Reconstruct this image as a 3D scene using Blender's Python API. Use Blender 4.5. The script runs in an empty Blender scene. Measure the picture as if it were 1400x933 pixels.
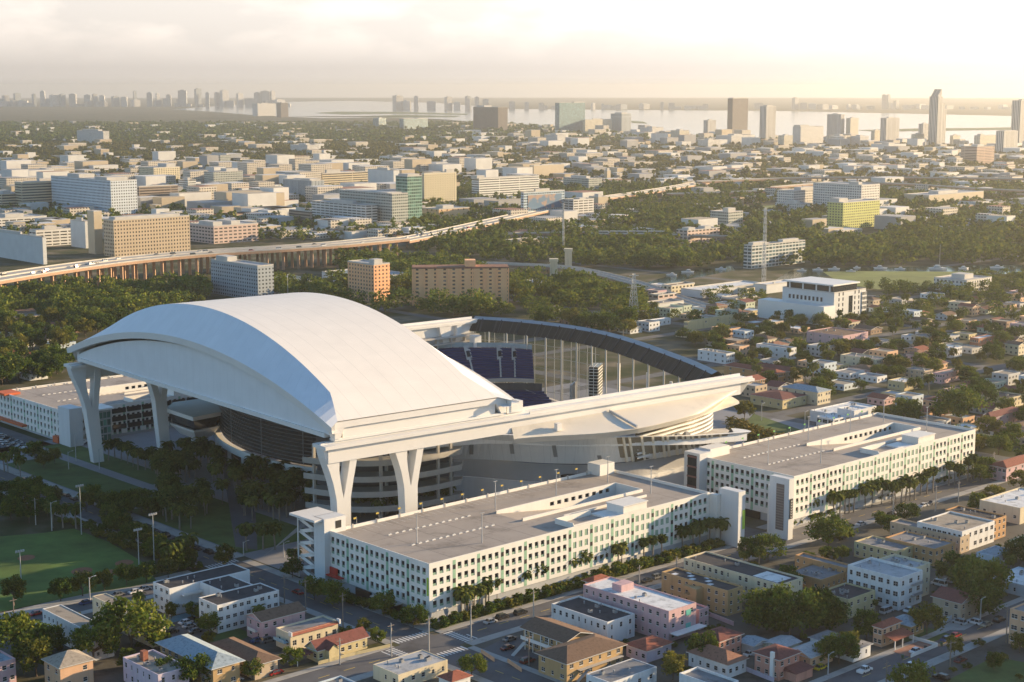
import bpy, math, random
import numpy as np
from mathutils import Vector
random.seed(11)
sc = bpy.context.scene
COL = sc.collection
R = math.radians

# ------------------------------------------------------------------ camera, sky, sun, exposure
F, CX, CY, H = 2213.0, 700.0, 466.5, 165.0            # focal length and centre in photo pixels, camera height in metres
P = math.atan((466.5 - 120) / F)
cam = bpy.data.cameras.new('camera'); cam.sensor_width = 36; cam.lens = F / 1400 * 36
cam.clip_start = 1; cam.clip_end = 80000
co = bpy.data.objects.new('camera', cam); COL.objects.link(co)
co.location = (0, 0, H); co.rotation_euler = (math.pi / 2 - P, 0, 0)
sc.camera = co

CLOUD_GAIN = 1.36
SUN_AZ, SUN_EL = 65.5, 11.5                              # azimuth measured clockwise from the view direction
w = bpy.data.worlds.new('World'); sc.world = w; w.use_nodes = True
nt = w.node_tree; nt.nodes.clear()
def N(t, **k):
    n = nt.nodes.new(t)
    for a, v in k.items(): setattr(n, a, v)
    return n
out = N('ShaderNodeOutputWorld'); bg = N('ShaderNodeBackground'); bg.inputs[1].default_value = 0.108
sky = N('ShaderNodeTexSky', sky_type='NISHITA', sun_disc=False)
sky.sun_elevation = R(SUN_EL); sky.sun_rotation = R(SUN_AZ); sky.altitude = 100
sky.air_density = 1.3; sky.dust_density = 0.6; sky.ozone_density = 4.0
tc = N('ShaderNodeTexCoord'); sx = N('ShaderNodeSeparateXYZ'); nt.links.new(tc.outputs['Generated'], sx.inputs[0])
mx = N('ShaderNodeMath', operation='MAXIMUM'); mx.inputs[1].default_value = 0.012; nt.links.new(sx.outputs[2], mx.inputs[0])
cb = N('ShaderNodeCombineXYZ'); nt.links.new(sx.outputs[0], cb.inputs[0]); nt.links.new(sx.outputs[1], cb.inputs[1]); nt.links.new(mx.outputs[0], cb.inputs[2])
nt.links.new(cb.outputs[0], sky.inputs[0])
mp = N('ShaderNodeMapping'); mp.inputs['Scale'].default_value = (13, 13, 36); nt.links.new(cb.outputs[0], mp.inputs[0])
nz = N('ShaderNodeTexNoise'); nz.inputs['Scale'].default_value = 1.0; nz.inputs['Detail'].default_value = 7; nz.inputs['Roughness'].default_value = .55
nt.links.new(mp.outputs[0], nz.inputs['Vector'])
rp = N('ShaderNodeValToRGB'); rp.color_ramp.elements[0].position = .44; rp.color_ramp.elements[1].position = .60
nt.links.new(nz.outputs[0], rp.inputs[0])
hz = N('ShaderNodeMapRange'); hz.inputs[1].default_value = .012; hz.inputs[2].default_value = .035; nt.links.new(sx.outputs[2], hz.inputs[0])
fm = N('ShaderNodeMath', operation='MULTIPLY'); nt.links.new(rp.outputs[0], fm.inputs[0]); nt.links.new(hz.outputs[0], fm.inputs[1])
fm2 = N('ShaderNodeMath', operation='MULTIPLY'); fm2.inputs[1].default_value = .75; nt.links.new(fm.outputs[0], fm2.inputs[0])
# thin cloud bank low over the horizon: neutral, as bright as the sky behind it is strong
bw = N('ShaderNodeRGBToBW'); nt.links.new(sky.outputs[0], bw.inputs[0])
bws = N('ShaderNodeMath', operation='MULTIPLY'); bws.inputs[1].default_value = CLOUD_GAIN; nt.links.new(bw.outputs[0], bws.inputs[0])
tint = N('ShaderNodeMix', data_type='RGBA'); tint.inputs[6].default_value = (1.03, .94, .885, 1); tint.inputs[7].default_value = (1.34, 1.19, 1.09, 1); nt.links.new(fm2.outputs[0], tint.inputs[0])
clm = N('ShaderNodeMix', data_type='RGBA', blend_type='MULTIPLY'); clm.inputs[0].default_value = 1
nt.links.new(tint.outputs[2], clm.inputs[6]); nt.links.new(bws.outputs[0], clm.inputs[7])
low = N('ShaderNodeMapRange', interpolation_type='SMOOTHSTEP'); low.inputs[1].default_value = .06; low.inputs[2].default_value = .13; low.inputs[3].default_value = .9; low.inputs[4].default_value = 0; nt.links.new(sx.outputs[2], low.inputs[0])
mixc = N('ShaderNodeMix', data_type='RGBA'); nt.links.new(low.outputs[0], mixc.inputs[0])
nt.links.new(sky.outputs[0], mixc.inputs[6]); nt.links.new(clm.outputs[2], mixc.inputs[7])
nt.links.new(mixc.outputs[2], bg.inputs[0]); nt.links.new(bg.outputs[0], out.inputs[0])

sl = bpy.data.lights.new('sun', 'SUN'); sl.energy = 5.0; sl.angle = R(.6); sl.color = (1, .73, .42)
so = bpy.data.objects.new('sun', sl); COL.objects.link(so)
sdir = Vector((math.sin(R(SUN_AZ)) * math.cos(R(SUN_EL)), math.cos(R(SUN_AZ)) * math.cos(R(SUN_EL)), math.sin(R(SUN_EL))))
so.rotation_euler = sdir.to_track_quat('Z', 'Y').to_euler(); so.location = sdir * 500
vs = sc.view_settings
vs.view_transform = 'Standard'; vs.look = 'None'; vs.exposure = 1.28; vs.gamma = 1; vs.use_curve_mapping = False
try:
    sc.cycles.use_denoising = True; sc.cycles.max_bounces = 5; sc.cycles.diffuse_bounces = 3; sc.cycles.glossy_bounces = 2
    sc.cycles.transmission_bounces = 3; sc.cycles.transparent_max_bounces = 6; sc.cycles.volume_bounces = 0
    sc.cycles.sample_clamp_indirect = 4
except Exception: pass

# ------------------------------------------------------------------ ground positions
cp, sp = math.cos(P), math.sin(P)
def ray(px, py):
    u = (px - CX) / F; v = (CY - py) / F
    return (u, cp + v * sp, -sp + v * cp)
def G(px, py, z=0.0):                                   # the place on the level z that the survey pixel shows
    r = ray(px, py); t = (z - H) / r[2]
    return (r[0] * t, r[1] * t, z)
def pr(x, y, z):
    dz = z - H; d = y * cp - dz * sp
    return (CX + F * x / d, CY - F * (y * sp + dz * cp) / d)
A1 = R(47.35); E1 = (math.sin(A1), math.cos(A1)); E2 = (-E1[1], E1[0]); ROT = math.pi / 2 - A1   # street grid
S1A = R(51.3); S1 = (math.sin(S1A), math.cos(S1A)); S2 = (-S1[1], S1[0]); SROT = math.pi / 2 - S1A  # stadium axes
SO = G(441.7, 607, 43.7)
def K(px, py, z=0.0):
    g = G(px, py, z); return (g[0] * E1[0] + g[1] * E1[1], g[0] * E2[0] + g[1] * E2[1])
def W(a, b, z=0.0): return (a * E1[0] + b * E2[0], a * E1[1] + b * E2[1], z)
def toK(x, y): return (x * E1[0] + y * E1[1], x * E2[0] + y * E2[1])
def SW(X, Y, Z=0.0): return (SO[0] + X * S1[0] + Y * S2[0], SO[1] + X * S1[1] + Y * S2[1], Z)
def hgt(px, py, gx, gy):                                # height over ground point (gx,gy) seen at row py
    r = ray(px, py); return H + r[2] * gy / r[1]

# ------------------------------------------------------------------ materials
MATS = {}
def new(name):
    m = bpy.data.materials.new(name); m.use_nodes = True
    t = m.node_tree; b = t.nodes['Principled BSDF']; return m, t, b
def mat(name, col, rough=.8, var=.12, scale=.4, metal=0.0, stain=0.0, spec=.3, coord='Object', detail=5, streak=False):
    if name in MATS: return MATS[name]
    m, t, b = new(name)
    b.inputs['Roughness'].default_value = rough; b.inputs['Metallic'].default_value = metal
    b.inputs['Specular IOR Level'].default_value = spec
    c = t.nodes.new('ShaderNodeTexCoord'); n = t.nodes.new('ShaderNodeTexNoise')
    n.inputs['Scale'].default_value = scale; n.inputs['Detail'].default_value = detail; n.inputs['Roughness'].default_value = .65
    if streak:
        mpp = t.nodes.new('ShaderNodeMapping'); mpp.inputs['Scale'].default_value = (2.5, 2.5, .25)
        t.links.new(c.outputs[coord], mpp.inputs[0]); t.links.new(mpp.outputs[0], n.inputs['Vector'])
    else: t.links.new(c.outputs[coord], n.inputs['Vector'])
    r = t.nodes.new('ShaderNodeValToRGB'); r.color_ramp.elements[0].position = .3; r.color_ramp.elements[1].position = .7
    lo = [max(0, x * (1 - var - stain)) for x in col]; hi = [min(1, x * (1 + var)) for x in col]
    r.color_ramp.elements[0].color = (*lo, 1); r.color_ramp.elements[1].color = (*hi, 1)
    if stain:
        e = r.color_ramp.elements.new(.45); e.color = (*col, 1)
    t.links.new(n.outputs[0], r.inputs[0]); t.links.new(r.outputs[0], b.inputs['Base Color'])
    MATS[name] = m; return m
def math_n(t, op, a, b=None, c=None):
    n = t.nodes.new('ShaderNodeMath'); n.operation = op
    for i, v in enumerate((a, b, c)):
        if v is None: continue
        if isinstance(v, (int, float)): n.inputs[i].default_value = v
        else: t.links.new(v, n.inputs[i])
    return n.outputs[0]
def matwin(name, wall, glass=(.03, .04, .05), du=3.2, dv=3.3, wu=1.8, wv=1.5, off=0.0, base=0.0, var=.5, rough=.75):
    """wall with a bay pattern in metres along u and storeys along v"""
    if name in MATS: return MATS[name]
    m, t, b = new(name)
    uv = t.nodes.new('ShaderNodeUVMap'); uv.uv_map = 'UVMap'
    s = t.nodes.new('ShaderNodeSeparateXYZ'); t.links.new(uv.outputs[0], s.inputs[0])
    u = math_n(t, 'DIVIDE', s.outputs[0], du); v = math_n(t, 'DIVIDE', math_n(t, 'SUBTRACT', s.outputs[1], base), dv)
    fu = math_n(t, 'ABSOLUTE', math_n(t, 'SUBTRACT', math_n(t, 'FRACT', u), .5))
    fv = math_n(t, 'ABSOLUTE', math_n(t, 'SUBTRACT', math_n(t, 'FRACT', v), .5))
    mu = math_n(t, 'LESS_THAN', fu, wu / du / 2); mv = math_n(t, 'LESS_THAN', fv, wv / dv / 2)
    k = math_n(t, 'MULTIPLY', math_n(t, 'MULTIPLY', mu, mv), math_n(t, 'GREATER_THAN', s.outputs[1], base))
    cx = t.nodes.new('ShaderNodeCombineXYZ'); t.links.new(math_n(t, 'FLOOR', u), cx.inputs[0]); t.links.new(math_n(t, 'FLOOR', v), cx.inputs[1])
    wn = t.nodes.new('ShaderNodeTexWhiteNoise'); wn.noise_dimensions = '2D'; t.links.new(cx.outputs[0], wn.inputs['Vector'])
    gm = t.nodes.new('ShaderNodeMix'); gm.data_type = 'RGBA'
    t.links.new(math_n(t, 'POWER', wn.outputs[0], 2.0), gm.inputs[0])
    gm.inputs[6].default_value = (*[g * .6 for g in glass], 1); gm.inputs[7].default_value = (*[min(1, g * (1 + 2 * var) + .04 * var) for g in glass], 1)
    nz = t.nodes.new('ShaderNodeTexNoise'); nz.inputs['Scale'].default_value = .12; nz.inputs['Detail'].default_value = 4
    tc = t.nodes.new('ShaderNodeTexCoord'); t.links.new(tc.outputs['Object'], nz.inputs['Vector'])
    wm = t.nodes.new('ShaderNodeMix'); wm.data_type = 'RGBA'; t.links.new(nz.outputs[0], wm.inputs[0])
    wm.inputs[6].default_value = (*[c * .85 for c in wall], 1); wm.inputs[7].default_value = (*[min(1, c * 1.12) for c in wall], 1)
    mm = t.nodes.new('ShaderNodeMix'); mm.data_type = 'RGBA'; t.links.new(k, mm.inputs[0])
    t.links.new(wm.outputs[2], mm.inputs[6]); t.links.new(gm.outputs[2], mm.inputs[7]); t.links.new(mm.outputs[2], b.inputs['Base Color'])
    t.links.new(math_n(t, 'SUBTRACT', rough, math_n(t, 'MULTIPLY', k, rough - .2)), b.inputs['Roughness'])
    bp = t.nodes.new('ShaderNodeBump'); bp.invert = True; bp.inputs['Strength'].default_value = .6; bp.inputs['Distance'].default_value = .3
    t.links.new(k, bp.inputs['Height']); t.links.new(bp.outputs[0], b.inputs['Normal'])
    b.inputs['Specular IOR Level'].default_value = .35
    MATS[name] = m; return m
def matlines(name, col, col2, axis=0, period=1.2, width=.08, rough=.5, metal=0.0, dirt=.9):
    if name in MATS: return MATS[name]
    m, t, b = new(name)
    uv = t.nodes.new('ShaderNodeUVMap'); uv.uv_map = 'UVMap'
    s = t.nodes.new('ShaderNodeSeparateXYZ'); t.links.new(uv.outputs[0], s.inputs[0])
    k = math_n(t, 'LESS_THAN', math_n(t, 'FRACT', math_n(t, 'DIVIDE', s.outputs[axis], period)), width / period)
    nz = t.nodes.new('ShaderNodeTexNoise'); nz.inputs['Scale'].default_value = .15; nz.inputs['Detail'].default_value = 5
    tc = t.nodes.new('ShaderNodeTexCoord'); t.links.new(tc.outputs['Object'], nz.inputs['Vector'])
    wm = t.nodes.new('ShaderNodeMix'); wm.data_type = 'RGBA'; t.links.new(nz.outputs[0], wm.inputs[0])
    wm.inputs[6].default_value = (*[c * dirt for c in col], 1); wm.inputs[7].default_value = (*[min(1, c * 1.07) for c in col], 1)
    mm = t.nodes.new('ShaderNodeMix'); mm.data_type = 'RGBA'; t.links.new(k, mm.inputs[0])
    t.links.new(wm.outputs[2], mm.inputs[6]); mm.inputs[7].default_value = (*col2, 1); t.links.new(mm.outputs[2], b.inputs['Base Color'])
    b.inputs['Roughness'].default_value = rough; b.inputs['Metallic'].default_value = metal; b.inputs['Specular IOR Level'].default_value = .3
    MATS[name] = m; return m
def matleaf(name, c0, c1, c2, trans=.25):
    if name in MATS: return MATS[name]
    m, t, b = new(name); t.nodes.remove(b)
    g = t.nodes.new('ShaderNodeNewGeometry'); nz = t.nodes.new('ShaderNodeTexNoise'); nz.inputs['Scale'].default_value = .07; nz.inputs['Detail'].default_value = 3
    t.links.new(g.outputs['Position'], nz.inputs['Vector'])
    oi = t.nodes.new('ShaderNodeObjectInfo')
    f = math_n(t, 'ADD', math_n(t, 'MULTIPLY', g.outputs['Random Per Island'], .35), math_n(t, 'MULTIPLY', nz.outputs[0], .65))
    f = math_n(t, 'ADD', f, math_n(t, 'MULTIPLY', math_n(t, 'SUBTRACT', oi.outputs['Random'], .5), .25))
    r = t.nodes.new('ShaderNodeValToRGB'); e = r.color_ramp.elements
    e[0].position = .28; e[0].color = (*c0, 1); e[1].position = .72; e[1].color = (*c2, 1)
    k = e.new(.5); k.color = (*c1, 1); t.links.new(f, r.inputs[0])
    d = t.nodes.new('ShaderNodeBsdfDiffuse'); tr = t.nodes.new('ShaderNodeBsdfTranslucent'); mxs = t.nodes.new('ShaderNodeMixShader'); mxs.inputs[0].default_value = trans
    t.links.new(r.outputs[0], d.inputs[0]); t.links.new(r.outputs[0], tr.inputs[0]); t.links.new(d.outputs[0], mxs.inputs[1]); t.links.new(tr.outputs[0], mxs.inputs[2])
    t.links.new(mxs.outputs[0], t.nodes['Material Output'].inputs[0])
    MATS[name] = m; return m

# ------------------------------------------------------------------ mesh helpers
class MB:
    def __init__(s): s.v = []; s.f = []; s.m = []
    def poly(s, pts, mi=0):
        i = len(s.v); s.v += [tuple(p) for p in pts]; s.f.append(tuple(range(i, i + len(pts)))); s.m.append(mi)
    def box(s, x0, y0, z0, x1, y1, z1, mi=0, top=None, bottom=True):
        a = [(x0, y0, z0), (x1, y0, z0), (x1, y1, z0), (x0, y1, z0), (x0, y0, z1), (x1, y0, z1), (x1, y1, z1), (x0, y1, z1)]
        for q in ((0, 1, 5, 4), (1, 2, 6, 5), (2, 3, 7, 6), (3, 0, 4, 7)): s.poly([a[k] for k in q], mi)
        s.poly([a[k] for k in (4, 5, 6, 7)], mi if top is None else top)
        if bottom: s.poly([a[k] for k in (3, 2, 1, 0)], mi)
    def prism(s, pts, z0, z1, mi=0, top=None):
        n = len(pts)
        for i in range(n):
            p, q = pts[i], pts[(i + 1) % n]
            s.poly([(p[0], p[1], z0), (q[0], q[1], z0), (q[0], q[1], z1), (p[0], p[1], z1)], mi)
        s.poly([(p[0], p[1], z1) for p in pts], mi if top is None else top)
        s.poly([(p[0], p[1], z0) for p in reversed(pts)], mi)
    def tube(s, pts, rad, n=8, mi=0, cap=True):
        rings = []
        for k, p in enumerate(pts):
            p = Vector(p); d = Vector(pts[min(k + 1, len(pts) - 1)]) - Vector(pts[max(k - 1, 0)])
            d.normalize(); u = d.cross(Vector((0, 0, 1)))
            if u.length < .05: u = d.cross(Vector((1, 0, 0)))
            u.normalize(); v = d.cross(u); r = rad[k] if hasattr(rad, '__len__') else rad
            rings.append([p + u * (r * math.cos(2 * math.pi * j / n)) + v * (r * math.sin(2 * math.pi * j / n)) for j in range(n)])
        for k in range(len(rings) - 1):
            for j in range(n): s.poly([rings[k][j], rings[k + 1][j], rings[k + 1][(j + 1) % n], rings[k][(j + 1) % n]], mi)
        if cap: s.poly(rings[-1], mi); s.poly(rings[0][::-1], mi)
    def strip(s, A, B, mi=0):                            # ruled surface between two point rows
        for i in range(len(A) - 1): s.poly([A[i], A[i + 1], B[i + 1], B[i]], mi)
    def build(s, name, mats, parent=None, smooth=False, loc=None, rotz=None):
        o = bpy.data.objects.new(name, s.mesh(name, mats, smooth)); COL.objects.link(o)
        if parent is not None: o.parent = parent
        if loc is not None: o.location = loc
        if rotz is not None: o.rotation_euler = (0, 0, rotz)
        return o
    def mesh(s, name, mats, smooth=False):
        me = bpy.data.meshes.new(name); me.from_pydata([tuple(p) for p in s.v], [], s.f)
        if not isinstance(mats, (list, tuple)): mats = [mats]
        for m in mats: me.materials.append(m)
        me.polygons.foreach_set('material_index', s.m)
        uv = me.uv_layers.new(name='UVMap'); uvs = []
        for f in s.f:
            p = [Vector(s.v[i]) for i in f]
            n = (p[1] - p[0]).cross(p[2] - p[0]) if len(p) > 2 else Vector((0, 0, 1))
            if n.length < 1e-9 and len(p) > 3: n = (p[2] - p[0]).cross(p[3] - p[0])
            h = math.hypot(n.x, n.y)
            if h > .3 * abs(n.z) and h > 1e-9:
                tx, ty = -n.y / h, n.x / h
                for q in p: uvs += [q.x * tx + q.y * ty, q.z]
            else:
                for q in p: uvs += [q.x, q.y]
        uv.data.foreach_set('uv', uvs)
        if smooth: me.polygons.foreach_set('use_smooth', [True] * len(s.f))
        me.update(); return me
def facade(mb, p0, p1, z0, z1, holes, depth=.15, mi=0, mr=None):
    """wall from p0 to p1 (outside on the right of the way p0->p1) with real openings (u0,v0,u1,v1)"""
    mr = mi if mr is None else mr
    L = math.hypot(p1[0] - p0[0], p1[1] - p0[1]); ux, uy = (p1[0] - p0[0]) / L, (p1[1] - p0[1]) / L; nx, ny = uy, -ux
    def pt(u, v, d=0): return (p0[0] + ux * u - nx * d, p0[1] + uy * u - ny * d, v)
    us = sorted({0, L} | {h[0] for h in holes} | {h[2] for h in holes})
    vs_ = sorted({z0, z1} | {h[1] for h in holes} | {h[3] for h in holes})
    hs = {(round(h[0], 3), round(h[1], 3)): h for h in holes}
    for j in range(len(vs_) - 1):
        vm = (vs_[j] + vs_[j + 1]) / 2; run = None
        for i in range(len(us) - 1):
            um = (us[i] + us[i + 1]) / 2
            inh = any(h[0] < um < h[2] and h[1] < vm < h[3] for h in holes)
            if not inh and run is None: run = us[i]
            if inh and run is not None:
                mb.poly([pt(run, vs_[j]), pt(us[i], vs_[j]), pt(us[i], vs_[j + 1]), pt(run, vs_[j + 1])], mi); run = None
        if run is not None: mb.poly([pt(run, vs_[j]), pt(L, vs_[j]), pt(L, vs_[j + 1]), pt(run, vs_[j + 1])], mi)
    for (a, b, c, d) in holes:
        mb.poly([pt(a, b), pt(c, b), pt(c, b, depth), pt(a, b, depth)], mr)
        mb.poly([pt(a, d, depth), pt(c, d, depth), pt(c, d), pt(a, d)], mr)
        mb.poly([pt(a, b, depth), pt(a, d, depth), pt(a, d), pt(a, b)], mr)
        mb.poly([pt(c, b), pt(c, d), pt(c, d, depth), pt(c, b, depth)], mr)

# ------------------------------------------------------------------ things
THINGS = []
FOOT = []                                                # occupied rectangles in street-grid metres
def tag(o, label, cat, group=None, kind=None, many=None):
    if label: o['label'] = label
    if cat: o['category'] = cat
    if group: o['group'] = group
    if kind: o['kind'] = kind
    if cat: THINGS.append((o, many))
    return o
def thing(name, label, cat, loc=(0, 0, 0), rotz=0, group=None, many=None):
    o = bpy.data.objects.new(name, None); COL.objects.link(o); o.empty_display_size = 1
    o.location = loc; o.rotation_euler = (0, 0, rotz)
    return tag(o, label, cat, group, None, many)
def inst(name, me, parent, loc=(0, 0, 0), rotz=0, scale=None):
    o = bpy.data.objects.new(name, me); COL.objects.link(o); o.parent = parent
    o.location = loc; o.rotation_euler = (0, 0, rotz)
    if scale: o.scale = scale
    return o
def copy_tree(o, parent=None):
    c = o.copy(); COL.objects.link(c)
    if parent is not None: c.parent = parent
    for ch in o.children: copy_tree(ch, c)
    return c
def sheet(name, pts, z, m, kind='structure'):
    mb = MB(); mb.poly([(p[0], p[1], z) for p in pts], 0)
    o = mb.build(name, m); o['kind'] = kind; return o
def krect(name, a0, b0, a1, b1, z, m): return sheet(name, [W(a0, b0), W(a1, b0), W(a1, b1), W(a0, b1)], z, m)
def pxpoly(name, pts, z, m, kind='structure'): return sheet(name, [G(*p) for p in pts], z, m, kind)
def inpoly(x, y, poly):
    c = False; j = len(poly) - 1
    for i in range(len(poly)):
        xi, yi = poly[i]; xj, yj = poly[j]
        if (yi > y) != (yj > y) and x < (xj - xi) * (y - yi) / (yj - yi) + xi: c = not c
        j = i
    return c
def spline(pts, n):                                      # open Catmull-Rom
    P_ = [np.array(p, float) for p in pts]; P_ = [2 * P_[0] - P_[1]] + P_ + [2 * P_[-1] - P_[-2]]; res = []
    m = len(P_) - 3
    for i in range(n + 1):
        t = i / n * m; k = min(int(t), m - 1); t -= k; a, b, c, d = P_[k:k + 4]
        res.append(tuple(.5 * ((2 * b) + (c - a) * t + (2 * a - 5 * b + 4 * c - d) * t * t + (3 * b - a - 3 * c + d) * t ** 3)))
    return res

def part_boxes(root, name, m, boxes):                    # every box a part of its own
    o = None
    for q in boxes:
        mb = MB(); mb.box(*q); o = mb.build(name, [m], root)
    return o
# ------------------------------------------------------------------ common materials
white = mat('white_paint', (.73, .715, .685), .5, .04, .08)
whitew = mat('white_metal', (.70, .71, .72), .45, .05, .05)
concrete = mat('concrete', (.42, .40, .37), .85, .12, .15, stain=.1)
asphalt = mat('asphalt', (.105, .105, .11), .9, .2, .12, stain=.15)
asph_old = mat('old_asphalt', (.12, .12, .12), .9, .2, .1, stain=.2)
pave = mat('pavement', (.33, .32, .30), .9, .15, .2, stain=.15)
plazam = mat('plaza_paving', (.24, .24, .25), .85, .12, .08)
plazad = mat('plaza_dark_paving', (.10, .10, .11), .85, .12, .1)
grassm = mat('lawn', (.075, .115, .030), .95, .35, .09, detail=8)
grassy = mat('lawn_dry', (.16, .19, .05), .95, .3, .03, detail=8)
soil = mat('clay', (.26, .11, .06), .95, .2, .3)
linem = mat('road_paint', (.62, .62, .60), .7, .15, 1.5)
yellowm = mat('yellow_paint', (.6, .42, .06), .7, .1, 1)
dark = mat('dark_void', (.012, .013, .016), .6, .2, .3)
glassd = mat('dark_glass', (.02, .026, .032), .12, .3, .5, spec=.6)
frame_w = mat('window_frame', (.6, .6, .58), .5, .05, 1)
metal_g = mat('grey_metal', (.33, .34, .35), .45, .1, .5, metal=.3)
wood = mat('weathered_wood', (.22, .18, .15), .9, .2, 2)
bark = mat('bark', (.12, .09, .065), .95, .25, 2)
palmbark = mat('palm_bark', (.23, .20, .165), .95, .2, 3)
green1 = mat('green_panel', (.27, .45, .32), .6, .1, .6)
green2 = mat('bright_green_panel', (.38, .58, .08), .6, .1, .6)
steel = mat('galvanised_steel', (.5, .51, .52), .4, .1, .8, metal=.4)
redtile = mat('red_tile', (.30, .10, .06), .8, .25, .6)

# ================================================================== THE SETTING
def ground_material():
    m, t, b = new('ground'); b.inputs['Roughness'].default_value = .95; b.inputs['Specular IOR Level'].default_value = .1
    c = t.nodes.new('ShaderNodeTexCoord')
    def noise(s, d=5):
        n = t.nodes.new('ShaderNodeTexNoise'); n.inputs['Scale'].default_value = s; n.inputs['Detail'].default_value = d
        t.links.new(c.outputs['Object'], n.inputs['Vector']); return n.outputs[0]
    r = t.nodes.new('ShaderNodeValToRGB'); e = r.color_ramp.elements
    e[0].position = .38; e[0].color = (.045, .06, .025, 1); e[1].position = .66; e[1].color = (.19, .165, .125, 1)
    k = e.new(.5); k.color = (.085, .085, .05, 1); k = e.new(.58); k.color = (.13, .12, .10, 1)
    t.links.new(noise(.035, 8), r.inputs[0])
    r2 = t.nodes.new('ShaderNodeValToRGB'); e = r2.color_ramp.elements
    e[0].position = .35; e[0].color = (.6, .65, .55, 1); e[1].position = .65; e[1].color = (1.25, 1.15, 1.0, 1)
    t.links.new(noise(.004, 6), r2.inputs[0])
    mm = t.nodes.new('ShaderNodeMix'); mm.data_type = 'RGBA'; mm.blend_type = 'MULTIPLY'; mm.inputs[0].default_value = 1
    t.links.new(r.outputs[0], mm.inputs[6]); t.links.new(r2.outputs[0], mm.inputs[7]); t.links.new(mm.outputs[2], b.inputs['Base Color'])
    return m
GR = 27000
sheet('ground', [(GR * math.cos(i * math.pi / 48), GR * math.sin(i * math.pi / 48)) for i in range(96)], 0, ground_material())
def water_material(name, col, rough, bump):
    m, t, b = new(name); b.inputs['Base Color'].default_value = (*col, 1); b.inputs['Roughness'].default_value = rough
    n = t.nodes.new('ShaderNodeTexNoise'); n.inputs['Scale'].default_value = .25; n.inputs['Detail'].default_value = 3
    c = t.nodes.new('ShaderNodeTexCoord'); t.links.new(c.outputs['Object'], n.inputs['Vector'])
    bp = t.nodes.new('ShaderNodeBump'); bp.inputs['Strength'].default_value = bump; bp.inputs['Distance'].default_value = 1
    t.links.new(n.outputs[0], bp.inputs['Height']); t.links.new(bp.outputs[0], b.inputs['Normal']); return m
bay = water_material('bay_water', (.12, .125, .115), .12, .05)
riverm = water_material('river_water', (.03, .045, .04), .12, .1)
pxpoly('water', [(236, 150), (290, 153), (350, 158), (440, 162), (520, 161), (600, 163), (650, 167), (760, 176), (850, 183), (950, 186), (1060, 194),
                 (1200, 199), (1420, 201), (1420, 160), (1300, 157), (1060, 152), (900, 151), (700, 149.5), (600, 141), (480, 138.2), (400, 139.5), (300, 145)], .4, bay)
for q in ([(430, 155), (460, 153), (540, 153.3), (640, 156), (638, 157.6), (540, 156), (470, 157)], [(395, 159.5), (450, 160.6), (548, 157.5), (630, 159), (622, 160.6), (540, 161.2)],
          [(1170, 178.5), (1260, 176), (1330, 175.5), (1420, 174), (1420, 177.5), (1300, 179), (1200, 180.5)], [(862, 165.5), (880, 166.8), (885, 169.5), (864, 168.5)]):
    pxpoly('island', q, .9, MATS['lawn'])
pxpoly('river', [(1060, 383), (1085, 368), (1180, 366), (1300, 364), (1420, 362), (1420, 373), (1340, 376), (1200, 377), (1120, 378), (1085, 392)], .06, riverm)
pxpoly('river', [(850, 398), (930, 372), (1000, 364), (1005, 370), (940, 382), (890, 402)], .06, riverm)
pxpoly('field', [(1125, 372), (1180, 371), (1335, 372), (1350, 381), (1290, 392), (1200, 396), (1150, 388)], .1, grassy)
pxpoly('field', [(1000, 283), (1095, 280), (1110, 286), (1010, 290)], .1, grassy)
pxpoly('hill', [(447, 352), (468, 343), (492, 345), (497, 355), (470, 362), (446, 360)], .1, grassy)

# streets of the grid
def road(a0, b0, a1, b1, m=asphalt, z=.03, wk=2.6):
    """a straight street with raised pavements along both sides"""
    krect('road', a0, b0, a1, b1, z, m)
NSX = 297.0
road(NSX - 6.5, 150, NSX + 6.5, 760)
road(120, 353, NSX - 6.5, 364.5); road(NSX + 6.5, 353, 1100, 364.5); road(120, 250, NSX - 6.5, 260.5); road(NSX + 6.5, 250, 1100, 260.5); road(60, 458, NSX - 6.5, 467)
road(456, 364.5, 470, 470)
for b in (500, 620, 720, 830): krect('road', 610, b, 1500, b + 9, .03, asph_old)
for a in (640, 742, 850, 960, 1080): krect('road', a, 364.5, a + 9, 1100, .034, asph_old)
krect('road', -40, 700, 320, 712, .03, asph_old); krect('road', 330, 765, 900, 776, .03, asph_old)
def kerbed(a0, b0, a1, b1):
    mb = MB(); mb.prism([W(a0, b0)[:2], W(a1, b0)[:2], W(a1, b1)[:2], W(a0, b1)[:2]], 0, .13)
    o = mb.build('pavement', pave); o['kind'] = 'structure'
for q in ((120, 349.5, NSX - 9, 353), (NSX + 9, 349.5, 640, 353), (120, 364.5, NSX - 9, 367), (NSX + 9, 364.5, 456, 367.5), (470, 364.5, 640, 367.5),
          (NSX - 9.5, 150, NSX - 6.5, 249), (NSX + 6.5, 150, NSX + 9, 249), (NSX - 9.5, 262, NSX - 6.5, 349), (NSX + 6.5, 262, NSX + 9, 349), (NSX - 9.5, 368, NSX - 6.5, 457), (NSX + 6.5, 368, NSX + 10, 470),
          (NSX + 6.5, 475, NSX + 11, 700), (NSX - 12, 475, NSX - 6.5, 690), (310, 246.5, 800, 250), (310, 260.5, 800, 263), (60, 455, NSX - 10, 458), (60, 467, NSX - 10, 470)): kerbed(*q)
mb = MB()                                                # painted markings: zebra crossings, stop lines, lane dashes
def dash(a0, b0, a1, b1, mi=0): mb.poly([W(a0, b0, .045), W(a1, b0, .045), W(a1, b1, .045), W(a0, b1, .045)], mi)
for i in range(9):
    b = 353.6 + i * 1.2; dash(NSX - 13, b, NSX - 9.5, b + .6); dash(NSX + 9.5, b, NSX + 13, b + .6)
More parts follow.
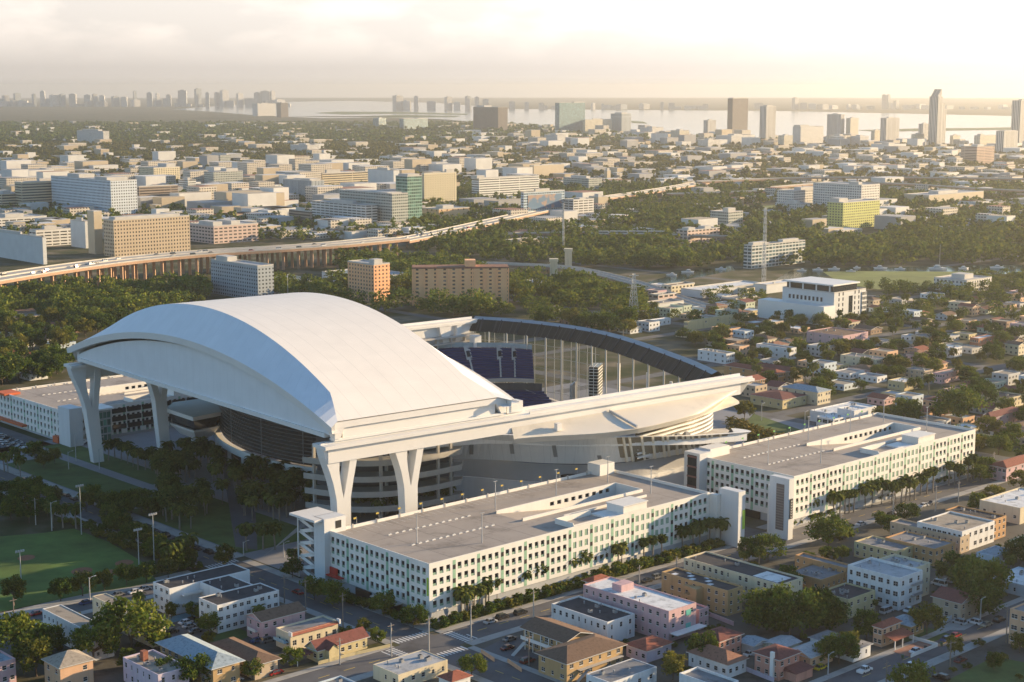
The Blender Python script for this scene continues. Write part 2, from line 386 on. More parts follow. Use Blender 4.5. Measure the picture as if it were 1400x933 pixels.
for i in range(10):
    a = NSX - 6.2 + i * 1.3; dash(a, 366, a + .65, 369.5); dash(a, 348, a + .65, 351.5)
    dash(457 + i * 1.3, 366, 457.65 + i * 1.3, 369.2); dash(a, 471, a + .65, 474)
for a in range(316, 640, 9): dash(a, 358.6, a + 4, 358.85, 1)
for a in range(130, 280, 9): dash(a, 358.6, a + 4, 358.85, 1)
for b in range(270, 345, 7): dash(NSX - .1, b, NSX + .1, b + 3.5, 1)
for b in range(376, 680, 7): dash(NSX - .1, b, NSX + .1, b + 3.5, 1)
dash(NSX + 14, 353.4, NSX + 14.5, 358.4); dash(NSX - 14.5, 359, NSX - 14, 364)
for a in range(310, 640, 10): dash(a, 255.1, a + 4, 255.3, 1)
for i in range(14): dash(NSX + 7 + 2.6 * 0, 480 + i * 6.2, NSX + 9.2, 480.12 + i * 6.2)
o = mb.build('road_markings', [linem, yellowm]); o['kind'] = 'structure'

lotm = mat('yard_ground', (.085, .082, .07), .95, .35, .09, detail=8, stain=.25)
for q in ((306.2, 263, 620, 349.4), (200, 263, 287, 349.4), (200, 371, 287, 455), (306.2, 150, 620, 246.4), (150, 150, 287, 246)): krect('yard', *q, .018, lotm)
# plaza, lawns and park west of the stadium
krect('plaza', NSX + 11, 440, 470, 700, .02, plazam)
krect('plaza', 304, 431, 640, 440, .022, plazam)
krect('plaza', 470, 426, 640, 640, .02, plazam)
sheet('path', [W(*K(300, 612)), W(*K(345, 612)), W(*K(352, 752)), W(*K(322, 748))], .05, plazad)
sheet('path', [W(*K(376, 748)), W(*K(430, 700)), W(*K(440, 703)), W(*K(356, 764))], .05, pave)
krect('lawn', NSX + 12, 478, 345, 560, .04, grassm)
krect('lawn', NSX + 12, 575, 332, 668, .06, grassm)
krect('lawn', 338, 590, 352, 690, .04, grassm)
krect('pavement', 352, 585, 362, 700, .05, plazam)
krect('parking_lot', 270, 650, 290, 760, .02, asph_old)
krect('parking_lot', NSX + 12, 690, 344, 760, .02, asphalt)
pxpoly('sports_field', [(-40, 737), (60, 729), (101, 723), (150, 742), (194, 768), (216, 797), (120, 812), (-40, 845)], .05, mat('field_grass', (.085, .145, .030), .95, .4, .05, detail=8))
for p in ((112, 781, 3.6), (152, 783, 3.0), (170, 770, 3.2), (36, 763, 3.0)):
    x, y, _ = G(p[0], p[1]); sheet('infield_clay', [(x + p[2] * math.cos(t * .4), y + 1.2 * p[2] * math.sin(t * .4)) for t in range(16)], .07, soil)
krect('pavement', 200, 470, 284, 474, .04, pave)
# garden strips beside the garages
for (a0, a1) in ((306, 452), (472, 612)): krect('pavement', a0, 371.2, a1, 376, .05, pave); krect('planting_bed', a0, 367.5, a1, 371.2, .06, grassm)
krect('planting_bed', 303.5, 367.5, 306, 430, .06, grassm)
sheet('lawn', [W(*K(1000, 600)), W(*K(1030, 566)), W(*K(1130, 600)), W(*K(1120, 628))], .06, grassm)

# ================================================================== STADIUM
stad = thing('stadium', 'large white ballpark with its arched roof rolled open over the palm plaza', 'stadium', SW(0, 0, 0), SROT)
roofm = mat('roof_membrane', (.80, .79, .765), .55, .035, .05, stain=.05)
facem = matlines('roof_face_panels', (.73, .75, .77), (.62, .64, .66), 0, 5.5, .12, .5)
def arc(half, mid, base, rise, n=56, ext=0.0):           # (Y, Z) along a circular arc
    Rr = (half * half + rise * rise) / (2 * rise); th = math.asin(half / Rr); res = []
    for i in range(n + 1):
        t = -th + 2 * th * i / n; res.append((mid + Rr * math.sin(t), base + Rr * math.cos(t) - (Rr - rise)))
    return res
cre = arc(106.5, 104, 51.4, 28.2); lip = arc(109.5, 104, 50.2, 17.8); lipb = arc(106, 104, 48.6, 16.6); low = arc(104.5, 104, 47.4, 17.0)
XC0, XC1, XL0, XL1 = 10.5, 69.0, 0.0, 79.0
mb = MB()
def creX(i, x0, xl):                                      # the crease runs in towards the corner at both rails
    d = min(i, 56 - i) / 56; return xl + (x0 - xl) * (.42 + .58 * min(1, d / .07))
CW = [creX(i, XC0, 0.0) for i in range(57)]; CE = [creX(i, XC1, 79.0) for i in range(57)]
for k in range(8): # shell
    fa, fb = k / 8, (k + 1) / 8
    mb.strip([(CW[i] + (CE[i] - CW[i]) * fa, y, z) for i, (y, z) in enumerate(cre)], [(CW[i] + (CE[i] - CW[i]) * fb, y, z) for i, (y, z) in enumerate(cre)], 0)
ur = mb.build('upper_roof', [matlines('roof_sheets', (.80, .755, .69), (.68, .645, .59), 0, 7.3, .22, .55, dirt=.93)], stad, smooth=True)
for (xl, xc, nm) in ((XL0, XC0, 'roof_end_face'), (XL1, XC1, 'roof_end_face')):
    mb = MB()
    A = [(xl, y, z) for y, z in lip]; B = [((CW if xl < xc else CE)[i], y, z) for i, (y, z) in enumerate(cre)]
    if xl < xc: mb.strip(B, A, 0)
    else: mb.strip(A, B, 0)
    mb.build(nm, [facem], ur, smooth=True)
    mb = MB(); s = 1 if xl < xc else -1
    C = [(xl + .3 * s, y, z - 2.7) for y, z in lip]; D = [(xl + 4 * s, y, z - 2.9) for y, z in lip]
    C = [(p[0], p[1], max(p[2], 48)) for p in C]; D = [(p[0], p[1], max(p[2], 48)) for p in D]
    if s > 0: mb.strip(A, C, 0); mb.strip(C, D, 0)
    else: mb.strip(C, A, 0); mb.strip(D, C, 0)
    mb.build('roof_edge_beam', [white], ur, smooth=False)
mb = MB(); mb.strip([(x, y, z - 2.6) for x in (XC0,) for y, z in cre], [(XC1, y, z - 2.6) for y, z in cre], 0); mb.build('roof_underside', [metal_g], ur)
# side girders of the upper roof on both rails
for (y0, s) in ((-2.6, -1), (210.6, 1)):
    mb = MB()
    for (x0, x1, z0, z1, o_) in ((3.2, 78.6, 48.9, 51.0, 0), (3.2, 78.6, 44.4, 45.2, .25), (7.0, 74, 45.2, 48.9, .9)):
        ya, yb = sorted((y0 + s * -o_, y0 - s * 3.4)); mb.box(x0, ya, z0, x1, yb, z1, 0)
    for (x0, x1, x2, x3) in ((3.2, 7.0, 3.2, 5.4), (74, 78.6, 76.2, 78.6)):
        ya, yb = sorted((y0 + s * .05, y0 - s * 3.0))
        mb.poly([(x2, ya, 45.2), (x3, ya, 45.2), (x1, ya, 48.9), (x0, ya, 48.9)]); mb.poly([(x0, yb, 48.9), (x1, yb, 48.9), (x3, yb, 45.2), (x2, yb, 45.2)])
        mb.poly([(x3, ya, 45.2), (x3, yb, 45.2), (x1, yb, 48.9), (x1, ya, 48.9)]); mb.poly([(x2, yb, 45.2), (x2, ya, 45.2), (x0, ya, 48.9), (x0, yb, 48.9)])
    ya, yb = sorted((y0 - s * .2, y0 - s * 6)); mb.poly([(3.2, y0, 51.0), (78.6, y0, 51.0), (78.6, y0 - s * 3, 51.3), (3.2, y0 - s * 3, 51.3)])
    # sloping corner pieces to the end faces
    for (xa, xb) in ((0.0, 3.2), (79.0, 78.6)):
        mb.poly([(xa, y0 - s * 1.0, 51.3), (xb, y0, 51), (xb, y0, 44.6), (xb if xa > 5 else 2.6, y0 - s * 1.2, 44.6)]); 
    mb.build('roof_side_girder', [white], ur)
mb = MB()                                                # two small roof vents near the edge
for x, y in ((55, 6), (58.5, 6.6)): mb.box(x, y, 52, x + 1.2, y + 1.4, 54.6); mb.box(x - .4, y - .3, 54.6, x + 1.6, y + 1.7, 55)
mb.build('roof_vent', [metal_g], ur)
# lower roof panel nested beneath
mb = MB(); mb.strip([(2.6, y, z) for y, z in low], [(87, y, z) for y, z in low], 0)
lr = mb.build('lower_roof', [matlines('roof_sheets', None, None)], stad, smooth=True)
mb = MB(); n = len(low)
for i in range(n - 1):
    (y0, z0), (y1, z1) = low[i], low[i + 1]
    mb.poly([(2.6, y1, 46.4), (2.6, y0, 46.4), (2.6, y0, z0), (2.6, y1, z1)])
mb.build('roof_end_wall', [facem], lr)
mb = MB()
for i in range(n - 1):
    (y0, z0), (y1, z1) = low[i], low[i + 1]
    mb.poly([(85.2, y0, 46.4), (85.2, y1, 46.4), (87, y1, z1 - 1.2), (87, y0, z0 - 1.2)])
    mb.poly([(87, y0, z0 - 1.2), (87, y1, z1 - 1.2), (86.4, y1, z1 + .05), (86.4, y0, z0 + .05)])
mb.build('roof_end_wall', [facem], lr)
mb = MB(); mb.box(1.8, 2, 45.2, 4.2, 206, 46.7); mb.poly([(4.2, 2, 46), (85, 2, 46), (85, 206, 46), (4.2, 206, 46)][::-1]); mb.build('bottom_chord', [white], lr)
mb = MB()
for y0, y1 in ((-2.2, 2.5), (205.5, 210)):
    mb.box(79.4, y0, 44.5, 85.4, y1, 48.2); mb.poly([(79.4, y0, 48.2), (85.4, y0, 48.2), (86.6, y0 + 1.5, 46.5), (85.4, y0, 44.5)]); mb.box(81.2, y0 - .25, 44.9, 84.2, y0 + .1, 47.4)
    mb.box(85.4, y0 + .3, 44.5, 87.2, y1 - .2, 48.6)
mb.build('roof_bogie', [white], lr)
# rail beams
for (yc, x1) in ((-1.2, 210.5), (207.5, 226)):
    mb = MB(); s = -1 if yc < 50 else 1
    mb.box(-2.4, yc - 4.2, 42.5, x1, yc + 4.2, 43.7); mb.box(-.5, yc - 2.8, 37.4, x1 - 7, yc + 2.8, 42.5)
    mb.poly([(x1 - 7, yc - 2.8, 37.4), (x1 - 7, yc + 2.8, 37.4), (x1 - 1, yc + 2.8, 42.5), (x1 - 1, yc - 2.8, 42.5)])
    for x in (-.5, x1 - 7): mb.poly([(x1 - 7, yc - 2.8, 37.4), (x1 - 1, yc - 2.8, 42.5), (x1 - 7, yc - 2.8, 42.5)])
    mb.box(88, yc - 3.9, 43.7, x1 - 1, yc - 3.3, 44.7); mb.box(88, yc + 3.3, 43.7, x1 - 1, yc + 3.9, 44.9)
    mb.box(-2.0, yc - .5, 43.7, x1 - 2, yc + .5, 44.2)
    mb.build('rail_beam', [white], stad)
# V columns
def vcolumn(x, y, yb):
    mb = MB()
    zs = [24, 30, 34, 37, 39, 42.5]; la = [3.0, 1.7, .4, -.7, -1.5, -2.2]; lb = [5.9, 4.7, 4.2, 4.3, 4.8, 5.4]; ra = [5.9, 7.2, 8.0, 8.5, 8.8, 9.2]; rb = [8.8, 9.9, 10.8, 11.4, 11.8, 12.2]
    def slab(z0, a0, b0, z1, a1, b1):
        h0, h1 = 1.9 + .5 * z0 / 40, 1.9 + .5 * z1 / 40; y0 = yb + (y - yb) * z0 / 42; y1 = yb + (y - yb) * z1 / 42
        q0 = [(x + a0, y0 - h0, z0), (x + b0, y0 - h0, z0), (x + b0, y0 + h0, z0), (x + a0, y0 + h0, z0)]
        q1 = [(x + a1, y1 - h1, z1), (x + b1, y1 - h1, z1), (x + b1, y1 + h1, z1), (x + a1, y1 + h1, z1)]
        for i in range(4): mb.poly([q0[i], q0[(i + 1) % 4], q1[(i + 1) % 4], q1[i]])
    slab(0, 4.0, 8.8, 24, 3.0, 8.8)
    for i in range(5): slab(zs[i], la[i], lb[i], zs[i + 1], la[i + 1], lb[i + 1]); slab(zs[i], ra[i], rb[i], zs[i + 1], ra[i + 1], rb[i + 1])
    mb.build('column', [white], stad)
vcolumn(0, -1.2, -1.2); vcolumn(28.5, -1.2, -1.2); vcolumn(0, 207, 200); vcolumn(34, 207, 203)
vcolumn(200, 205, 205)
# west louvre wall on its concourse ring
WALL = [(110, 222), (88, 217), (74, 206), (62, 187), (55, 168), (51.5, 148), (51, 130), (53, 113), (58, 98), (67, 84), (80, 70), (96, 56), (112, 44)]
wl = spline(WALL, 60)
def off(pts, d):                                         # shift a plan curve to its outside (left of the way)
    res = []
    for i, p in enumerate(pts):
        a = pts[max(i - 1, 0)]; b = pts[min(i + 1, len(pts) - 1)]; dx, dy = b[0] - a[0], b[1] - a[1]; l = math.hypot(dx, dy) or 1
        res.append((p[0] + dy / l * d, p[1] - dx / l * d))
    return res
def wallstrip(mb, pts, z0, z1, mi=0, d0=0.0, d1=0.0):
    mb.strip([(p[0], p[1], z0) for p in off(pts, d0)], [(p[0], p[1], z1) for p in off(pts, d1)], mi)
mb = MB(); wallstrip(mb, wl, 9, 44, 0, 0, 0); gw = mb.build('glass_wall', [mat('louvre_backing', (.03, .026, .028), .35, .25, .2)], stad, smooth=True)
mb = MB()
for k in range(21):
    z = 10.2 + k * 1.62; A = off(wl, .9); B = off(wl, .1)
    mb.strip([(p[0], p[1], z) for p in A], [(p[0], p[1], z + .05) for p in B]); mb.strip([(p[0], p[1], z - .22) for p in A], [(p[0], p[1], z) for p in A])
mb.build('louvres', [mat('louvre_metal', (.20, .19, .19), .5, .1, .3)], gw, smooth=True)
mb = MB()
for k in (6, 14, 22, 30, 38, 46):
    p = off(wl, 1.0)[k]; mb.box(p[0] - .12, p[1] - .12, 9, p[0] + .12, p[1] + .12, 43)
mb.build('mullions', [metal_g], gw)
ring = spline(WALL, 60); mb = MB()
o1, o2 = off(ring, 3.6), off(ring, .1)
mb.strip([(p[0], p[1], 6.1) for p in o1], [(p[0], p[1], 9.2) for p in o1]); mb.strip([(p[0], p[1], 9.2) for p in o1], [(p[0], p[1], 8.4) for p in off(ring, 3.1)])
mb.strip([(p[0], p[1], 8.4) for p in off(ring, 3.1)], [(p[0], p[1], 8.4) for p in o2]); mb.strip([(p[0], p[1], 6.1) for p in o2], [(p[0], p[1], 6.1) for p in o1])
mb.build('concourse_ring', [white], stad, smooth=False)
for k in (10, 14, 18, 22, 26, 30, 34, 38, 42):
    p = off(ring, 2.2)[k]; mb = MB(); mb.tube([(p[0], p[1], 0), (p[0], p[1], 6.1)], .85, 12); mb.build('ring_column', [white], stad, smooth=True)
mb = MB(); wallstrip(mb, off(wl, -3.0), 0, 6.1); mb.build('storefront', [matwin('storefront', (.16, .10, .08), (.03, .03, .035), 2.4, 6.1, 2.0, 5.0)], stad)
# lounge pavilion at the north-west
pav = [(43.0, 178), (58.0, 181), (69, 196), (66, 214), (52, 214), (43, 203)]
pcx, pcy = 56, 197
def scal(pts, k): return [(pcx + (x - pcx) * k, pcy + (y - pcy) * k) for x, y in pts]
mb = MB()
def loft(A, z0, B, z1, mi):
    for i in range(len(A)): j = (i + 1) % len(A); mb.poly([(*A[i], z0), (*A[j], z0), (*B[j], z1), (*B[i], z1)], mi)
loft(scal(pav, .62), 7, scal(pav, .92), 11.5, 0); loft(scal(pav, .93), 11.5, scal(pav, .95), 12.5, 0); loft(scal(pav, .86), 12.5, scal(pav, .93), 17.4, 1); loft(scal(pav, 1.04), 17.4, scal(pav, 1.04), 19.2, 0)
mb.poly([(*p, 19.2) for p in scal(pav, 1.04)], 2); mb.poly([(*p, 7) for p in scal(pav, .62)][::-1], 0)
pv = mb.build('lounge_pavilion', [white, glassd, mat('pale_green_roof', (.36, .39, .36), .7, .1, .1)], stad)
for x, y in ((52, 196), (60, 203)): mb = MB(); mb.tube([(x, y, 0), (x, y, 7)], 1.1, 12); mb.build('pavilion_column', [white], pv, smooth=True)
# spiral ramps at the south-west corner
for z, ext in ((23.9, 0), (17.6, .4), (11.7, .8), (5.9, 1.0)):
    mb = MB(); c0 = spline([(26 + ext, 57), (33, 44), (46, 33), (63, 29), (82, 30)], 20); c1 = spline([(35, 62), (42, 53), (52, 45), (66, 41), (80, 42)], 20)
    A = [(p[0], p[1], z) for p in c0]; B = [(p[0], p[1], z) for p in c1]
    mb.strip(A, B); mb.strip([(p[0], p[1], z - 1.0) for p in c0], A); mb.strip(B, [(p[0], p[1], z - 1.0) for p in c1]); mb.strip([(p[0], p[1], z - 1.0) for p in c1], [(p[0], p[1], z - 1) for p in c0])
    mb.strip([(p[0], p[1], z - .05) for p in off(c0, .05)], [(p[0], p[1], z + 1.25) for p in off(c0, .05)]); mb.strip([(p[0], p[1], z + 1.25) for p in off(c0, .05)], [(p[0], p[1], z + 1.25) for p in off(c0, -.25)]); mb.strip([(p[0], p[1], z + 1.25) for p in off(c0, -.25)], [(p[0], p[1], z) for p in off(c0, -.25)])
    mb.poly([(82, 30, z - 1), (85.5, 33.5, z + .6), (85.5, 33.5, z + 2.0), (82, 30, z + 1.25)]); mb.poly([(82, 30, z), (85.5, 33.5, z + 1.2), (80, 42, z)])
    mb.build('ramp_deck', [mat('ramp_concrete', (.36, .35, .33), .8, .1, .2)], stad)
for x, y in ((30, 55), (37, 43), (48, 36), (60, 32.5), (72, 31.8), (79, 33), (44, 52), (56, 44), (68, 41.5)):
    mb = MB(); mb.box(x - .5, y - .5, 0, x + .5, y + .5, 30); mb.build('ramp_column', [concrete], stad)
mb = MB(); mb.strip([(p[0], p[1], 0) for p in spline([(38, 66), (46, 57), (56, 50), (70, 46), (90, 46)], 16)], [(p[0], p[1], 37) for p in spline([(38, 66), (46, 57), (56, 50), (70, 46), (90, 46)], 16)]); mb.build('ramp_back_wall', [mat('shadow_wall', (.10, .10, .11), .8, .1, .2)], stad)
# sweeping white facade wall on the south side
TOPK = [(60, 46, 29), (68.9, 38, 29), (83, 34.5, 29), (96.6, 28.5, 29), (109.5, 14, 29), (120, 4.5, 28.8), (132, -2.8, 28.5), (149.6, -6.4, 27), (164.2, -8.3, 25.5), (172.1, -8.4, 24.6), (187.8, -8.6, 23.2), (203.5, -8.9, 22)]
BOTK = [(68, 55, 17), (78, 50, 17), (90, 46, 17), (102, 33.5, 17), (114, 17, 17), (126, 7, 16.8), (138.5, 1.5, 16.5), (158, .6, 15.4), (175, 1.6, 14.8), (184, 2, 14.4), (199, 2.8, 14), (207, 3.4, 14)]
topc = spline(TOPK, 72); botc = spline(BOTK, 72)
mb = MB(); mb.strip(botc, topc); mb.strip(topc, [(p[0] + .8, p[1] + 1.4, p[2]) for p in topc]); mb.strip([(p[0] + .8, p[1] + 1.4, p[2]) for p in topc], [(p[0] + .8, p[1] + 1.4, p[2] - 4) for p in topc])
fw = mb.build('facade_wall', [matlines('facade_panels', (.74, .755, .77), (.58, .60, .62), 0, 3.4, .12, .45)], stad, smooth=False)
mb = MB()                                                # rounded end of the wall
ths = [i * math.pi / 8 for i in range(9)]
e0 = [(203.5 + 5.0 * math.sin(t), -3.9 - 5.0 * math.cos(t), 22 - .6 * math.sin(t)) for t in ths]; e1 = [(207 + 3.0 * math.sin(t), 6.4 - 3.0 * math.cos(t), 14) for t in ths]
mb.strip(e1, e0); mb.poly(e0 + [(200, -4, 21.5)]); mb.build('wall_end', [whitew], fw, smooth=True)
mb = MB(); mb.strip([(p[0] - .02, p[1] - .06, p[2] + .2) for p in botc[40:68]], [(p[0] - .02, p[1] - .06, p[2] - .25) for p in topc[40:68]]); mb.build('fin_backing', [mat('fin_backing', (.26, .235, .19), .7, .1, .3)], fw)
for i in range(15):                                      # tall fins on the sunny stretch
    k = 41 + int(i * 1.75); p, q = topc[k], botc[k]; nx, ny = -.3, -.9
    mb = MB(); a = .55
    for (u0, u1) in ((-a, a),):
        A = [(q[0] + u0, q[1] - .05, q[2] + .1), (p[0] + u0, p[1] - .05, p[2] + .1)]; B = [(q[0] + u1, q[1] - .05, q[2] + .1), (p[0] + u1, p[1] - .05, p[2] + .1)]
        A2 = [(v[0] + nx, v[1] + ny, v[2]) for v in A]; B2 = [(v[0] + nx, v[1] + ny, v[2]) for v in B]
        mb.poly([A2[0], B2[0], B2[1], A2[1]]); mb.poly([A[0], A2[0], A2[1], A[1]]); mb.poly([B2[0], B[0], B[1], B2[1]]); mb.poly([A2[1], B2[1], B[1], A[1]])
    mb.build('facade_fin', [mat('fin_panel', (.78, .74, .64), .5, .05, .2)], fw)
for (k, z0, z1) in ((16, 19.5, 24.5), (22, 20.5, 25), (28, 20, 25.2), (36, 18.6, 20.5)):   # narrow vertical vents
    p, q = topc[k], botc[k]; mb = MB(); pts = []
    for z in (z0, z1):
        f = (z - 16.8) / 12.2
        pts.append([(q[0] + (p[0] - q[0]) * f + u * .7 - .15, q[1] + (p[1] - q[1]) * f - u * .55 - .2, z) for u in (-.9, .9)])
    mb.poly([pts[0][0], pts[0][1], pts[1][1], pts[1][0]]); mb.build('vent_slot', [metal_g], fw)
lowc = spline([(80, 56), (95, 48), (104, 35), (112, 23), (124, 11.5), (138, 4), (151, 2), (166, 3.2), (184, 4.2), (200, 6), (212, 12)], 60)
mb = MB(); mb.strip([(p[0], p[1], 8.8) for p in lowc], [(p[0], p[1], 17.2 - 3 * i / 60) for i, p in enumerate(lowc)], 0); mb.strip([(p[0] - .5, p[1] - 1.2, 0) for p in lowc], [(p[0] - .5, p[1] - 1.2, 8.8) for p in lowc], 1); mb.strip([(p[0] - .5, p[1] - 1.2, 8.8) for p in lowc], [(p[0], p[1], 8.8) for p in lowc], 1)

mb.build('base_wall', [mat('grey_wall', (.36, .37, .39), .7, .06, .1), whitew], stad)
mb = MB(); mb.box(119, 8, 9.6, 132, 13.2, 12.2, 0); bp_ = mb.build('base_opening', [dark], stad, rotz=0)
# cream lower roof slab between the rail beam and the facade
so_ = spline([(80, -5.4), (88, -7.6), (97, -11.5), (112, -18), (130, -20.6), (148, -18.6), (165, -15.2), (180, -10.4), (194, -3), (206, 5), (215, 13), (223, 22), (226, 30)], 60)
si_ = spline([(80, -4.2), (95, -4.2), (120, -4.2), (150, -4.2), (180, -4.2), (200, -4.2), (207, 0), (212, 8), (216, 16), (219, 25), (221, 31)], 60)
mb = MB(); mb.strip([(p[0], p[1], 35.2) for p in so_], [(p[0], p[1], 39.4) for p in si_], 0)
sr = mb.build('slab_roof', [mat('cream_membrane', (.70, .64, .54), .6, .05, .06, stain=.08)], stad, smooth=True)
mb = MB(); mb.strip([(p[0] * 1 + (p[0] - 150) * -.008, p[1] + 2.2, 32.9) for p in so_], [(p[0], p[1], 35.4) for p in so_]); mb.strip([(p[0], p[1], 33.2) for p in si_], [(p[0] + (p[0] - 150) * -.008, p[1] + 2.2, 32.9) for p in so_]); mb.build('slab_edge', [mat('cream_edge', (.66, .64, .58), .6, .06, .1)], sr, smooth=False)
mb = MB(); mb.box(128.6, -20.2, 35.6, 129.3, -4.4, 36.6); mb.v = [(x, y, z + (y + 20) * .235) for x, y, z in mb.v]; mb.build('roof_seam', [steel], sr)
mb = MB(); mb.box(98, -9.3, 36.6, 100.2, -7.4, 39.4); mb.build('roof_unit', [white], sr)
ew = spline([(146, -1), (160, 1), (172, 3.5), (184, 6), (196, 10), (206, 16), (214, 25), (219, 36)], 40)
mb = MB(); mb.strip([(p[0], p[1], 16) for p in ew], [(p[0], p[1], 34) for p in ew]); eg = mb.build('glass_wall', [mat('bronze_glass', (.10, .085, .06), .2, .2, .3)], stad, smooth=True)
mb = MB()
for k in range(9):
    z = 17.5 + k * 1.75; A = off(ew, .2); B = off(ew, 1.3)
    mb.strip([(p[0], p[1], z) for p in B], [(p[0], p[1], z + .75) for p in B]); mb.strip([(p[0], p[1], z + .75) for p in B], [(p[0], p[1], z + .75) for p in A])
mb.build('louvres', [whitew], eg, smooth=True)
mb = MB(); mb.strip([(p[0] + .8, p[1] + 1.4, p[2] - 3.2) for p in topc[20:]], [(p[0] + 9, p[1] + 22, p[2] - 3.2) for p in topc[20:]]); tr_ = mb.build('terrace', [concrete], stad)
for x, y in ((153, -3.0), (157, -3.6), (162, -4.2), (166, -4.4), (171, -4.5)):
    mb = MB(); mb.box(x, y, 21.5, x + 2.8, y + 1.8, 24.9); mb.box(x + .4, y + .3, 24.9, x + 2.0, y + 1.4, 25.4); mb.build('terrace_unit', [metal_g], tr_)
# bowl: outer wall, field, seats
BOWL = [(226, 208), (235.5, 189), (242, 165), (244.5, 143), (242.5, 118), (236, 92), (226, 62), (215, 32), (204, 8)]
rim = spline(BOWL, 60)
mb = MB(); mb.strip([(p[0], p[1], 44.2) for p in off(rim, -.8)], [(p[0], p[1], 45.6) for p in off(rim, 1.5)], 0); mb.strip([(p[0], p[1], 45.6) for p in off(rim, 1.5)], [(p[0], p[1], 44.4) for p in off(rim, 4.2)], 0)
mb.strip([(p[0], p[1], 41.6) for p in off(rim, -.8)], [(p[0], p[1], 44.2) for p in off(rim, -.8)], 0)
cn = mb.build('canopy_rim', [mat('rim_metal', (.33, .345, .36), .45, .12, .3, metal=.3)], stad, smooth=False)
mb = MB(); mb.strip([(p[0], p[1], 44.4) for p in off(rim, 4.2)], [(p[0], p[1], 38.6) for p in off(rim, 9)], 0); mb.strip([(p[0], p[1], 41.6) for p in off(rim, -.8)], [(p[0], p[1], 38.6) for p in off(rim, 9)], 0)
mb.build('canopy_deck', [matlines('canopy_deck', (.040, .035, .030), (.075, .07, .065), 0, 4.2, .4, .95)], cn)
mb = MB()
for k in range(2, 60, 4):
    p, q = off(rim, 4.2)[k], off(rim, 9)[k]; mb.tube([(p[0], p[1], 44.9), (q[0], q[1], 39.0)], .3, 5)
mb.build('canopy_ribs', [mat('dark_steel', (.06, .06, .065), .5, .1, .4)], cn)
for k in range(4, 59, 4):
    p = off(rim, 8.6)[k]; mb = MB(); mb.tube([(p[0], p[1], 1), (p[0], p[1], 38.9)], .42, 10); mb.build('canopy_column', [mat('column_grey', (.50, .49, .46), .6, .05, .3)], stad, smooth=True)
for k in (30, 38, 44, 50):
    p = off(rim, -3)[k]; mb = MB(); mb.tube([(p[0], p[1], 0), (p[0], p[1], 30)], .7, 8); mb.build('outer_column', [white], stad, smooth=True)
mb = MB(); gl = rim[:28]
for k in range(0, 28, 2):
    p = off(rim, 1.6)[k]; mb.box(p[0] - .12, p[1] - .12, 2, p[0] + .12, p[1] + .12, 38)
for z in (9, 15, 21, 27, 33):
    mb.strip([(p[0], p[1], z) for p in off(gl, 1.8)], [(p[0], p[1], z + .25) for p in off(gl, 1.8)])
gwl = mb.build('curtain_wall_frame', [mat('pale_mullion', (.34, .36, .37), .5, .05, .5)], stad)
mg, t_, b_ = new('clear_glass'); b_.inputs['Base Color'].default_value = (.12, .15, .16, 1); b_.inputs['Roughness'].default_value = .08; b_.inputs['Alpha'].default_value = .22
mb = MB(); mb.strip([(p[0], p[1], 2) for p in off(gl, 1.2)], [(p[0], p[1], 41) for p in off(gl, 1.2)]); mb.build('curtain_wall_glass', [mg], gwl)
sheetb = MB(); sheetb.poly([(90, 50, .4), (200, 10, .4), (232, 70, .4), (238, 150, .4), (222, 196, .4), (110, 205, .4)]); sheetb.build('playing_field', [grassm], stad)
seat = matlines('blue_seats', (.010, .030, .14), (.008, .016, .06), 1, 1.0, .38, .5)
def stand(c0, c1, z0, z1, name='seating_tier', rows=10):
    mb = MB()
    for i in range(rows):
        f0, f1 = i / rows, (i + 1) / rows
        L0 = [(a[0] + (b[0] - a[0]) * f0, a[1] + (b[1] - a[1]) * f0) for a, b in zip(c0, c1)]; L1 = [(a[0] + (b[0] - a[0]) * f1, a[1] + (b[1] - a[1]) * f1) for a, b in zip(c0, c1)]
        za, zb = z0 + (z1 - z0) * f0, z0 + (z1 - z0) * f1
        mb.strip([(p[0], p[1], za) for p in L0], [(p[0], p[1], zb) for p in L0], 0); mb.strip([(p[0], p[1], zb) for p in L0], [(p[0], p[1], zb) for p in L1], 0)
    mb.strip([(p[0], p[1], z0 - 1.2) for p in c0], [(p[0], p[1], z0 + .9) for p in off(c0, .05)], 1)
    return mb.build(name, [seat, concrete], stad)
u0 = spline([(100, 176), (150, 181), (190, 180), (214, 172), (226, 160)], 20); u1 = spline([(95, 201), (150, 204), (198, 203), (224, 186), (233, 170)], 20)
st1 = stand(u0, u1, 17.5, 31.5)
l0 = spline([(95, 140), (140, 150), (180, 150), (204, 143), (222, 130)], 20); l1 = spline([(95, 172), (150, 180), (190, 178), (212, 171), (228, 156)], 20)
st2 = stand(l0, l1, 3, 12.5); stand(spline([(78, 140), (84, 108), (102, 78), (134, 48), (172, 32), (200, 28)], 20), spline([(60, 140), (66, 100), (88, 64), (126, 30), (168, 14), (205, 12)], 20), 3, 34)
stand(spline([(225, 128), (228, 108), (222, 82), (212, 56)], 12), spline([(238, 130), (238, 106), (231, 80), (220, 50)], 12), 3, 9, rows=6)
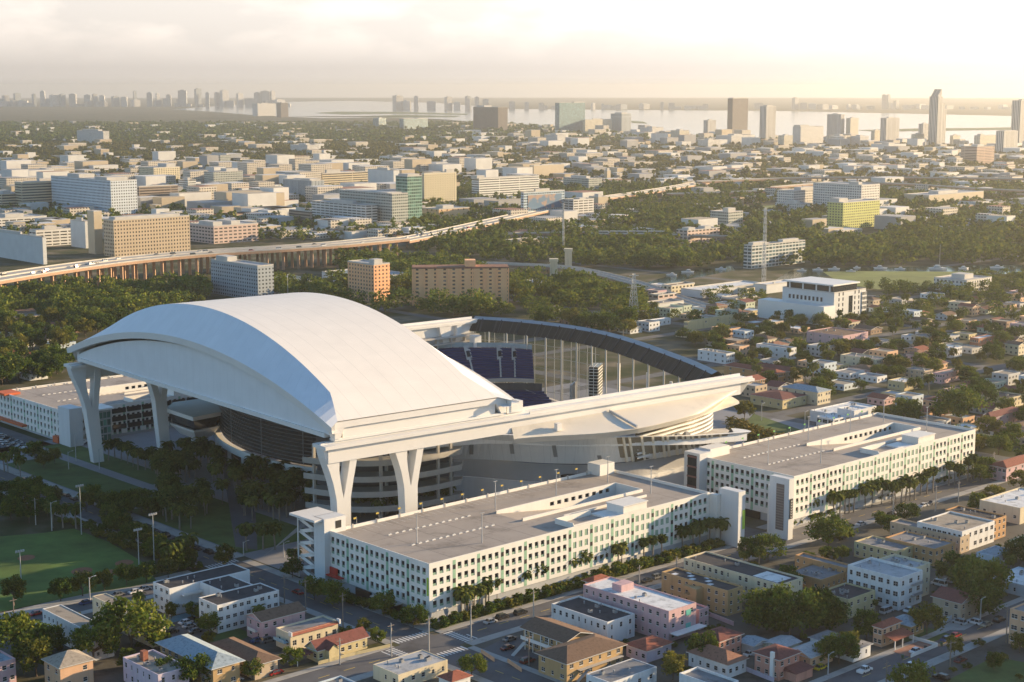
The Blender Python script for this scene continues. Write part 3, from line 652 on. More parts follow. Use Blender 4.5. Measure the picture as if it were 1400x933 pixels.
for i in (9, 12, 15, 17):                                # pale aisles up the blue upper tier
    a, b = u0[i], u1[i]; mb = MB()
    for (f0, f1, wd) in ((0, .55, .55), (.55, .98, 1.9)):
        p = [(a[0] + (b[0] - a[0]) * f + s_ * wd, a[1] + (b[1] - a[1]) * f, 17.9 + 14 * f + 1.0) for f, s_ in ((f0, -1), (f0, 1), (f1, 1), (f1, -1))]; mb.poly(p)
    p = [(a[0] + (b[0] - a[0]) * f + s_ * 1.1, a[1] + (b[1] - a[1]) * f, 18.0 + 14 * f + 1.2) for f, s_ in ((.62, -1), (.62, 1), (.8, 1), (.8, -1))]; mb.poly(p, 1)
    mb.build('aisle', [concrete, dark], st1)
mb = MB()
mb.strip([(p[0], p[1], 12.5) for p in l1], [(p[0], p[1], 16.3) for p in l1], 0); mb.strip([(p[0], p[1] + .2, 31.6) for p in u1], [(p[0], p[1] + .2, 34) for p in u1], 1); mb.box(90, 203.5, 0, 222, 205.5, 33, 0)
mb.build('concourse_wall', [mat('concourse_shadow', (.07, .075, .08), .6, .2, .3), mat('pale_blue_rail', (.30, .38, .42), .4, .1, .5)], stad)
mb = MB()
for z in (33.5, 36.6): mb.box(90, 200.2, z, 222, 203.4, z + .7)
for x in range(96, 222, 9): mb.box(x, 201, 31, x + .8, 203.2, 37.4)
mb.build('press_gallery', [concrete], stad)
mb = MB(); mb.box(214, 194, 3, 218.4, 198.4, 37.4); mb.build('corner_pier', [white], stad)
mb = MB(); mb.poly([(221, 160, 13), (223, 164, 13), (242, 128, 2.5), (239, 126, 2.5)], 0); mb.poly([(218, 154, 6), (220, 157, 6), (236, 124, 1), (233, 122, 1)], 0); mb.build('stair', [concrete], stad)
mb = MB(); mb.box(0, 0, 4, .9, 12, 20, 0); mb.box(-.12, .5, 5, 0, 11.5, 19.4, 1); mb.build('video_screen', [metal_g, dark], stad, loc=(222.5, 128.0, 0), rotz=R(-52))
mb = MB(); mb.box(0, 0, 1, 4.6, 13, 29, 0); sbw = mb.build('scoreboard_block', [matwin('scoreboard', (.62, .62, .58), (.015, .017, .022), 2.4, 1.55, 2.1, 1.2)], stad, loc=(230.5, 123, 0), rotz=R(-52))
mb = MB()
for k in range(7):
    a = k / 6 * 2.2; mb.tube([(221 + 9 * math.cos(a + j * .22), 70 + 9 * math.sin(a + j * .22), 9 + 3 * math.sin(j * .5)) for j in range(7)], .5, 6)
mb.build('sculpture_arcs', [white], stad)
# north and east outside wall of the bowl (seen from round the corner)
ow = spline([(112, 224), (150, 226), (190, 222), (226, 210)], 16)
mb = MB(); mb.strip([(p[0], p[1], 0) for p in ow][::-1], [(p[0], p[1], 38) for p in ow][::-1]); mb.build('north_wall', [whitew], stad)
for x in (30, 62): pass
stad_poly = [SW(x, y)[:2] for x, y in ([(20, 60), (20, 20), (-3, -8), (40, -9), (90, -8), (140, -25), (205, -38), (230, 20), (250, 90), (252, 165), (236, 215), (110, 232), (40, 230), (36, 140)])]
# slim masts standing up beside the roof
for px, y0, y1 in ((289, 350, 413), (394, 375, 408), (375, 378, 409)): pass

# ================================================================== GARAGES
gwall = mat('garage_precast', (.72, .705, .66), .75, .05, .12, streak=True)
gdeck = mat('garage_deck', (.33, .29, .255), .9, .14, .1, stain=.22)
gbase = mat('garage_base', (.40, .42, .44), .85, .08, .2)
def open_window(wd, ht, mode):                           # recessed opening: dark above, green louvre below, or all green louvre
    mb = MB(); d = .38
    if mode == 0:
        mb.poly([(-wd / 2, d, 0), (wd / 2, d, 0), (wd / 2, d, ht), (-wd / 2, d, ht)], 1)
        mb.box(-wd / 2, .12, 0, wd / 2, .2, ht * .36, 0)
    else: mb.box(-wd / 2, .12, 0, wd / 2, .2, ht, 0)
    return mb.mesh('opening', [mat('louvre_green', (.24, .36, .27), .6, .15, .8), dark])
WOP = [open_window(1.6, 2.2, 0), open_window(1.6, 2.2, 1)]
def garage(a0, b0, a1, b1, h, label, closed_s, closed_w, nbs, nbw, slot):
    A, B = a1 - a0, b1 - b0
    g = thing('parking_garage', label, 'parking garage', W(a0, b0), ROT)
    FOOT.append((a0, b0, a1, b1))
    wt = MB(); wins = []; strips = []
    def face(p0, p1, rot, nb, closed):
        L = math.hypot(p1[0] - p0[0], p1[1] - p0[1]); ux, uy = (p1[0] - p0[0]) / L, (p1[1] - p0[1]) / L
        bay = L / nb; holes = []
        for i in range(nb):
            for j in range(3):
                u = i * bay + bay * (.22 + .27 * j)
                for f in range(4):
                    z = h - 4.05 - f * 3.52; holes.append((u - .8, z, u + .8, z + 2.2))
                    m = 1 if (i in closed and f < 3) or ((i * 7 + j * 3 + f * 0) % 11 == 4) else 0
                    wins.append((p0[0] + ux * u, p0[1] + uy * u, z, rot, m))
        facade(wt, p0, p1, 3.1, h, holes, .4, 0)
        for i in range(1, nb): strips.append((p0[0] + ux * i * bay, p0[1] + uy * i * bay, rot))
    face((0, 0), (A, 0), 0, nbs, closed_s); face((0, B), (0, 0), -math.pi / 2, nbw, closed_w)
    facade(wt, (A, 0), (A, B), 0, h, [(3 + i * 8.5, 4 + f * 3.5, 9.5 + i * 8.5, 6 + f * 3.5) for i in range(5) for f in range(4)], .6, 0); facade(wt, (A, B), (0, B), 0, h, [(4 + i * 8.6, 3 + f * 3.5, 11 + i * 8.6, 5 + f * 3.5) for i in range(int(A / 8.6) - 1) for f in range(4)], .6, 0)
    for (x0, y0, x1, y1) in ((0, 0, A, .3), (0, B - .3, A, B), (0, .3, .3, B - .3), (A - .3, .3, A, B - .3)):
        wt.poly([(x0, y0, h), (x1, y0, h), (x1, y1, h), (x0, y1, h)], 0)
    D = h - 1.05
    for q in ([(.3, .3), (A - .3, .3)], [(A - .3, .3), (A - .3, B - .3)], [(A - .3, B - .3), (.3, B - .3)], [(.3, B - .3), (.3, .3)]):
        (xa, ya), (xb, yb) = q; wt.poly([(xb, yb, D), (xa, ya, D), (xa, ya, h), (xb, yb, h)], 0)
    wt.build('wall', [gwall], g)
    mb = MB(); mb.box(.5, .5, 0, A - .5, B - .5, 3.1, 0, bottom=False)
    mb.box(.9, .9, 3.2, A - .9, B - .9, 3.4, 1)
    mb.build('base', [gbase, dark], g)
    for (x, y, rot) in strips:                           # green strips between the wall panels
        c, s = math.cos(rot), math.sin(rot); mb = MB()
        for k in range(10):
            z0 = 3.2 + k * (h - 4.0) / 10; z1 = z0 + (h - 4.0) / 10
            q = [(-.62, -.03), (.62, -.03)]; pts = [(x + u * c - v * s, y + u * s + v * c) for u, v in q]
            mb.poly([(*pts[0], z0), (*pts[1], z0), (*pts[1], z1), (*pts[0], z1)], 1 if (k % 3 == 2) else 0)
        mb.build('pilaster_strip', [green1, dark], g)
    near = sorted(range(len(wins)), key=lambda i: wins[i][0] + 2 * wins[i][1])
    keep = set(near[:100]); rest = {0: MB(), 1: MB()}
    rv, rf, rm = [], [], []
    rest = MB()
    for i, (x, y, z, rot, m) in enumerate(wins):
        if i in keep: inst('opening', WOP[m], g, (x, y, z), rot)
        else:
            me = WOP[m]; c, s = math.cos(rot), math.sin(rot); k0 = len(rest.v)
            rest.v += [(x + v.co.x * c - v.co.y * s, y + v.co.x * s + v.co.y * c, z + v.co.z) for v in me.vertices]
            for p in me.polygons: rest.f.append(tuple(k0 + q for q in p.vertices)); rest.m.append(p.material_index)
    ro = rest.build('openings', [MATS['louvre_green'], dark], g); ro['kind'] = 'stuff'
    # deck with the sunken ramp slot
    (s0, s1, t0, t1) = slot; mb = MB(); zd = D
    for (x0, y0, x1, y1) in ((.3, .3, A - .3, t0), (.3, t1, A - .3, B - .3), (.3, t0, s0, t1), (s1, t0, A - .3, t1)):
        mb.poly([(x0, y0, zd), (x1, y0, zd), (x1, y1, zd), (x0, y1, zd)], 0)
    tm = (t0 + t1) / 2
    mb.poly([(s0, t0, zd), (s1, t0, zd - 7), (s1, t1, zd - 7), (s0, t1, zd)], 0)
    mb.build('roof_deck', [gdeck], g)
    mb = MB()
    def slotwall(y, out):                                # ramp side walls with square openings
        n = int((s1 - s0 - 26) / 3.6)
        holes = [(26 + i * 3.6, zd - 1.9, 28.1 + i * 3.6, zd - .4) for i in range(n)]
        facade(mb, (s0, y), (s1, y), zd - 8, zd + 1.1, holes, .5, 0)
        mb.poly([(s0, y, zd + 1.1), (s1, y, zd + 1.1), (s1, y + .5, zd + 1.1), (s0, y + .5, zd + 1.1)], 0); mb.poly([(s1, y + .5, zd), (s0, y + .5, zd), (s0, y + .5, zd + 1.1), (s1, y + .5, zd + 1.1)], 0)
        for i in range(n): mb.poly([(s0 + 26 + i * 3.6, y + .5, zd - 1.9), (s0 + 28.1 + i * 3.6, y + .5, zd - 1.9), (s0 + 28.1 + i * 3.6, y + .5, zd - .4), (s0 + 26 + i * 3.6, y + .5, zd - .4)], 1)
    slotwall(t1, 1); slotwall(t0 - .5, 1)
    mb.box(s1, t0 - .5, zd - 7.5, s1 + .4, t1 + .5, zd + 1.1, 0)
    x0 = s0 + 14; 
    facade(mb, (x0, t0 - 6.5), (s1 - 4, t0 - 6.5), zd + .01, zd + .9, [], .3, 0); mb.box(x0, t0 - 6.4, zd + .01, s1 - 4, t0 - 6.1, zd + .9, 0)
    mb.build('ramp_wall', [gwall, dark], g)
    px_ = slot[1] * .75
    mb = MB(); mb.box(px_, 1.0, zd + .01, px_ + 12, 9.0, zd + 3.2, 0); mb.box(px_ - .3, .6, zd + 3.2, px_ + 12.3, 9.3, zd + 3.5, 0); mb.build('stair_penthouse', [gwall], g)
    xs = s0 + 6; mb = MB(); mb.box(xs, .8, zd + .01, xs + 17, 1.1, zd + 1.3, 0); mb.box(xs, 9.5, zd + .01, xs + 17, 9.9, zd + 1.9, 0); mb.box(xs, 1.1, zd + .01, xs + .3, 9.5, zd + 1.9, 0); mb.box(xs + 17.2, .7, zd + .01, xs + 26, 9.6, zd + .55, 1); mb.build('light_well', [gwall, white], g)
    mb = MB()                                            # white herringbone bay dividers on the open deck
    for yy in (B * .42, B * .70):
        for i in range(13):
            x = 11 + i * 2.9 + (yy > B / 2) * 2
            mb.poly([(x, yy, zd + .02), (x + .35, yy - .1, zd + .02), (x + 2.6, yy + 1.7, zd + .02), (x + 2.3, yy + 1.9, zd + .02)])
            mb.box(x + .2, yy + .1, zd + .02, x + 1.6, yy + .35, zd + .35)
    for i in range(int(A / 2.8) - 2):
        for yy in (B - 5.8,): mb.poly([(3 + i * 2.8, yy, zd + .012), (3.12 + i * 2.8, yy, zd + .012), (3.12 + i * 2.8, yy + 5, zd + .012), (3 + i * 2.8, yy + 5, zd + .012)])
    mb.build('bay_markings', [linem], g)
    mb = MB()
    for i in range(1, int(A / 12)):
        if not (s0 - 2 < i * 12 < s1 + 2): mb.poly([(i * 12, .4, zd + .008), (i * 12 + .16, .4, zd + .008), (i * 12 + .16, B - .4, zd + .008), (i * 12, B - .4, zd + .008)])
    for yy in (B * .3, B * .66): mb.poly([(.4, yy, zd + .008), (s0 - 1, yy, zd + .008), (s0 - 1, yy + .14, zd + .008), (.4, yy + .14, zd + .008)])
    mb.build('deck_joints', [mat('joint_sealant', (.12, .11, .105), .9, .2, .5)], g)
    part_boxes(g, 'parapet_post', concrete, [(i * 10.2 + 9.6, B - .45, D, i * 10.2 + 10.2, B + .02, h + .35) for i in range(int(A / 10.2))])
    return g
g1 = garage(310, 374.5, 443.2, 427, 19, 'white garage nearest the street corner with rows of square green louvred openings', {6, 7, 8, 9, 10}, set(), 13, 5, (58, 118, 20, 33))
g2 = garage(482, 366, 608, 416, 20, 'white garage beyond the cross street with a tall dark vertical sign', {3, 4, 5, 6, 7, 8}, set(), 12, 5, (50, 112, 19, 32))
def tower_box(parent, a0, b0, x0, y0, x1, y1, z, m=gwall, name='stair_tower'):
    mb = MB(); mb.box(x0, y0, 0, x1, y1, z, 0, bottom=False); mb.box(x0 + .3, y0 + .3, z, x1 - .3, y1 - .3, z + .02, 0); return mb.build(name, [m], parent)
pw = mat('stair_tower_wall', (.62, .63, .63), .75, .05, .15, streak=True)
# first garage: stair tower with zigzag stairs at its north-west corner, lift tower at its south-east
tower_box(g1, 0, 0, -2.4, 51.5, 6.5, 57.5, 23.2, pw)
mb = MB(); mb.box(-5.6, 52.5, 22.4, 6.2, 67, 23.2); mb.build('stair_canopy', [white], g1)
mb = MB()
for f in range(5):
    z = 1 + f * 4.3; y0, y1 = 58, 66
    mb.poly([(-2, y0, z), (-2, y1, z + 2.1), (.2, y1, z + 2.1), (.2, y0, z)]); mb.poly([(-2, y1, z + 2.1), (-2, y0, z + 4.2), (.2, y0, z + 4.2), (.2, y1, z + 2.1)])
    for (ya, za, yb, zb) in ((y0, z, y1, z + 2.1), (y1, z + 2.1, y0, z + 4.2)): mb.poly([(-2.05, ya, za - .3), (-2.05, yb, zb - .3), (-2.05, yb, zb + .95), (-2.05, ya, za + .95)])
    mb.box(-2.1, 66, z + 1.9, 3, 67.4, z + 2.2)
mb.box(3, 58, 0, 3.4, 67, 22.4, 1); mb.box(-2.1, 67.1, 0, -1.7, 67.5, 22.4, 0)
mb.build('stairs', [white, mat('stairs_back', (.12, .13, .14), .7, .1, .3)], g1)
part_boxes(g1, 'doorway', dark, [(6.55, 53, 19.6, 6.6, 55.5, 22.2), (2.2, 51.45, 19.4, 4.6, 51.49, 22)])
tower_box(g1, 0, 0, 135.6, -11.6, 139.4, -2.5, 20.6, pw); mb = MB(); mb.box(133.3, -3.2, 0, 135.5, .6, 18.4); mb.build('link_wall', [gwall], g1)
part_boxes(g1, 'green_screen', green2, [(137.9, -11.75, 6.5, 139.3, -11.63, 13.6)])
mb = MB(); mb.box(124, 47, 18, 132, 53.6, 22.4); mb.build('lift_house', [gwall], g1)
mb = MB(); mb.box(-.55, 47.5, 4.6, -.1, 52, 6.8); mb.box(-2.2, 44, 4.2, -.1, 51.5, 4.5); mb.build('red_shop_sign', [mat('red_sign', (.5, .04, .03), .5, .05, 1)], g1)
mb = MB(); mb.box(-.35, .35, 8.6, .25, .9, 14.4); mb.build('green_screen', [green2], g1)
part_boxes(g1, 'garage_entrance', dark, [(-.05, 14, .1, .55, 24, 2.6), (-.05, 30, .1, .55, 38, 2.6)])
mb = MB(); mb.box(-3.4, 13, 3.0, -.02, 26, 3.3); mb.build('entrance_canopy', [concrete], g1)
# second garage: corner tower with the vertical sign, glazed tower at the north-west
tower_box(g2, 0, 0, -15.2, -9.4, -12.4, -.4, 23, pw)
mb = MB(); mb.box(-15.32, -7.2, 3.2, -15.22, -3.6, 20.6, 0)
for z in range(4, 20, 1): mb.box(-15.36, -7.1, z, -15.3, -3.7, z + .35, 1)
mb.build('metal_screen', [mat('bronze_screen', (.16, .13, .12), .5, .1, .4), mat('screen_slat', (.25, .22, .20), .5, .1, .4)], g2)
mb = MB(); mb.box(-14.7, -9.75, 8, -13.1, -9.43, 15.5, 0)
for k, (p) in enumerate(range(7)):
    z = 8.5 + k * .98; mb.box(-14.35, -9.8, z, -13.45, -9.755, z + .16, 1); mb.box(-14.35, -9.8, z + .16, -14.2, -9.755, z + .62, 1); mb.box(-13.6, -9.8, z + .16, -13.45, -9.755, z + .62, 1)
mb.build('vertical_sign', [dark, linem], g2)
facade_w = MB(); facade_w.box(-12.35, -.3, 0, -.02, 2.6, 18.6); facade_w.build('link_wall', [gwall], g2)
part_boxes(g2, 'garage_entrance', dark, [(-.08, 16, .1, .5, 26, 3.0)])
tower_box(g2, 0, 0, -4.5, 43, 3.2, 51, 22, pw)
mb = MB(); mb.box(-4.62, 44.5, 2, -4.52, 49.2, 21, 0)
for z in range(4, 21, 4): mb.box(-4.7, 44.3, z, -4.6, 49.4, z + .7, 1)
mb.build('tower_glazing', [glassd, mat('red_brown_band', (.20, .10, .09), .6, .1, .4)], g2)
mb = MB(); mb.box(3.2, 44, 19, 15, 50.3, 22.6); mb.build('lift_house', [gwall], g2)
# garage behind the plaza
garage(348.6, 686, 440, 756, 15.8, 'white garage seen between the tall roof columns west of the plaza', set(), set(), 9, 5, (30, 78, 30, 44)).name = 'parking_garage'
g3 = [o for o, _ in THINGS if o.name.startswith('parking_garage')][-1]
tower_box(g3, 0, 0, -1.6, -7, 5, 4, 18.0, pw)
mb = MB(); mb.box(5, -6.5, 15, 22, 6, 15.8, 0)
for f in range(4):
    z = .5 + f * 3.9
    for (xa, za, xb, zb) in ((5.2, z, 9.5, z + 1.9), (9.5, z + 1.9, 13.5, z + 1.9)): mb.poly([(xa, -6.3, za), (xb, -6.3, zb), (xb, -6.3, zb + 1.1), (xa, -6.3, za + 1.1)], 0)
    mb.box(5, -6, z + 1.7, 16, -2, z + 2.0, 0)
mb.box(14, -6, 0, 20, 0, 15, 1); mb.build('stairs', [white, matwin('green_glazing', (.30, .34, .33), (.06, .16, .12), 2, 3.6, 1.7, 2.8)], g3)
part_boxes(g3, 'orange_awning', mat('orange_awning', (.55, .13, .05), .7, .1, .6), [(-2.6, 40, 2.4, .3, 70, 3.3), (-2.4, 58, 15.1, 6, 68, 16.2), (-2.4, 4, .2, -.2, 9, 3.2)])
part_boxes(g3, 'open_bay', dark, [(24 + i * 8.2, -.55, 3.6 + f * 3.9, 31.2 + i * 8.2, -.06, 5.8 + f * 3.9) for f in range(3) for i in range(8)])

# ================================================================== BUILDINGS
WALLC = {'white': (.66, .67, .67), 'cream': (.60, .53, .38), 'pink': (.54, .36, .37), 'peach': (.60, .38, .24), 'ochre': (.44, .30, .15), 'yellow': (.52, .44, .25), 'salmon': (.50, .25, .19),
         'tan': (.45, .36, .26), 'grey': (.42, .43, .43), 'pale blue': (.48, .56, .62), 'mauve': (.52, .45, .52), 'brick': (.32, .15, .10), 'orange': (.46, .27, .13), 'pale green': (.45, .52, .42), 'brown': (.24, .16, .11)}
ROOFC = {'black': (.045, .045, .05), 'grey': (.20, .20, .205), 'pale grey': (.36, .37, .38), 'white': (.62, .63, .63), 'tan': (.30, .26, .21), 'brown': (.15, .095, .065), 'red': (.26, .085, .055),
         'blue grey': (.27, .33, .37), 'dark red': (.17, .06, .05), 'rust': (.24, .12, .08)}
def wallmat(c): return mat('stucco_' + c.replace(' ', '_'), WALLC[c], .85, .08, .25, stain=.12, streak=True)
def roofmat(c, pitched): return mat(('tiles_' if pitched else 'roofing_') + c.replace(' ', '_'), ROOFC[c], .9, .22, .35 if not pitched else 1.2, stain=.28)
WINM = {}
def window_mesh(wd, ht):
    k = (round(wd, 1), round(ht, 1))
    if k not in WINM:
        mb = MB(); a = k[0] / 2; b = k[1]; f = .07
        mb.poly([(-a, .11, 0), (a, .11, 0), (a, .11, b), (-a, .11, b)], 1)
        for x0, x1, z0, z1 in ((-a, -a + f, 0, b), (a - f, a, 0, b), (-a + f, a - f, 0, f), (-a + f, a - f, b - f, b), (-a + f, a - f, b * .5 - .03, b * .5 + .03)): mb.box(x0, .05, z0, x1, .1, z1, 0)
        if k[0] > 1.3: mb.box(-.03, .05, f, .03, .1, b - f, 0)
        mb.box(-a - .08, -.08, -.12, a + .08, .1, -.01, 0)
        WINM[k] = mb.mesh('window', [frame_w, glassd])
    return WINM[k]
def acmesh():
    mb = MB(); mb.box(-.6, -.5, 0, .6, .5, .9, 0); mb.tube([(0, 0, .9), (0, 0, 1.0)], .4, 10, 1); return mb.mesh('ac_unit', [metal_g, dark])
def ventmesh():
    mb = MB(); mb.tube([(0, 0, 0), (0, 0, .7)], .18, 8); mb.tube([(0, 0, .7), (0, 0, .9)], [.3, .1], 8); return mb.mesh('roof_vent', [metal_g])
ACM, VTM = acmesh(), ventmesh()
def solve_len(a, b, z, px, axis):                        # length along axis 0 (east) or 1 (north) so that the far end shows at column px
    lo, hi = 0.0, 160.0
    for _ in range(40):
        m = (lo + hi) / 2; p = W(a + (m if axis == 0 else 0), b + (m if axis == 1 else 0), z); x = pr(*p)[0]
        if (x < px) == (axis == 0): lo = m
        else: hi = m
    return lo
def block(root, x0, y0, A, B, h, wm, rm, roof='flat', fl=2, ns=0, nw=0, wsz=(1.2, 1.3), over=.6, rh=1.8, par=.5, win=True, rnd=None, ne=0, gable_mat=None, junk=True):
    rnd = rnd or random
    wt = MB(); fh = (h - (par if roof == 'flat' else .2)) / fl
    ww, wh = wsz; wh = min(wh, fh * .55)
    hs, hw = [], []
    def holes(n, L, lst):
        for f in range(fl):
            for i in range(n):
                if rnd.random() < .08: continue
                u = (i + .5) * L / n; q = ww * rnd.choice((1, 1, 1, .6)); q = min(round(q, 1), L / n * .8); q = round(q, 1)
                if q < .4: continue
                z = f * fh + fh * .34; lst.append((u - q / 2, z, u + q / 2, z + round(wh, 1), q))
    if win: holes(ns, A, hs); holes(nw, B, hw)
    P4 = [(x0, y0), (x0 + A, y0), (x0 + A, y0 + B), (x0, y0 + B)]
    facade(wt, P4[0], P4[1], 0, h, [q[:4] for q in hs], .12); facade(wt, P4[1], P4[2], 0, h, []); facade(wt, P4[2], P4[3], 0, h, []); facade(wt, P4[3], P4[0], 0, h, [q[:4] for q in hw], .12)
    if roof == 'flat':
        t = .28; d = h - par
        for a, b, c, e in ((x0, y0, x0 + A, y0 + t), (x0, y0 + B - t, x0 + A, y0 + B), (x0, y0 + t, x0 + t, y0 + B - t), (x0 + A - t, y0 + t, x0 + A, y0 + B - t)): wt.poly([(a, b, h), (c, b, h), (c, e, h), (a, e, h)])
        I = [(x0 + t, y0 + t), (x0 + A - t, y0 + t), (x0 + A - t, y0 + B - t), (x0 + t, y0 + B - t)]
        for i in range(4): p, q = I[i], I[(i + 1) % 4]; wt.poly([(q[0], q[1], d), (p[0], p[1], d), (p[0], p[1], h), (q[0], q[1], h)])
        mb = MB(); mb.poly([(*p, d) for p in I]); rf = mb.build('roof', [rm], root)
        if junk and A > 8 and B > 8:
            for _ in range(rnd.randint(1, 4)): inst('ac_unit', ACM, rf, (x0 + rnd.uniform(2, A - 2), y0 + rnd.uniform(2, B - 2), d), rnd.choice((0, 1.57)))
            for _ in range(rnd.randint(2, 5)): inst('roof_vent', VTM, rf, (x0 + rnd.uniform(1, A - 1), y0 + rnd.uniform(1, B - 1), d))
    else:
        o = over; a, b, c, e = x0 - o, y0 - o, x0 + A + o, y0 + B + o; z = h; mb = MB(); t = .18
        al = (c - a) >= (e - b) if roof == 'hip' else roof == 'gable_a'
        if al: m = (b + e) / 2; ins = (e - b) / 2 if roof == 'hip' else 0; r0, r1 = (a + ins, m), (c - ins, m)
        else: m = (a + c) / 2; ins = (c - a) / 2 if roof == 'hip' else 0; r0, r1 = (m, b + ins), (m, e - ins)
        q = [(a, b, z), (c, b, z), (c, e, z), (a, e, z)]; z2 = z + rh; R0, R1 = (*r0, z2), (*r1, z2)
        if al: mb.poly([q[0], q[1], R1, R0]); mb.poly([q[2], q[3], R0, R1])
        else: mb.poly([q[1], q[2], R1, R0]); mb.poly([q[3], q[0], R0, R1])
        if roof == 'hip':
            if al: mb.poly([q[1], q[2], R1]); mb.poly([q[3], q[0], R0])
            else: mb.poly([q[0], q[1], R0]); mb.poly([q[2], q[3], R1])
        else:
            if al: wt.poly([(x0, y0 + B, h), (x0, y0, h), (x0, y0 + B / 2, z2 - .3)]); wt.poly([(x0 + A, y0, h), (x0 + A, y0 + B, h), (x0 + A, y0 + B / 2, z2 - .3)])
            else: wt.poly([(x0, y0, h), (x0 + A, y0, h), (x0 + A / 2, y0, z2 - .3)]); wt.poly([(x0 + A, y0 + B, h), (x0, y0 + B, h), (x0 + A / 2, y0 + B, z2 - .3)])
        for i in range(4):
            p, s = q[i], q[(i + 1) % 4]
            if roof == 'hip' or (al and i in (0, 2)) or (not al and i in (1, 3)): mb.poly([(p[0], p[1], z - t), (s[0], s[1], z - t), s, p], 1)
        if roof != 'hip':
            for k in (0, 1):
                rr = (R0, R1)[k]
                if al: u, v = (q[0], q[3]) if k == 0 else (q[1], q[2])
                else: u, v = (q[0], q[1]) if k == 0 else (q[3], q[2])
                for s in (u, v): mb.poly([s, rr, (rr[0], rr[1], rr[2] - .22), (s[0], s[1], s[2] - .22)], 1)
        mb.poly([(p[0], p[1], z - t) for p in reversed(q)], 1)
        mb.build('roof', [rm, frame_w], root)
    wt.build('wall', [wm], root)
    for (u0, z, u1, z1, qw) in hs: inst('window', window_mesh(qw, wh), root, (x0 + (u0 + u1) / 2, y0, z))
    for (u0, z, u1, z1, qw) in hw: inst('window', window_mesh(qw, wh), root, (x0, y0 + B - (u0 + u1) / 2, z), -math.pi / 2)
def near_len(x, y, xl, xr, h):
    a, b = K(x, y, h); return a, b, solve_len(a, b, h, xr, 0), solve_len(a, b, h, xl, 1)
def bld(label, cat, near, xl, xr, h, wall, roofc, roof='flat', fl=2, ns=4, nw=4, wsz=(1.3, 1.3), name='apartment_building', A=None, B=None, **kw):
    a, b, A_, B_ = near_len(near[0], near[1], xl, xr, h)
    A = A or A_; B = B or B_
    root = thing(name, label, cat, W(a, b), ROT); FOOT.append((a - 1, b - 1, a + A + 1, b + B + 1))
    wings = kw.pop('wings', []); rnd = random.Random(int(near[0] * 7 + near[1]))
    if not kw.pop('nomain', False): block(root, 0, 0, A, B, h, wallmat(wall), roofmat(roofc, roof != 'flat'), roof, fl, ns, nw, wsz, rnd=rnd, **kw)
    for (x0, y0, a_, b_, n1, n2) in wings:
        block(root, x0, y0, a_, b_, h, wallmat(wall), roofmat(roofc, roof != 'flat'), roof, fl, n1, n2, wsz, rnd=rnd, **kw)
        FOOT.append((a + x0 - 1, b + y0 - 1, a + x0 + a_ + 1, b + y0 + b_ + 1))
    root['dims'] = (A, B); 
    return root, A, B
# ---- foreground, west of the crossing
r, A, B = bld('white three storey flats with a black flat roof round a small court', 'apartment block', (297, 828), 276, 381.5, 9, 'white', 'black', fl=3, ns=9, nw=3, wsz=(1.5, 1.2), par=.25, B=10.5,
              wings=[(9, 10.5, 11, 14, 0, 0)]); 
block(r, -2, 24.5, 30, 10, 9, wallmat('white'), roofmat('black', False), 'flat', 3, 0, 3, (1.5, 1.2), par=.25); FOOT.append((300, 440, 330, 452))
for f in (3, 6): part_boxes(r, 'balcony', white, [(2, 22.6, f, 8.9, 24.45, f + .15), (2, 22.5, f + .15, 8.9, 22.6, f + 1.0)])
bld('long white two storey block with a stained tan flat roof', 'apartment block', (129, 868), 58, 155, 8, 'white', 'tan', fl=2, ns=3, nw=12, wsz=(.9, 1.1), par=.15)
bld('low cream wing with a tan roof beside the long white block', 'apartment block', (207, 853), 126, 226, 7.5, 'cream', 'tan', fl=2, ns=3, nw=6, par=.15)
bld('peach house with a tan hipped roof at the lower left', 'house', (82, 913), 59, 127, 7, 'peach', 'tan', 'hip', 2, 2, 2, name='house', rh=2.6, B=9.5)
bld('pink stucco house cut by the left edge of the photo', 'house', (-10, 908), -30, 21, 7, 'pink', 'blue grey', fl=2, ns=3, nw=2, name='house')
r, A, B = bld('mauve flat roofed house with a brick chimney at the lower left', 'house', (216, 923), 168, 258, 7, 'mauve', 'tan', fl=2, ns=3, nw=6, wsz=(1, 1.5), name='house')
part_boxes(r, 'chimney', mat('chimney_brick', (.28, .11, .07), .9, .2, 2), [(3, B - 6, 6.4, 4.6, B - 4.2, 9.3)])
r, A, B = bld('ochre two storey flats under a blue grey metal hipped roof', 'apartment block', (291, 913), 219, 327.5, 6.6, 'ochre', 'blue grey', 'hip', 2, 2, 8, wsz=(1.6, 1.2), rh=2.4, over=1.2)
part_boxes(r, 'balcony', concrete, [(-1.25, 2, 3.1, -.02, B - 2, 3.3)]); part_boxes(r, 'railing', metal_g, [(-1.28, 2, 3.3, -1.2, B - 2, 4.3)])
r, A, B = bld('brown hipped bungalow beside the ochre flats', 'house', (348, 909), 287, 379.5, 4.6, 'tan', 'brown', 'hip', 1, 2, 5, name='house', rh=2.0, over=.9)
r, A, B = bld('pale pink gabled flats with a brown shingle roof', 'apartment block', (358, 850), 337, 417, 6.6, 'pink', 'brown', 'gable_a', 2, 5, 2, rh=1.8, over=.5)
part_boxes(r, 'balcony', white, [(-1.3, 2, 2.9, -.02, 6, 3.05), (-1.3, 2, 3.05, -1.22, 6, 3.9)])
r, A, B = bld('cream house with a strip of red tiles along its parapet', 'house', (397, 867), 377, 462, 5.6, 'cream', 'grey', fl=1, ns=6, nw=2, name='house', wsz=(1.4, 1.6))
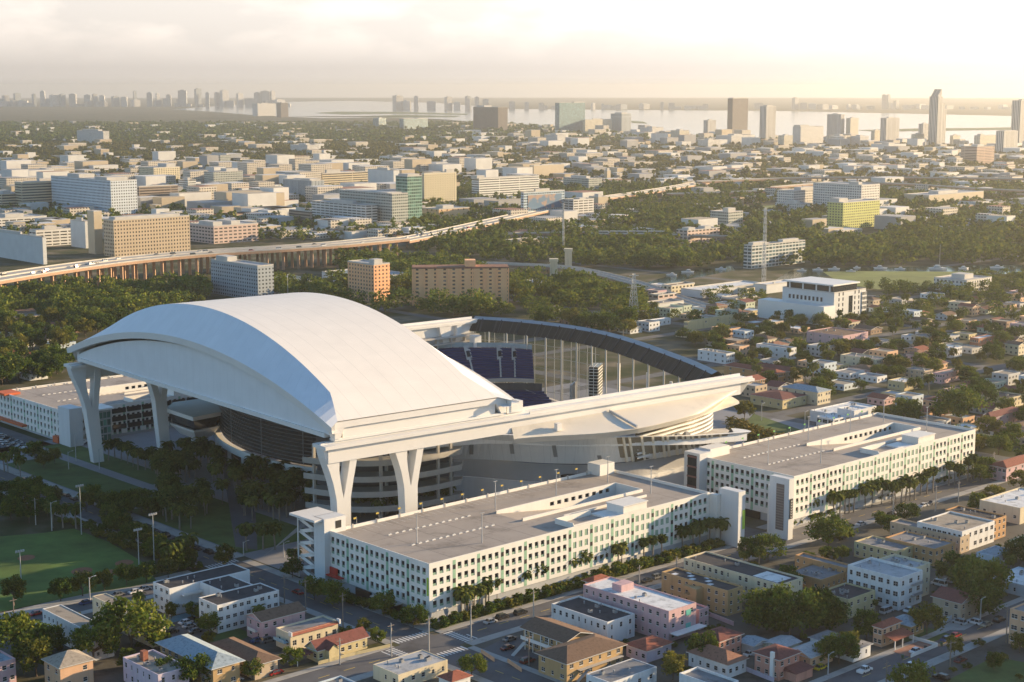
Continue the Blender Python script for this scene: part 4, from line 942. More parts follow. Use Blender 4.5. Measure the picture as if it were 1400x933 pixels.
mb = MB(); mb.poly([(.1, -.85, 5.0), (A - .1, -.85, 5.0), (A - .1, .3, 5.75), (.1, .3, 5.75)]); mb.poly([(.1, .3, 5.75), (A - .1, .3, 5.75), (A - .1, .5, 5.3), (.1, .5, 5.3)]); mb.build('tile_strip', [redtile], r)
part_boxes(r, 'parapet_end', white, [(-.3, -.9, 4.9, .1, .6, 6.2), (A - .1, -.9, 4.9, A + .4, .6, 6.3)]); part_boxes(r, 'balcony', mat('pale_blue_paint', (.3, .45, .52), .6, .1, 1), [(-1.6, 1, 2.6, -.02, B - 1, 2.8), (-1.6, 1, 2.8, -1.5, B - 1, 3.6)])
r, A, B = bld('yellow bungalow with a long red brown gable roof by the crossing', 'house', (434, 890), 419, 502, 3.6, 'yellow', 'dark red', 'gable_a', 1, 7, 2, name='house', rh=2.4, over=.5)
mb = MB(); mb.poly([(2.4, -2.2, 3.4), (4.6, -2.2, 5.2), (4.6, 3, 5.6), (2.4, 1, 3.5)]); mb.poly([(4.6, -2.2, 5.2), (6.8, -2.2, 3.4), (6.8, 1, 3.5), (4.6, 3, 5.6)]); mb.build('porch_roof', [roofmat('dark red', True)], r)
mb = MB(); mb.box(2.8, -1.9, 0, 6.4, 0, 3.3); mb.poly([(2.8, -1.9, 3.3), (6.4, -1.9, 3.3), (4.6, -1.9, 4.9)]); mb.build('porch', [wallmat('yellow')], r)
part_boxes(r, 'carport', roofmat('dark red', True), [(-6.5, 1, 2.8, -.6, 6.5, 3.0)])
for x, y in ((-6.2, 1.3), (-6.2, 6.2)): part_boxes(r, 'post', white, [(x, y, 0, x + .2, y + .2, 2.8)])
r, A, B = bld('low house with a pale grey flat roof beside the zebra crossing', 'house', (544.5, 923), 510, 612, 4.2, 'cream', 'pale grey', fl=1, ns=5, nw=3, name='house', par=.12)
bld('bluish flat roofed building cut by the bottom edge of the photo', 'building', (472, 958), 424, 514, 5, 'pale blue', 'grey', fl=1, ns=0, nw=0, name='flat_building')
bld('small white house with a red roof at the bottom edge', 'house', (618, 932), 600, 643, 4, 'white', 'red', 'hip', 1, 2, 2, name='house', rh=1.6)
# ---- foreground, east of the crossing
a0, b0 = K(775, 906.5, 6); 
r = thing('motel', 'ochre motel with a brown hipped roof folded round a parking court', 'motel', W(a0, b0), ROT)
Lm = solve_len(a0, b0, 6, 851.5, 0); Bw = solve_len(a0, b0, 6, 733, 1); full = K(754, 845, 6)[1] - b0
ow_ = wallmat('ochre'); br = roofmat('brown', True)
block(r, 0, 0, Lm, Bw - 1, 6, ow_, br, 'hip', 2, 6, 3, (1.5, 1.2), rh=2.2, over=1.0)
block(r, Lm - 11, Bw + .3, 11, full - Bw - 1, 6, ow_, br, 'gable_b', 2, 0, 8, (1.5, 1.4), rh=1.9, over=1.0)
FOOT.append((a0 - 8, b0 - 2, a0 + Lm + 1, b0 + full + 1))
part_boxes(r, 'balcony', white, [(Lm - 12.6, Bw + 1, 2.9, Lm - 11.05, full - 1, 3.1), (Lm - 12.6, Bw + 1, 3.1, Lm - 12.5, full - 1, 4.0)])
for k in range(5): part_boxes(r, 'post', white, [(Lm - 12.6, Bw + 2 + k * (full - Bw - 5) / 4, 0, Lm - 12.4, Bw + 2.2 + k * (full - Bw - 5) / 4, 5.9)])
mb = MB(); mb.poly([(Lm - 14, full - 5, 3.0), (Lm - 14, full - 3.6, 3.0), (Lm - 19, full - 3.6, 0), (Lm - 19, full - 5, 0)]); mb.poly([(3, -1.8, 0), (3, -.6, 0), (8, -.6, 3), (8, -1.8, 3)]); mb.build('outside_stairs', [concrete], r)
part_boxes(r, 'balcony', concrete, [(4, -1.4, 2.9, Lm - 1, -.02, 3.05)])
r, A, B = bld('white two storey block with a black tar roof next to the pink one', 'apartment block', (830.5, 851), 754, 868, 7.2, 'white', 'black', fl=2, ns=3, nw=9, wsz=(1.1, 1.5))
r, A, B = bld('long pink three storey block with a white roof', 'apartment block', (914.5, 836), 797.5, 952, 9.8, 'pink', 'white', fl=3, ns=3, nw=12, wsz=(1.2, 1.3), par=.4)
part_boxes(r, 'turquoise_shutter', mat('turquoise', (.10, .42, .36), .6, .1, 1), [(A * .62, -.12, 6.6, A * .8, -.02, 8.4), (A * .62, -.12, 2.4, A * .8, -.02, 4.2)])
part_boxes(r, 'projecting_bay', wallmat('pink'), [(A * .5, -.9, 0, A - .1, -.15, 9.4)]) if False else None
part_boxes(r, 'porch_roof', white, [(.5, -3.2, 2.6, A + 1.5, -.03, 2.85)])
part_boxes(r, 'stair_house', wallmat('pink'), [(A * .3, B - 13, 9.4, A * .75, B - 9, 11.6)])
r, A, B = bld('ochre walk up flats with a littered black and white roof', 'apartment block', (995, 808), 904.7, 1015.5, 8.4, 'ochre', 'black', fl=3, ns=2, nw=9, wsz=(1.2, 1.2))
for i in range(7): part_boxes(r, 'roof_patch', roofmat('white', False), [(1 + (i % 3) * 2.5, B * (.3 + .09 * i), 7.905, 3.4 + (i % 3) * 2.2, B * (.36 + .09 * i), 7.93)])
part_boxes(r, 'stair_tower', wallmat('ochre'), [(-3.4, B * .36, 0, -.02, B * .46, 7.2)]); part_boxes(r, 'balcony', wallmat('ochre'), [(-2.2, B * .46 + .02, 3, -.02, B * .6, 4.1), (-2.2, B * .46 + .02, 5.8, -.02, B * .6, 6.9)])
r, A, B = bld('cream three storey block with a black roof facing the second garage', 'apartment block', (1067.5, 799.5), 935, 1097.7, 9.2, 'cream', 'black', fl=3, ns=4, nw=16, wsz=(1.2, 1.5))
part_boxes(r, 'white_roof_patch', roofmat('white', False), [(2, 3, 8.705, A - 2, 13, 8.73)])
bld('low orange block with a grey flat roof behind the cream one', 'apartment block', (1156.6, 777), 1087, 1168, 5.6, 'orange', 'grey', fl=2, ns=2, nw=8, wsz=(1, 1))
bld('low orange annexe in front of the grey roofed orange block', 'apartment block', (1123, 793), 1078, 1158, 4.2, 'orange', 'grey', fl=1, ns=5, nw=3, wsz=(1, 1))
bld('small yellow block half hidden behind the big dark tree', 'apartment block', (1160, 820), 1120, 1197, 6.4, 'yellow', 'black', fl=2, ns=4, nw=4)
r, A, B = bld('white three storey block with a pale flat roof and fire stairs', 'apartment block', (1230, 790.6), 1159, 1261.6, 10.8, 'white', 'pale grey', fl=3, ns=3, nw=7, wsz=(1.8, 1.6), par=.8)
block(r, A + .02, 3, 9, max(8, B - 6), 10.8, wallmat('cream'), roofmat('pale grey', False), 'flat', 3, 3, 0, (1, 1.5), par=.8)
for f in (3.6, 7.1): part_boxes(r, 'fire_stairs', metal_g, [(A * .5, -1.6, f, A * .85, -.05, f + .12), (A * .5, -1.62, f + .12, A * .85, -1.56, f + 1.0)])
bld('yellow two storey flats beside the sunlit street, western wing', 'apartment block', (1225, 754), 1168, 1250, 5.6, 'yellow', 'grey', fl=2, ns=2, nw=6)
bld('yellow two storey flats with an orange parapet, eastern wing', 'apartment block', (1277.7, 751), 1210, 1306, 6.2, 'orange', 'grey', fl=2, ns=4, nw=7)
bld('narrow tan block between the yellow flats and the grey one', 'apartment block', (1313, 735), 1217, 1326, 6.2, 'tan', 'grey', fl=2, ns=2, nw=12, wsz=(1, 1))
bld('grey white block with large dark windows and a pinkish flat roof', 'apartment block', (1315.5, 727), 1254, 1360, 8, 'white', 'tan', fl=2, ns=6, nw=9, wsz=(1.9, 1.6))
bld('orange block with a patchy black and white roof', 'apartment block', (1358, 711), 1292.6, 1376, 8, 'orange', 'black', fl=3, ns=3, nw=9)
bld('cream warehouse with a white roof at the right edge', 'warehouse', (1395, 695), 1339.5, 1450, 6.5, 'cream', 'white', fl=1, ns=3, nw=4, name='warehouse')
bld('small pale blue shed with three dark doorways', 'shed', (1360, 761), 1335, 1386, 3.8, 'pale blue', 'blue grey', fl=1, ns=3, nw=0, name='shed', wsz=(1.6, 1.9))
bld('low building with a blue white flat roof at the right edge', 'building', (1402, 801), 1354, 1440, 4, 'pale blue', 'white', fl=1, ns=3, nw=5, name='flat_building')
bld('cream blank walled hall at the right edge', 'hall', (1408, 745), 1379.6, 1450, 6, 'cream', 'pale grey', fl=1, ns=2, nw=0, name='hall')
r, A, B = bld('tan gabled house with a brown roof and outside stairs', 'house', (1313.6, 825), 1275.5, 1339.5, 6.2, 'tan', 'dark red', 'gable_b', 2, 3, 3, name='house', rh=2.0, over=.6)
mb = MB(); mb.poly([(-1.4, 3, 0), (-.1, 3, 0), (-.1, 9, 3.2), (-1.4, 9, 3.2)]); mb.build('outside_stairs', [concrete], r)
r, A, B = bld('small peach house with red roofs and a front terrace', 'house', (1206, 859), 1194, 1231, 6, 'peach', 'red', 'hip', 2, 3, 2, name='house', rh=1.4)
mb = MB(); mb.poly([(.4, -4.4, 2.9), (A + 1.2, -4.4, 2.9), (A + 1.2, -.05, 3.9), (.4, -.05, 3.9)]); mb.build('porch_roof', [roofmat('red', True)], r)
for x in (.8, A * .5, A + .8): part_boxes(r, 'post', white, [(x, -4.2, 0, x + .25, -3.95, 2.9)])
part_boxes(r, 'terrace_wall', white, [(-1, -11, 0, A + 3.4, -10.8, 1.1), (A + 3.4, -11, 0, A + 3.6, -1, 1.1)]); part_boxes(r, 'terrace', mat('terracotta_paving', (.33, .17, .12), .9, .15, .5), [(-.8, -10.7, .02, A + 3.3, -4.6, .16)])
bld('ochre bungalow with a pale blue grey hipped roof', 'house', (1245, 856), 1217, 1263.5, 3.6, 'ochre', 'blue grey', 'hip', 1, 3, 3, name='house', rh=1.8)
bld('salmon three storey block at the right edge above the street', 'apartment block', (1420, 842), 1381, 1470, 11, 'peach', 'grey', fl=3, ns=3, nw=3, wsz=(2, 1.4))
r, A, B = bld('salmon house with a red brown hipped roof and a white chimney', 'house', (1065, 902), 1032, 1093, 6.4, 'salmon', 'dark red', 'hip', 2, 3, 3, name='house', rh=1.7)
part_boxes(r, 'chimney', white, [(-.9, 1.4, 0, -.05, 2.5, 8.2)])
mb = MB(); mb.poly([(2, -4.6, 2.7), (A + 1.5, -4.6, 2.7), (A + .8, -.05, 3.6), (2.6, -.05, 3.6)]); mb.poly([(2, -.05, 2.7), (2, -4.6, 2.7), (2.6, -.05, 3.6)]); mb.build('porch_roof', [roofmat('dark red', True)], r)
part_boxes(r, 'porch', wallmat('salmon'), [(2.6, -4.2, 0, A + .8, -.05, 2.6)])
r, A, B = bld('salmon house with a red hipped roof beside the pink block', 'house', (983.6, 877), 955, 1014, 6, 'salmon', 'dark red', 'hip', 2, 4, 2, name='house', rh=1.9)
bld('low shed with a pale grey metal roof below the dark tree', 'shed', (1030, 883), 1012.5, 1050.5, 3.2, 'grey', 'blue grey', 'gable_b', 1, 0, 0, name='shed', rh=1)
bld('long shed with a pale green metal roof behind the salmon house', 'shed', (1069, 886), 1044, 1093, 3.2, 'pale green', 'pale grey', 'gable_a', 1, 0, 0, name='shed', rh=.8)
bld('peach bungalow with a grey corrugated gable roof', 'house', (1108, 899), 1078, 1139, 3.8, 'peach', 'pale grey', 'gable_a', 1, 3, 2, name='house', rh=1.6)
bld('wide bungalow with a dark grey hipped roof behind the dark tree', 'house', (1167, 889), 1108, 1190.5, 3.8, 'white', 'grey', 'hip', 1, 2, 4, name='house', rh=2)
bld('white house with a cracked grey flat roof at the bottom edge', 'house', (835, 934), 801.6, 898, 4.4, 'white', 'grey', fl=1, ns=4, nw=3, name='house', par=.1)
bld('white parapet house with a grey roof at the bottom edge', 'house', (985, 940), 928.6, 1010, 5, 'white', 'grey', fl=1, ns=2, nw=4, name='house', par=.7)
bld('mauve bungalow with a red hipped roof below the white block', 'house', (884, 890), 856.5, 918, 3.8, 'mauve', 'red', 'hip', 1, 3, 3, name='house', rh=1.9)
bld('white bungalow with a broad brown hipped roof at the bottom', 'house', (995, 909), 941.6, 1020.5, 4.2, 'white', 'rust', 'hip', 1, 3, 5, name='house', rh=2.4)
bld('small pale pink house tucked behind the long pink block', 'house', (956, 834), 948, 969, 6.5, 'pink', 'grey', fl=2, ns=2, nw=0, name='house', B=10)
r, A, B = bld('red roofed pavilion on the pavement below the first garage', 'pavilion', (812, 797), 800, 834, 3.4, 'white', 'red', 'hip', 1, 0, 0, name='pavilion', rh=1.5, over=1)
# ---- behind the stadium and to its right
r, A, B = bld('white glazed pavilion building behind the second garage', 'building', (1168, 562), 1155, 1187, 9.5, 'white', 'white', fl=2, ns=1, nw=0, name='civic_building', B=10)
block(r, -14, 2, 13.9, 10, 7, wallmat('white'), roofmat('white', False), 'flat', 2, 3, 3, (3, 2)); block(r, 2, 12, 34, 16, 5.5, wallmat('white'), roofmat('white', False), 'flat', 1, 5, 0, (2, 1.4)); FOOT.append((*K(1150, 585), *[v + 40 for v in K(1150, 585)]))
MID = [((1152.6, 459.5), 1103, 1187, 7, 'pink', 'brown', 'flat', 2, 'pink and cream two storey flats with a brown roof near the white office block'),
       ((1079, 476.6), 1034, 1089, 7, 'white', 'grey', 'flat', 2, 'long white two storey flats on the sunny side of the housing district'),
       ((1199, 492), 1149, 1214, 6, 'cream', 'grey', 'flat', 2, 'long cream two storey flats behind the palms right of the stadium'),
       ((1062, 511), 990, 1074, 6, 'orange', 'red', 'hip', 2, 'orange flats with a long red tile roof right of the stadium rim'),
       ((1086, 509), 1034, 1098, 6, 'tan', 'dark red', 'gable_b', 2, 'tan flats with a brown gable roof behind the red roofed ones'),
       ((1118, 536.7), 1070, 1135.6, 7, 'cream', 'blue grey', 'hip', 2, 'cream flats with a blue grey hipped roof beyond the yellow palms'),
       ((1070, 547), 1026, 1103, 5, 'yellow', 'dark red', 'hip', 1, 'yellow house with a wide dark red roof beyond the yellow palms'),
       ((1338, 463), 1326, 1362, 7, 'brick', 'white', 'flat', 2, 'brown brick building with a white flat roof at the far right'),
       ((1300, 476.7), 1279.6, 1315.6, 6, 'white', 'white', 'flat', 2, 'white stepped building left of the brown brick one'),
       ((1288, 511), 1276, 1314, 6, 'pink', 'grey', 'flat', 2, 'pink flat roofed flats in the middle of the housing district'),
       ((1264, 507.5), 1236.7, 1276, 5.5, 'tan', 'grey', 'flat', 2, 'tan flats with an open gallery left of the pink flats'),
       ((1236.7, 523), 1214, 1255, 5, 'yellow', 'white', 'flat', 1, 'yellow house with a broken white roof in the housing district'),
       ((993, 484), 954, 1005, 6.5, 'white', 'tan', 'flat', 2, 'white two storey flats just above the stadium rim'),
       ((940, 440), 935, 1022, 6.5, 'yellow', 'grey', 'flat', 2, 'long yellow two storey building beyond the stadium rim'),
       ((864, 439), 846, 880, 4.5, 'pale blue', 'white', 'flat', 1, 'low shop with a blue and white front below the pylon'),
       ((888, 439), 881, 917, 4.5, 'white', 'white', 'flat', 1, 'low white shop with a dark blue front below the pylon'),
       ((1090, 530), 1078, 1108, 5, 'salmon', 'brown', 'hip', 1, 'salmon house with a brown hipped roof beside the cream flats'),
       ((1030, 521), 1008, 1046, 5.5, 'orange', 'red', 'gable_a', 2, 'orange gabled house close to the stadium rim'),
       ((1355, 572), 1335, 1400, 6, 'pink', 'dark red', 'hip', 2, 'pink house with a wide red hipped roof beyond the second garage'),
       ((1376, 640), 1352, 1420, 6, 'pink', 'red', 'hip', 2, 'pink flats with a red tile roof at the right edge past the garage'),
       ((1378, 545), 1330, 1400, 5.5, 'cream', 'black', 'flat', 2, 'cream block with a dark flat roof at the right edge'),
       ((740, 452), 712, 772, 5, 'tan', 'grey', 'flat', 1, 'tan low building with a grey roof over the stadium canopy'),
       ((700, 446), 680, 716, 5, 'cream', 'grey', 'flat', 1, 'cream low building above the corner of the stadium canopy')]
for near, xl, xr, h, wc, rc, rk, fl, lab in MID:
    bld(lab, 'house' if fl == 1 else 'apartment block', near, xl, xr, h, wc, rc, rk, fl, 5, 4, (1.4, 1.3), name='house' if fl == 1 else 'apartment_building')

# ------------------------------------------------------------------ larger buildings of the middle distance and the towers
def tower(label, cat, near, yb, xl, xr, wm, h=None, rm=None, name='office_building', pent=None, D=None, extra=None, ang=ROT):
    x, yr = near
    if h is None: gx, gy, _ = G(x, yb); h = hgt(x, yr, gx, gy)
    a, b = K(x, yr, h); A = solve_len(a, b, h, xr, 0) if xr > x + .5 else (D or 20); B = solve_len(a, b, h, xl, 1) if xl < x - .5 else (D or 20)
    r = thing(name, label, cat, W(a, b), ROT); FOOT.append((a - 3, b - 3, a + A + 3, b + B + 3))
    mb = MB(); mb.box(0, 0, 0, A, B, h, 0, bottom=False); 
    for q in ((0, 0, A, .5), (0, B - .5, A, B), (0, .5, .5, B - .5), (A - .5, .5, A, B - .5)): mb.box(q[0], q[1], h, q[2], q[3], h + 1, 1, bottom=False)
    mb.build('wall', [wm, MATS.get('far_parapet') or mat('far_parapet', (.5, .48, .44), .8, .1, .1)], r)
    mb = MB(); mb.poly([(.5, .5, h + .06), (A - .5, .5, h + .06), (A - .5, B - .5, h + .06), (.5, B - .5, h + .06)]); mb.build('roof', [rm or roofmat('pale grey', False)], r)
    for (fx0, fy0, fx1, fy1, ph, *pm) in (pent or [(.3, .3, .65, .7, 4)]):
        mb = MB(); mb.box(A * fx0, B * fy0, h + .06, A * fx1, B * fy1, h + ph, 0); mb.build('penthouse', [pm[0] if pm else MATS['far_parapet']], r)
    if extra: extra(r, A, B, h)
    return r, A, B, h
mw = matwin
Wtan = mw('tan_punched', (.50, .40, .28), (.03, .03, .03), 3.3, 3.6, 1.5, 1.7); Wblue = mw('pale_blue_punched', (.58, .63, .66), (.05, .06, .07), 3.4, 3.7, 1.7, 1.6); Wstripe = mw('tan_striped', (.56, .48, .33), (.05, .05, .05), 60, 3.6, 59, 1.5)
Wwhite = mw('white_striped', (.66, .66, .62), (.06, .07, .07), 40, 3.4, 39, 1.3); Wpark = mw('white_parking', (.62, .61, .57), (.04, .04, .04), 9, 3.2, 7.6, 1.3); Wbrown = mw('brown_louvred', (.30, .24, .19), (.09, .08, .07), 50, 3.6, 49, 1.7)
Wcream = mw('cream_balcony', (.62, .55, .38), (.07, .06, .05), 4.4, 3.1, 2.2, 1.5); Wgreen = mw('green_glass', (.22, .36, .30), (.03, .10, .08), 3, 3.8, 2.5, 2.6, rough=.4); Wgrey = mw('grey_blue_vertical', (.42, .46, .48), (.08, .10, .11), 2.6, 60, 1.1, 58)
Wpink = mw('pink_campus', (.55, .42, .36), (.05, .05, .05), 6, 3.6, 4, 1.5); Wdark = mw('dark_tower', (.20, .17, .15), (.05, .05, .05), 3, 3.4, 2.1, 2.2); Wteal = mw('teal_glass', (.22, .36, .38), (.06, .13, .15), 4, 3.7, 3.4, 2.6, rough=.3)
Wtow = mw('white_tower', (.66, .64, .60), (.10, .11, .12), 3.6, 3.3, 2.0, 1.7); Wtow2 = mw('cream_tower', (.62, .57, .45), (.10, .10, .10), 5, 3.3, 2.6, 1.8); Wvert = mw('ribbed_tower', (.60, .58, .54), (.09, .10, .11), 5, 400, 2.4, 398)
Wpl = mw('plain_pale', (.58, .59, .58), (.2, .2, .2), 400, 400, .1, .1); Wpt = mw('plain_tan', (.50, .42, .30), (.2, .2, .2), 400, 400, .1, .1); Wlime = mw('lime_balcony', (.48, .50, .16), (.09, .09, .05), 4, 3.1, 2.1, 1.5); Wolive = mw('olive_side', (.20, .24, .07), (.1, .1, .05), 9, 3.1, 1.0, 1.2)
Wgt = mw('green_tan', (.40, .42, .38), (.06, .08, .08), 3.2, 3.5, 2.2, 1.6); Wapt = mw('pink_flats', (.80, .43, .23), (.06, .05, .05), 3.6, 2.9, 1.5, 1.4); Wgb = mw('grey_block', (.34, .38, .41), (.05, .06, .07), 3.2, 2.9, 1.5, 1.3)
Worange = mw('orange_cream', (.62, .42, .24), (.12, .06, .04), 9, 6, 2, 2)
T = tower
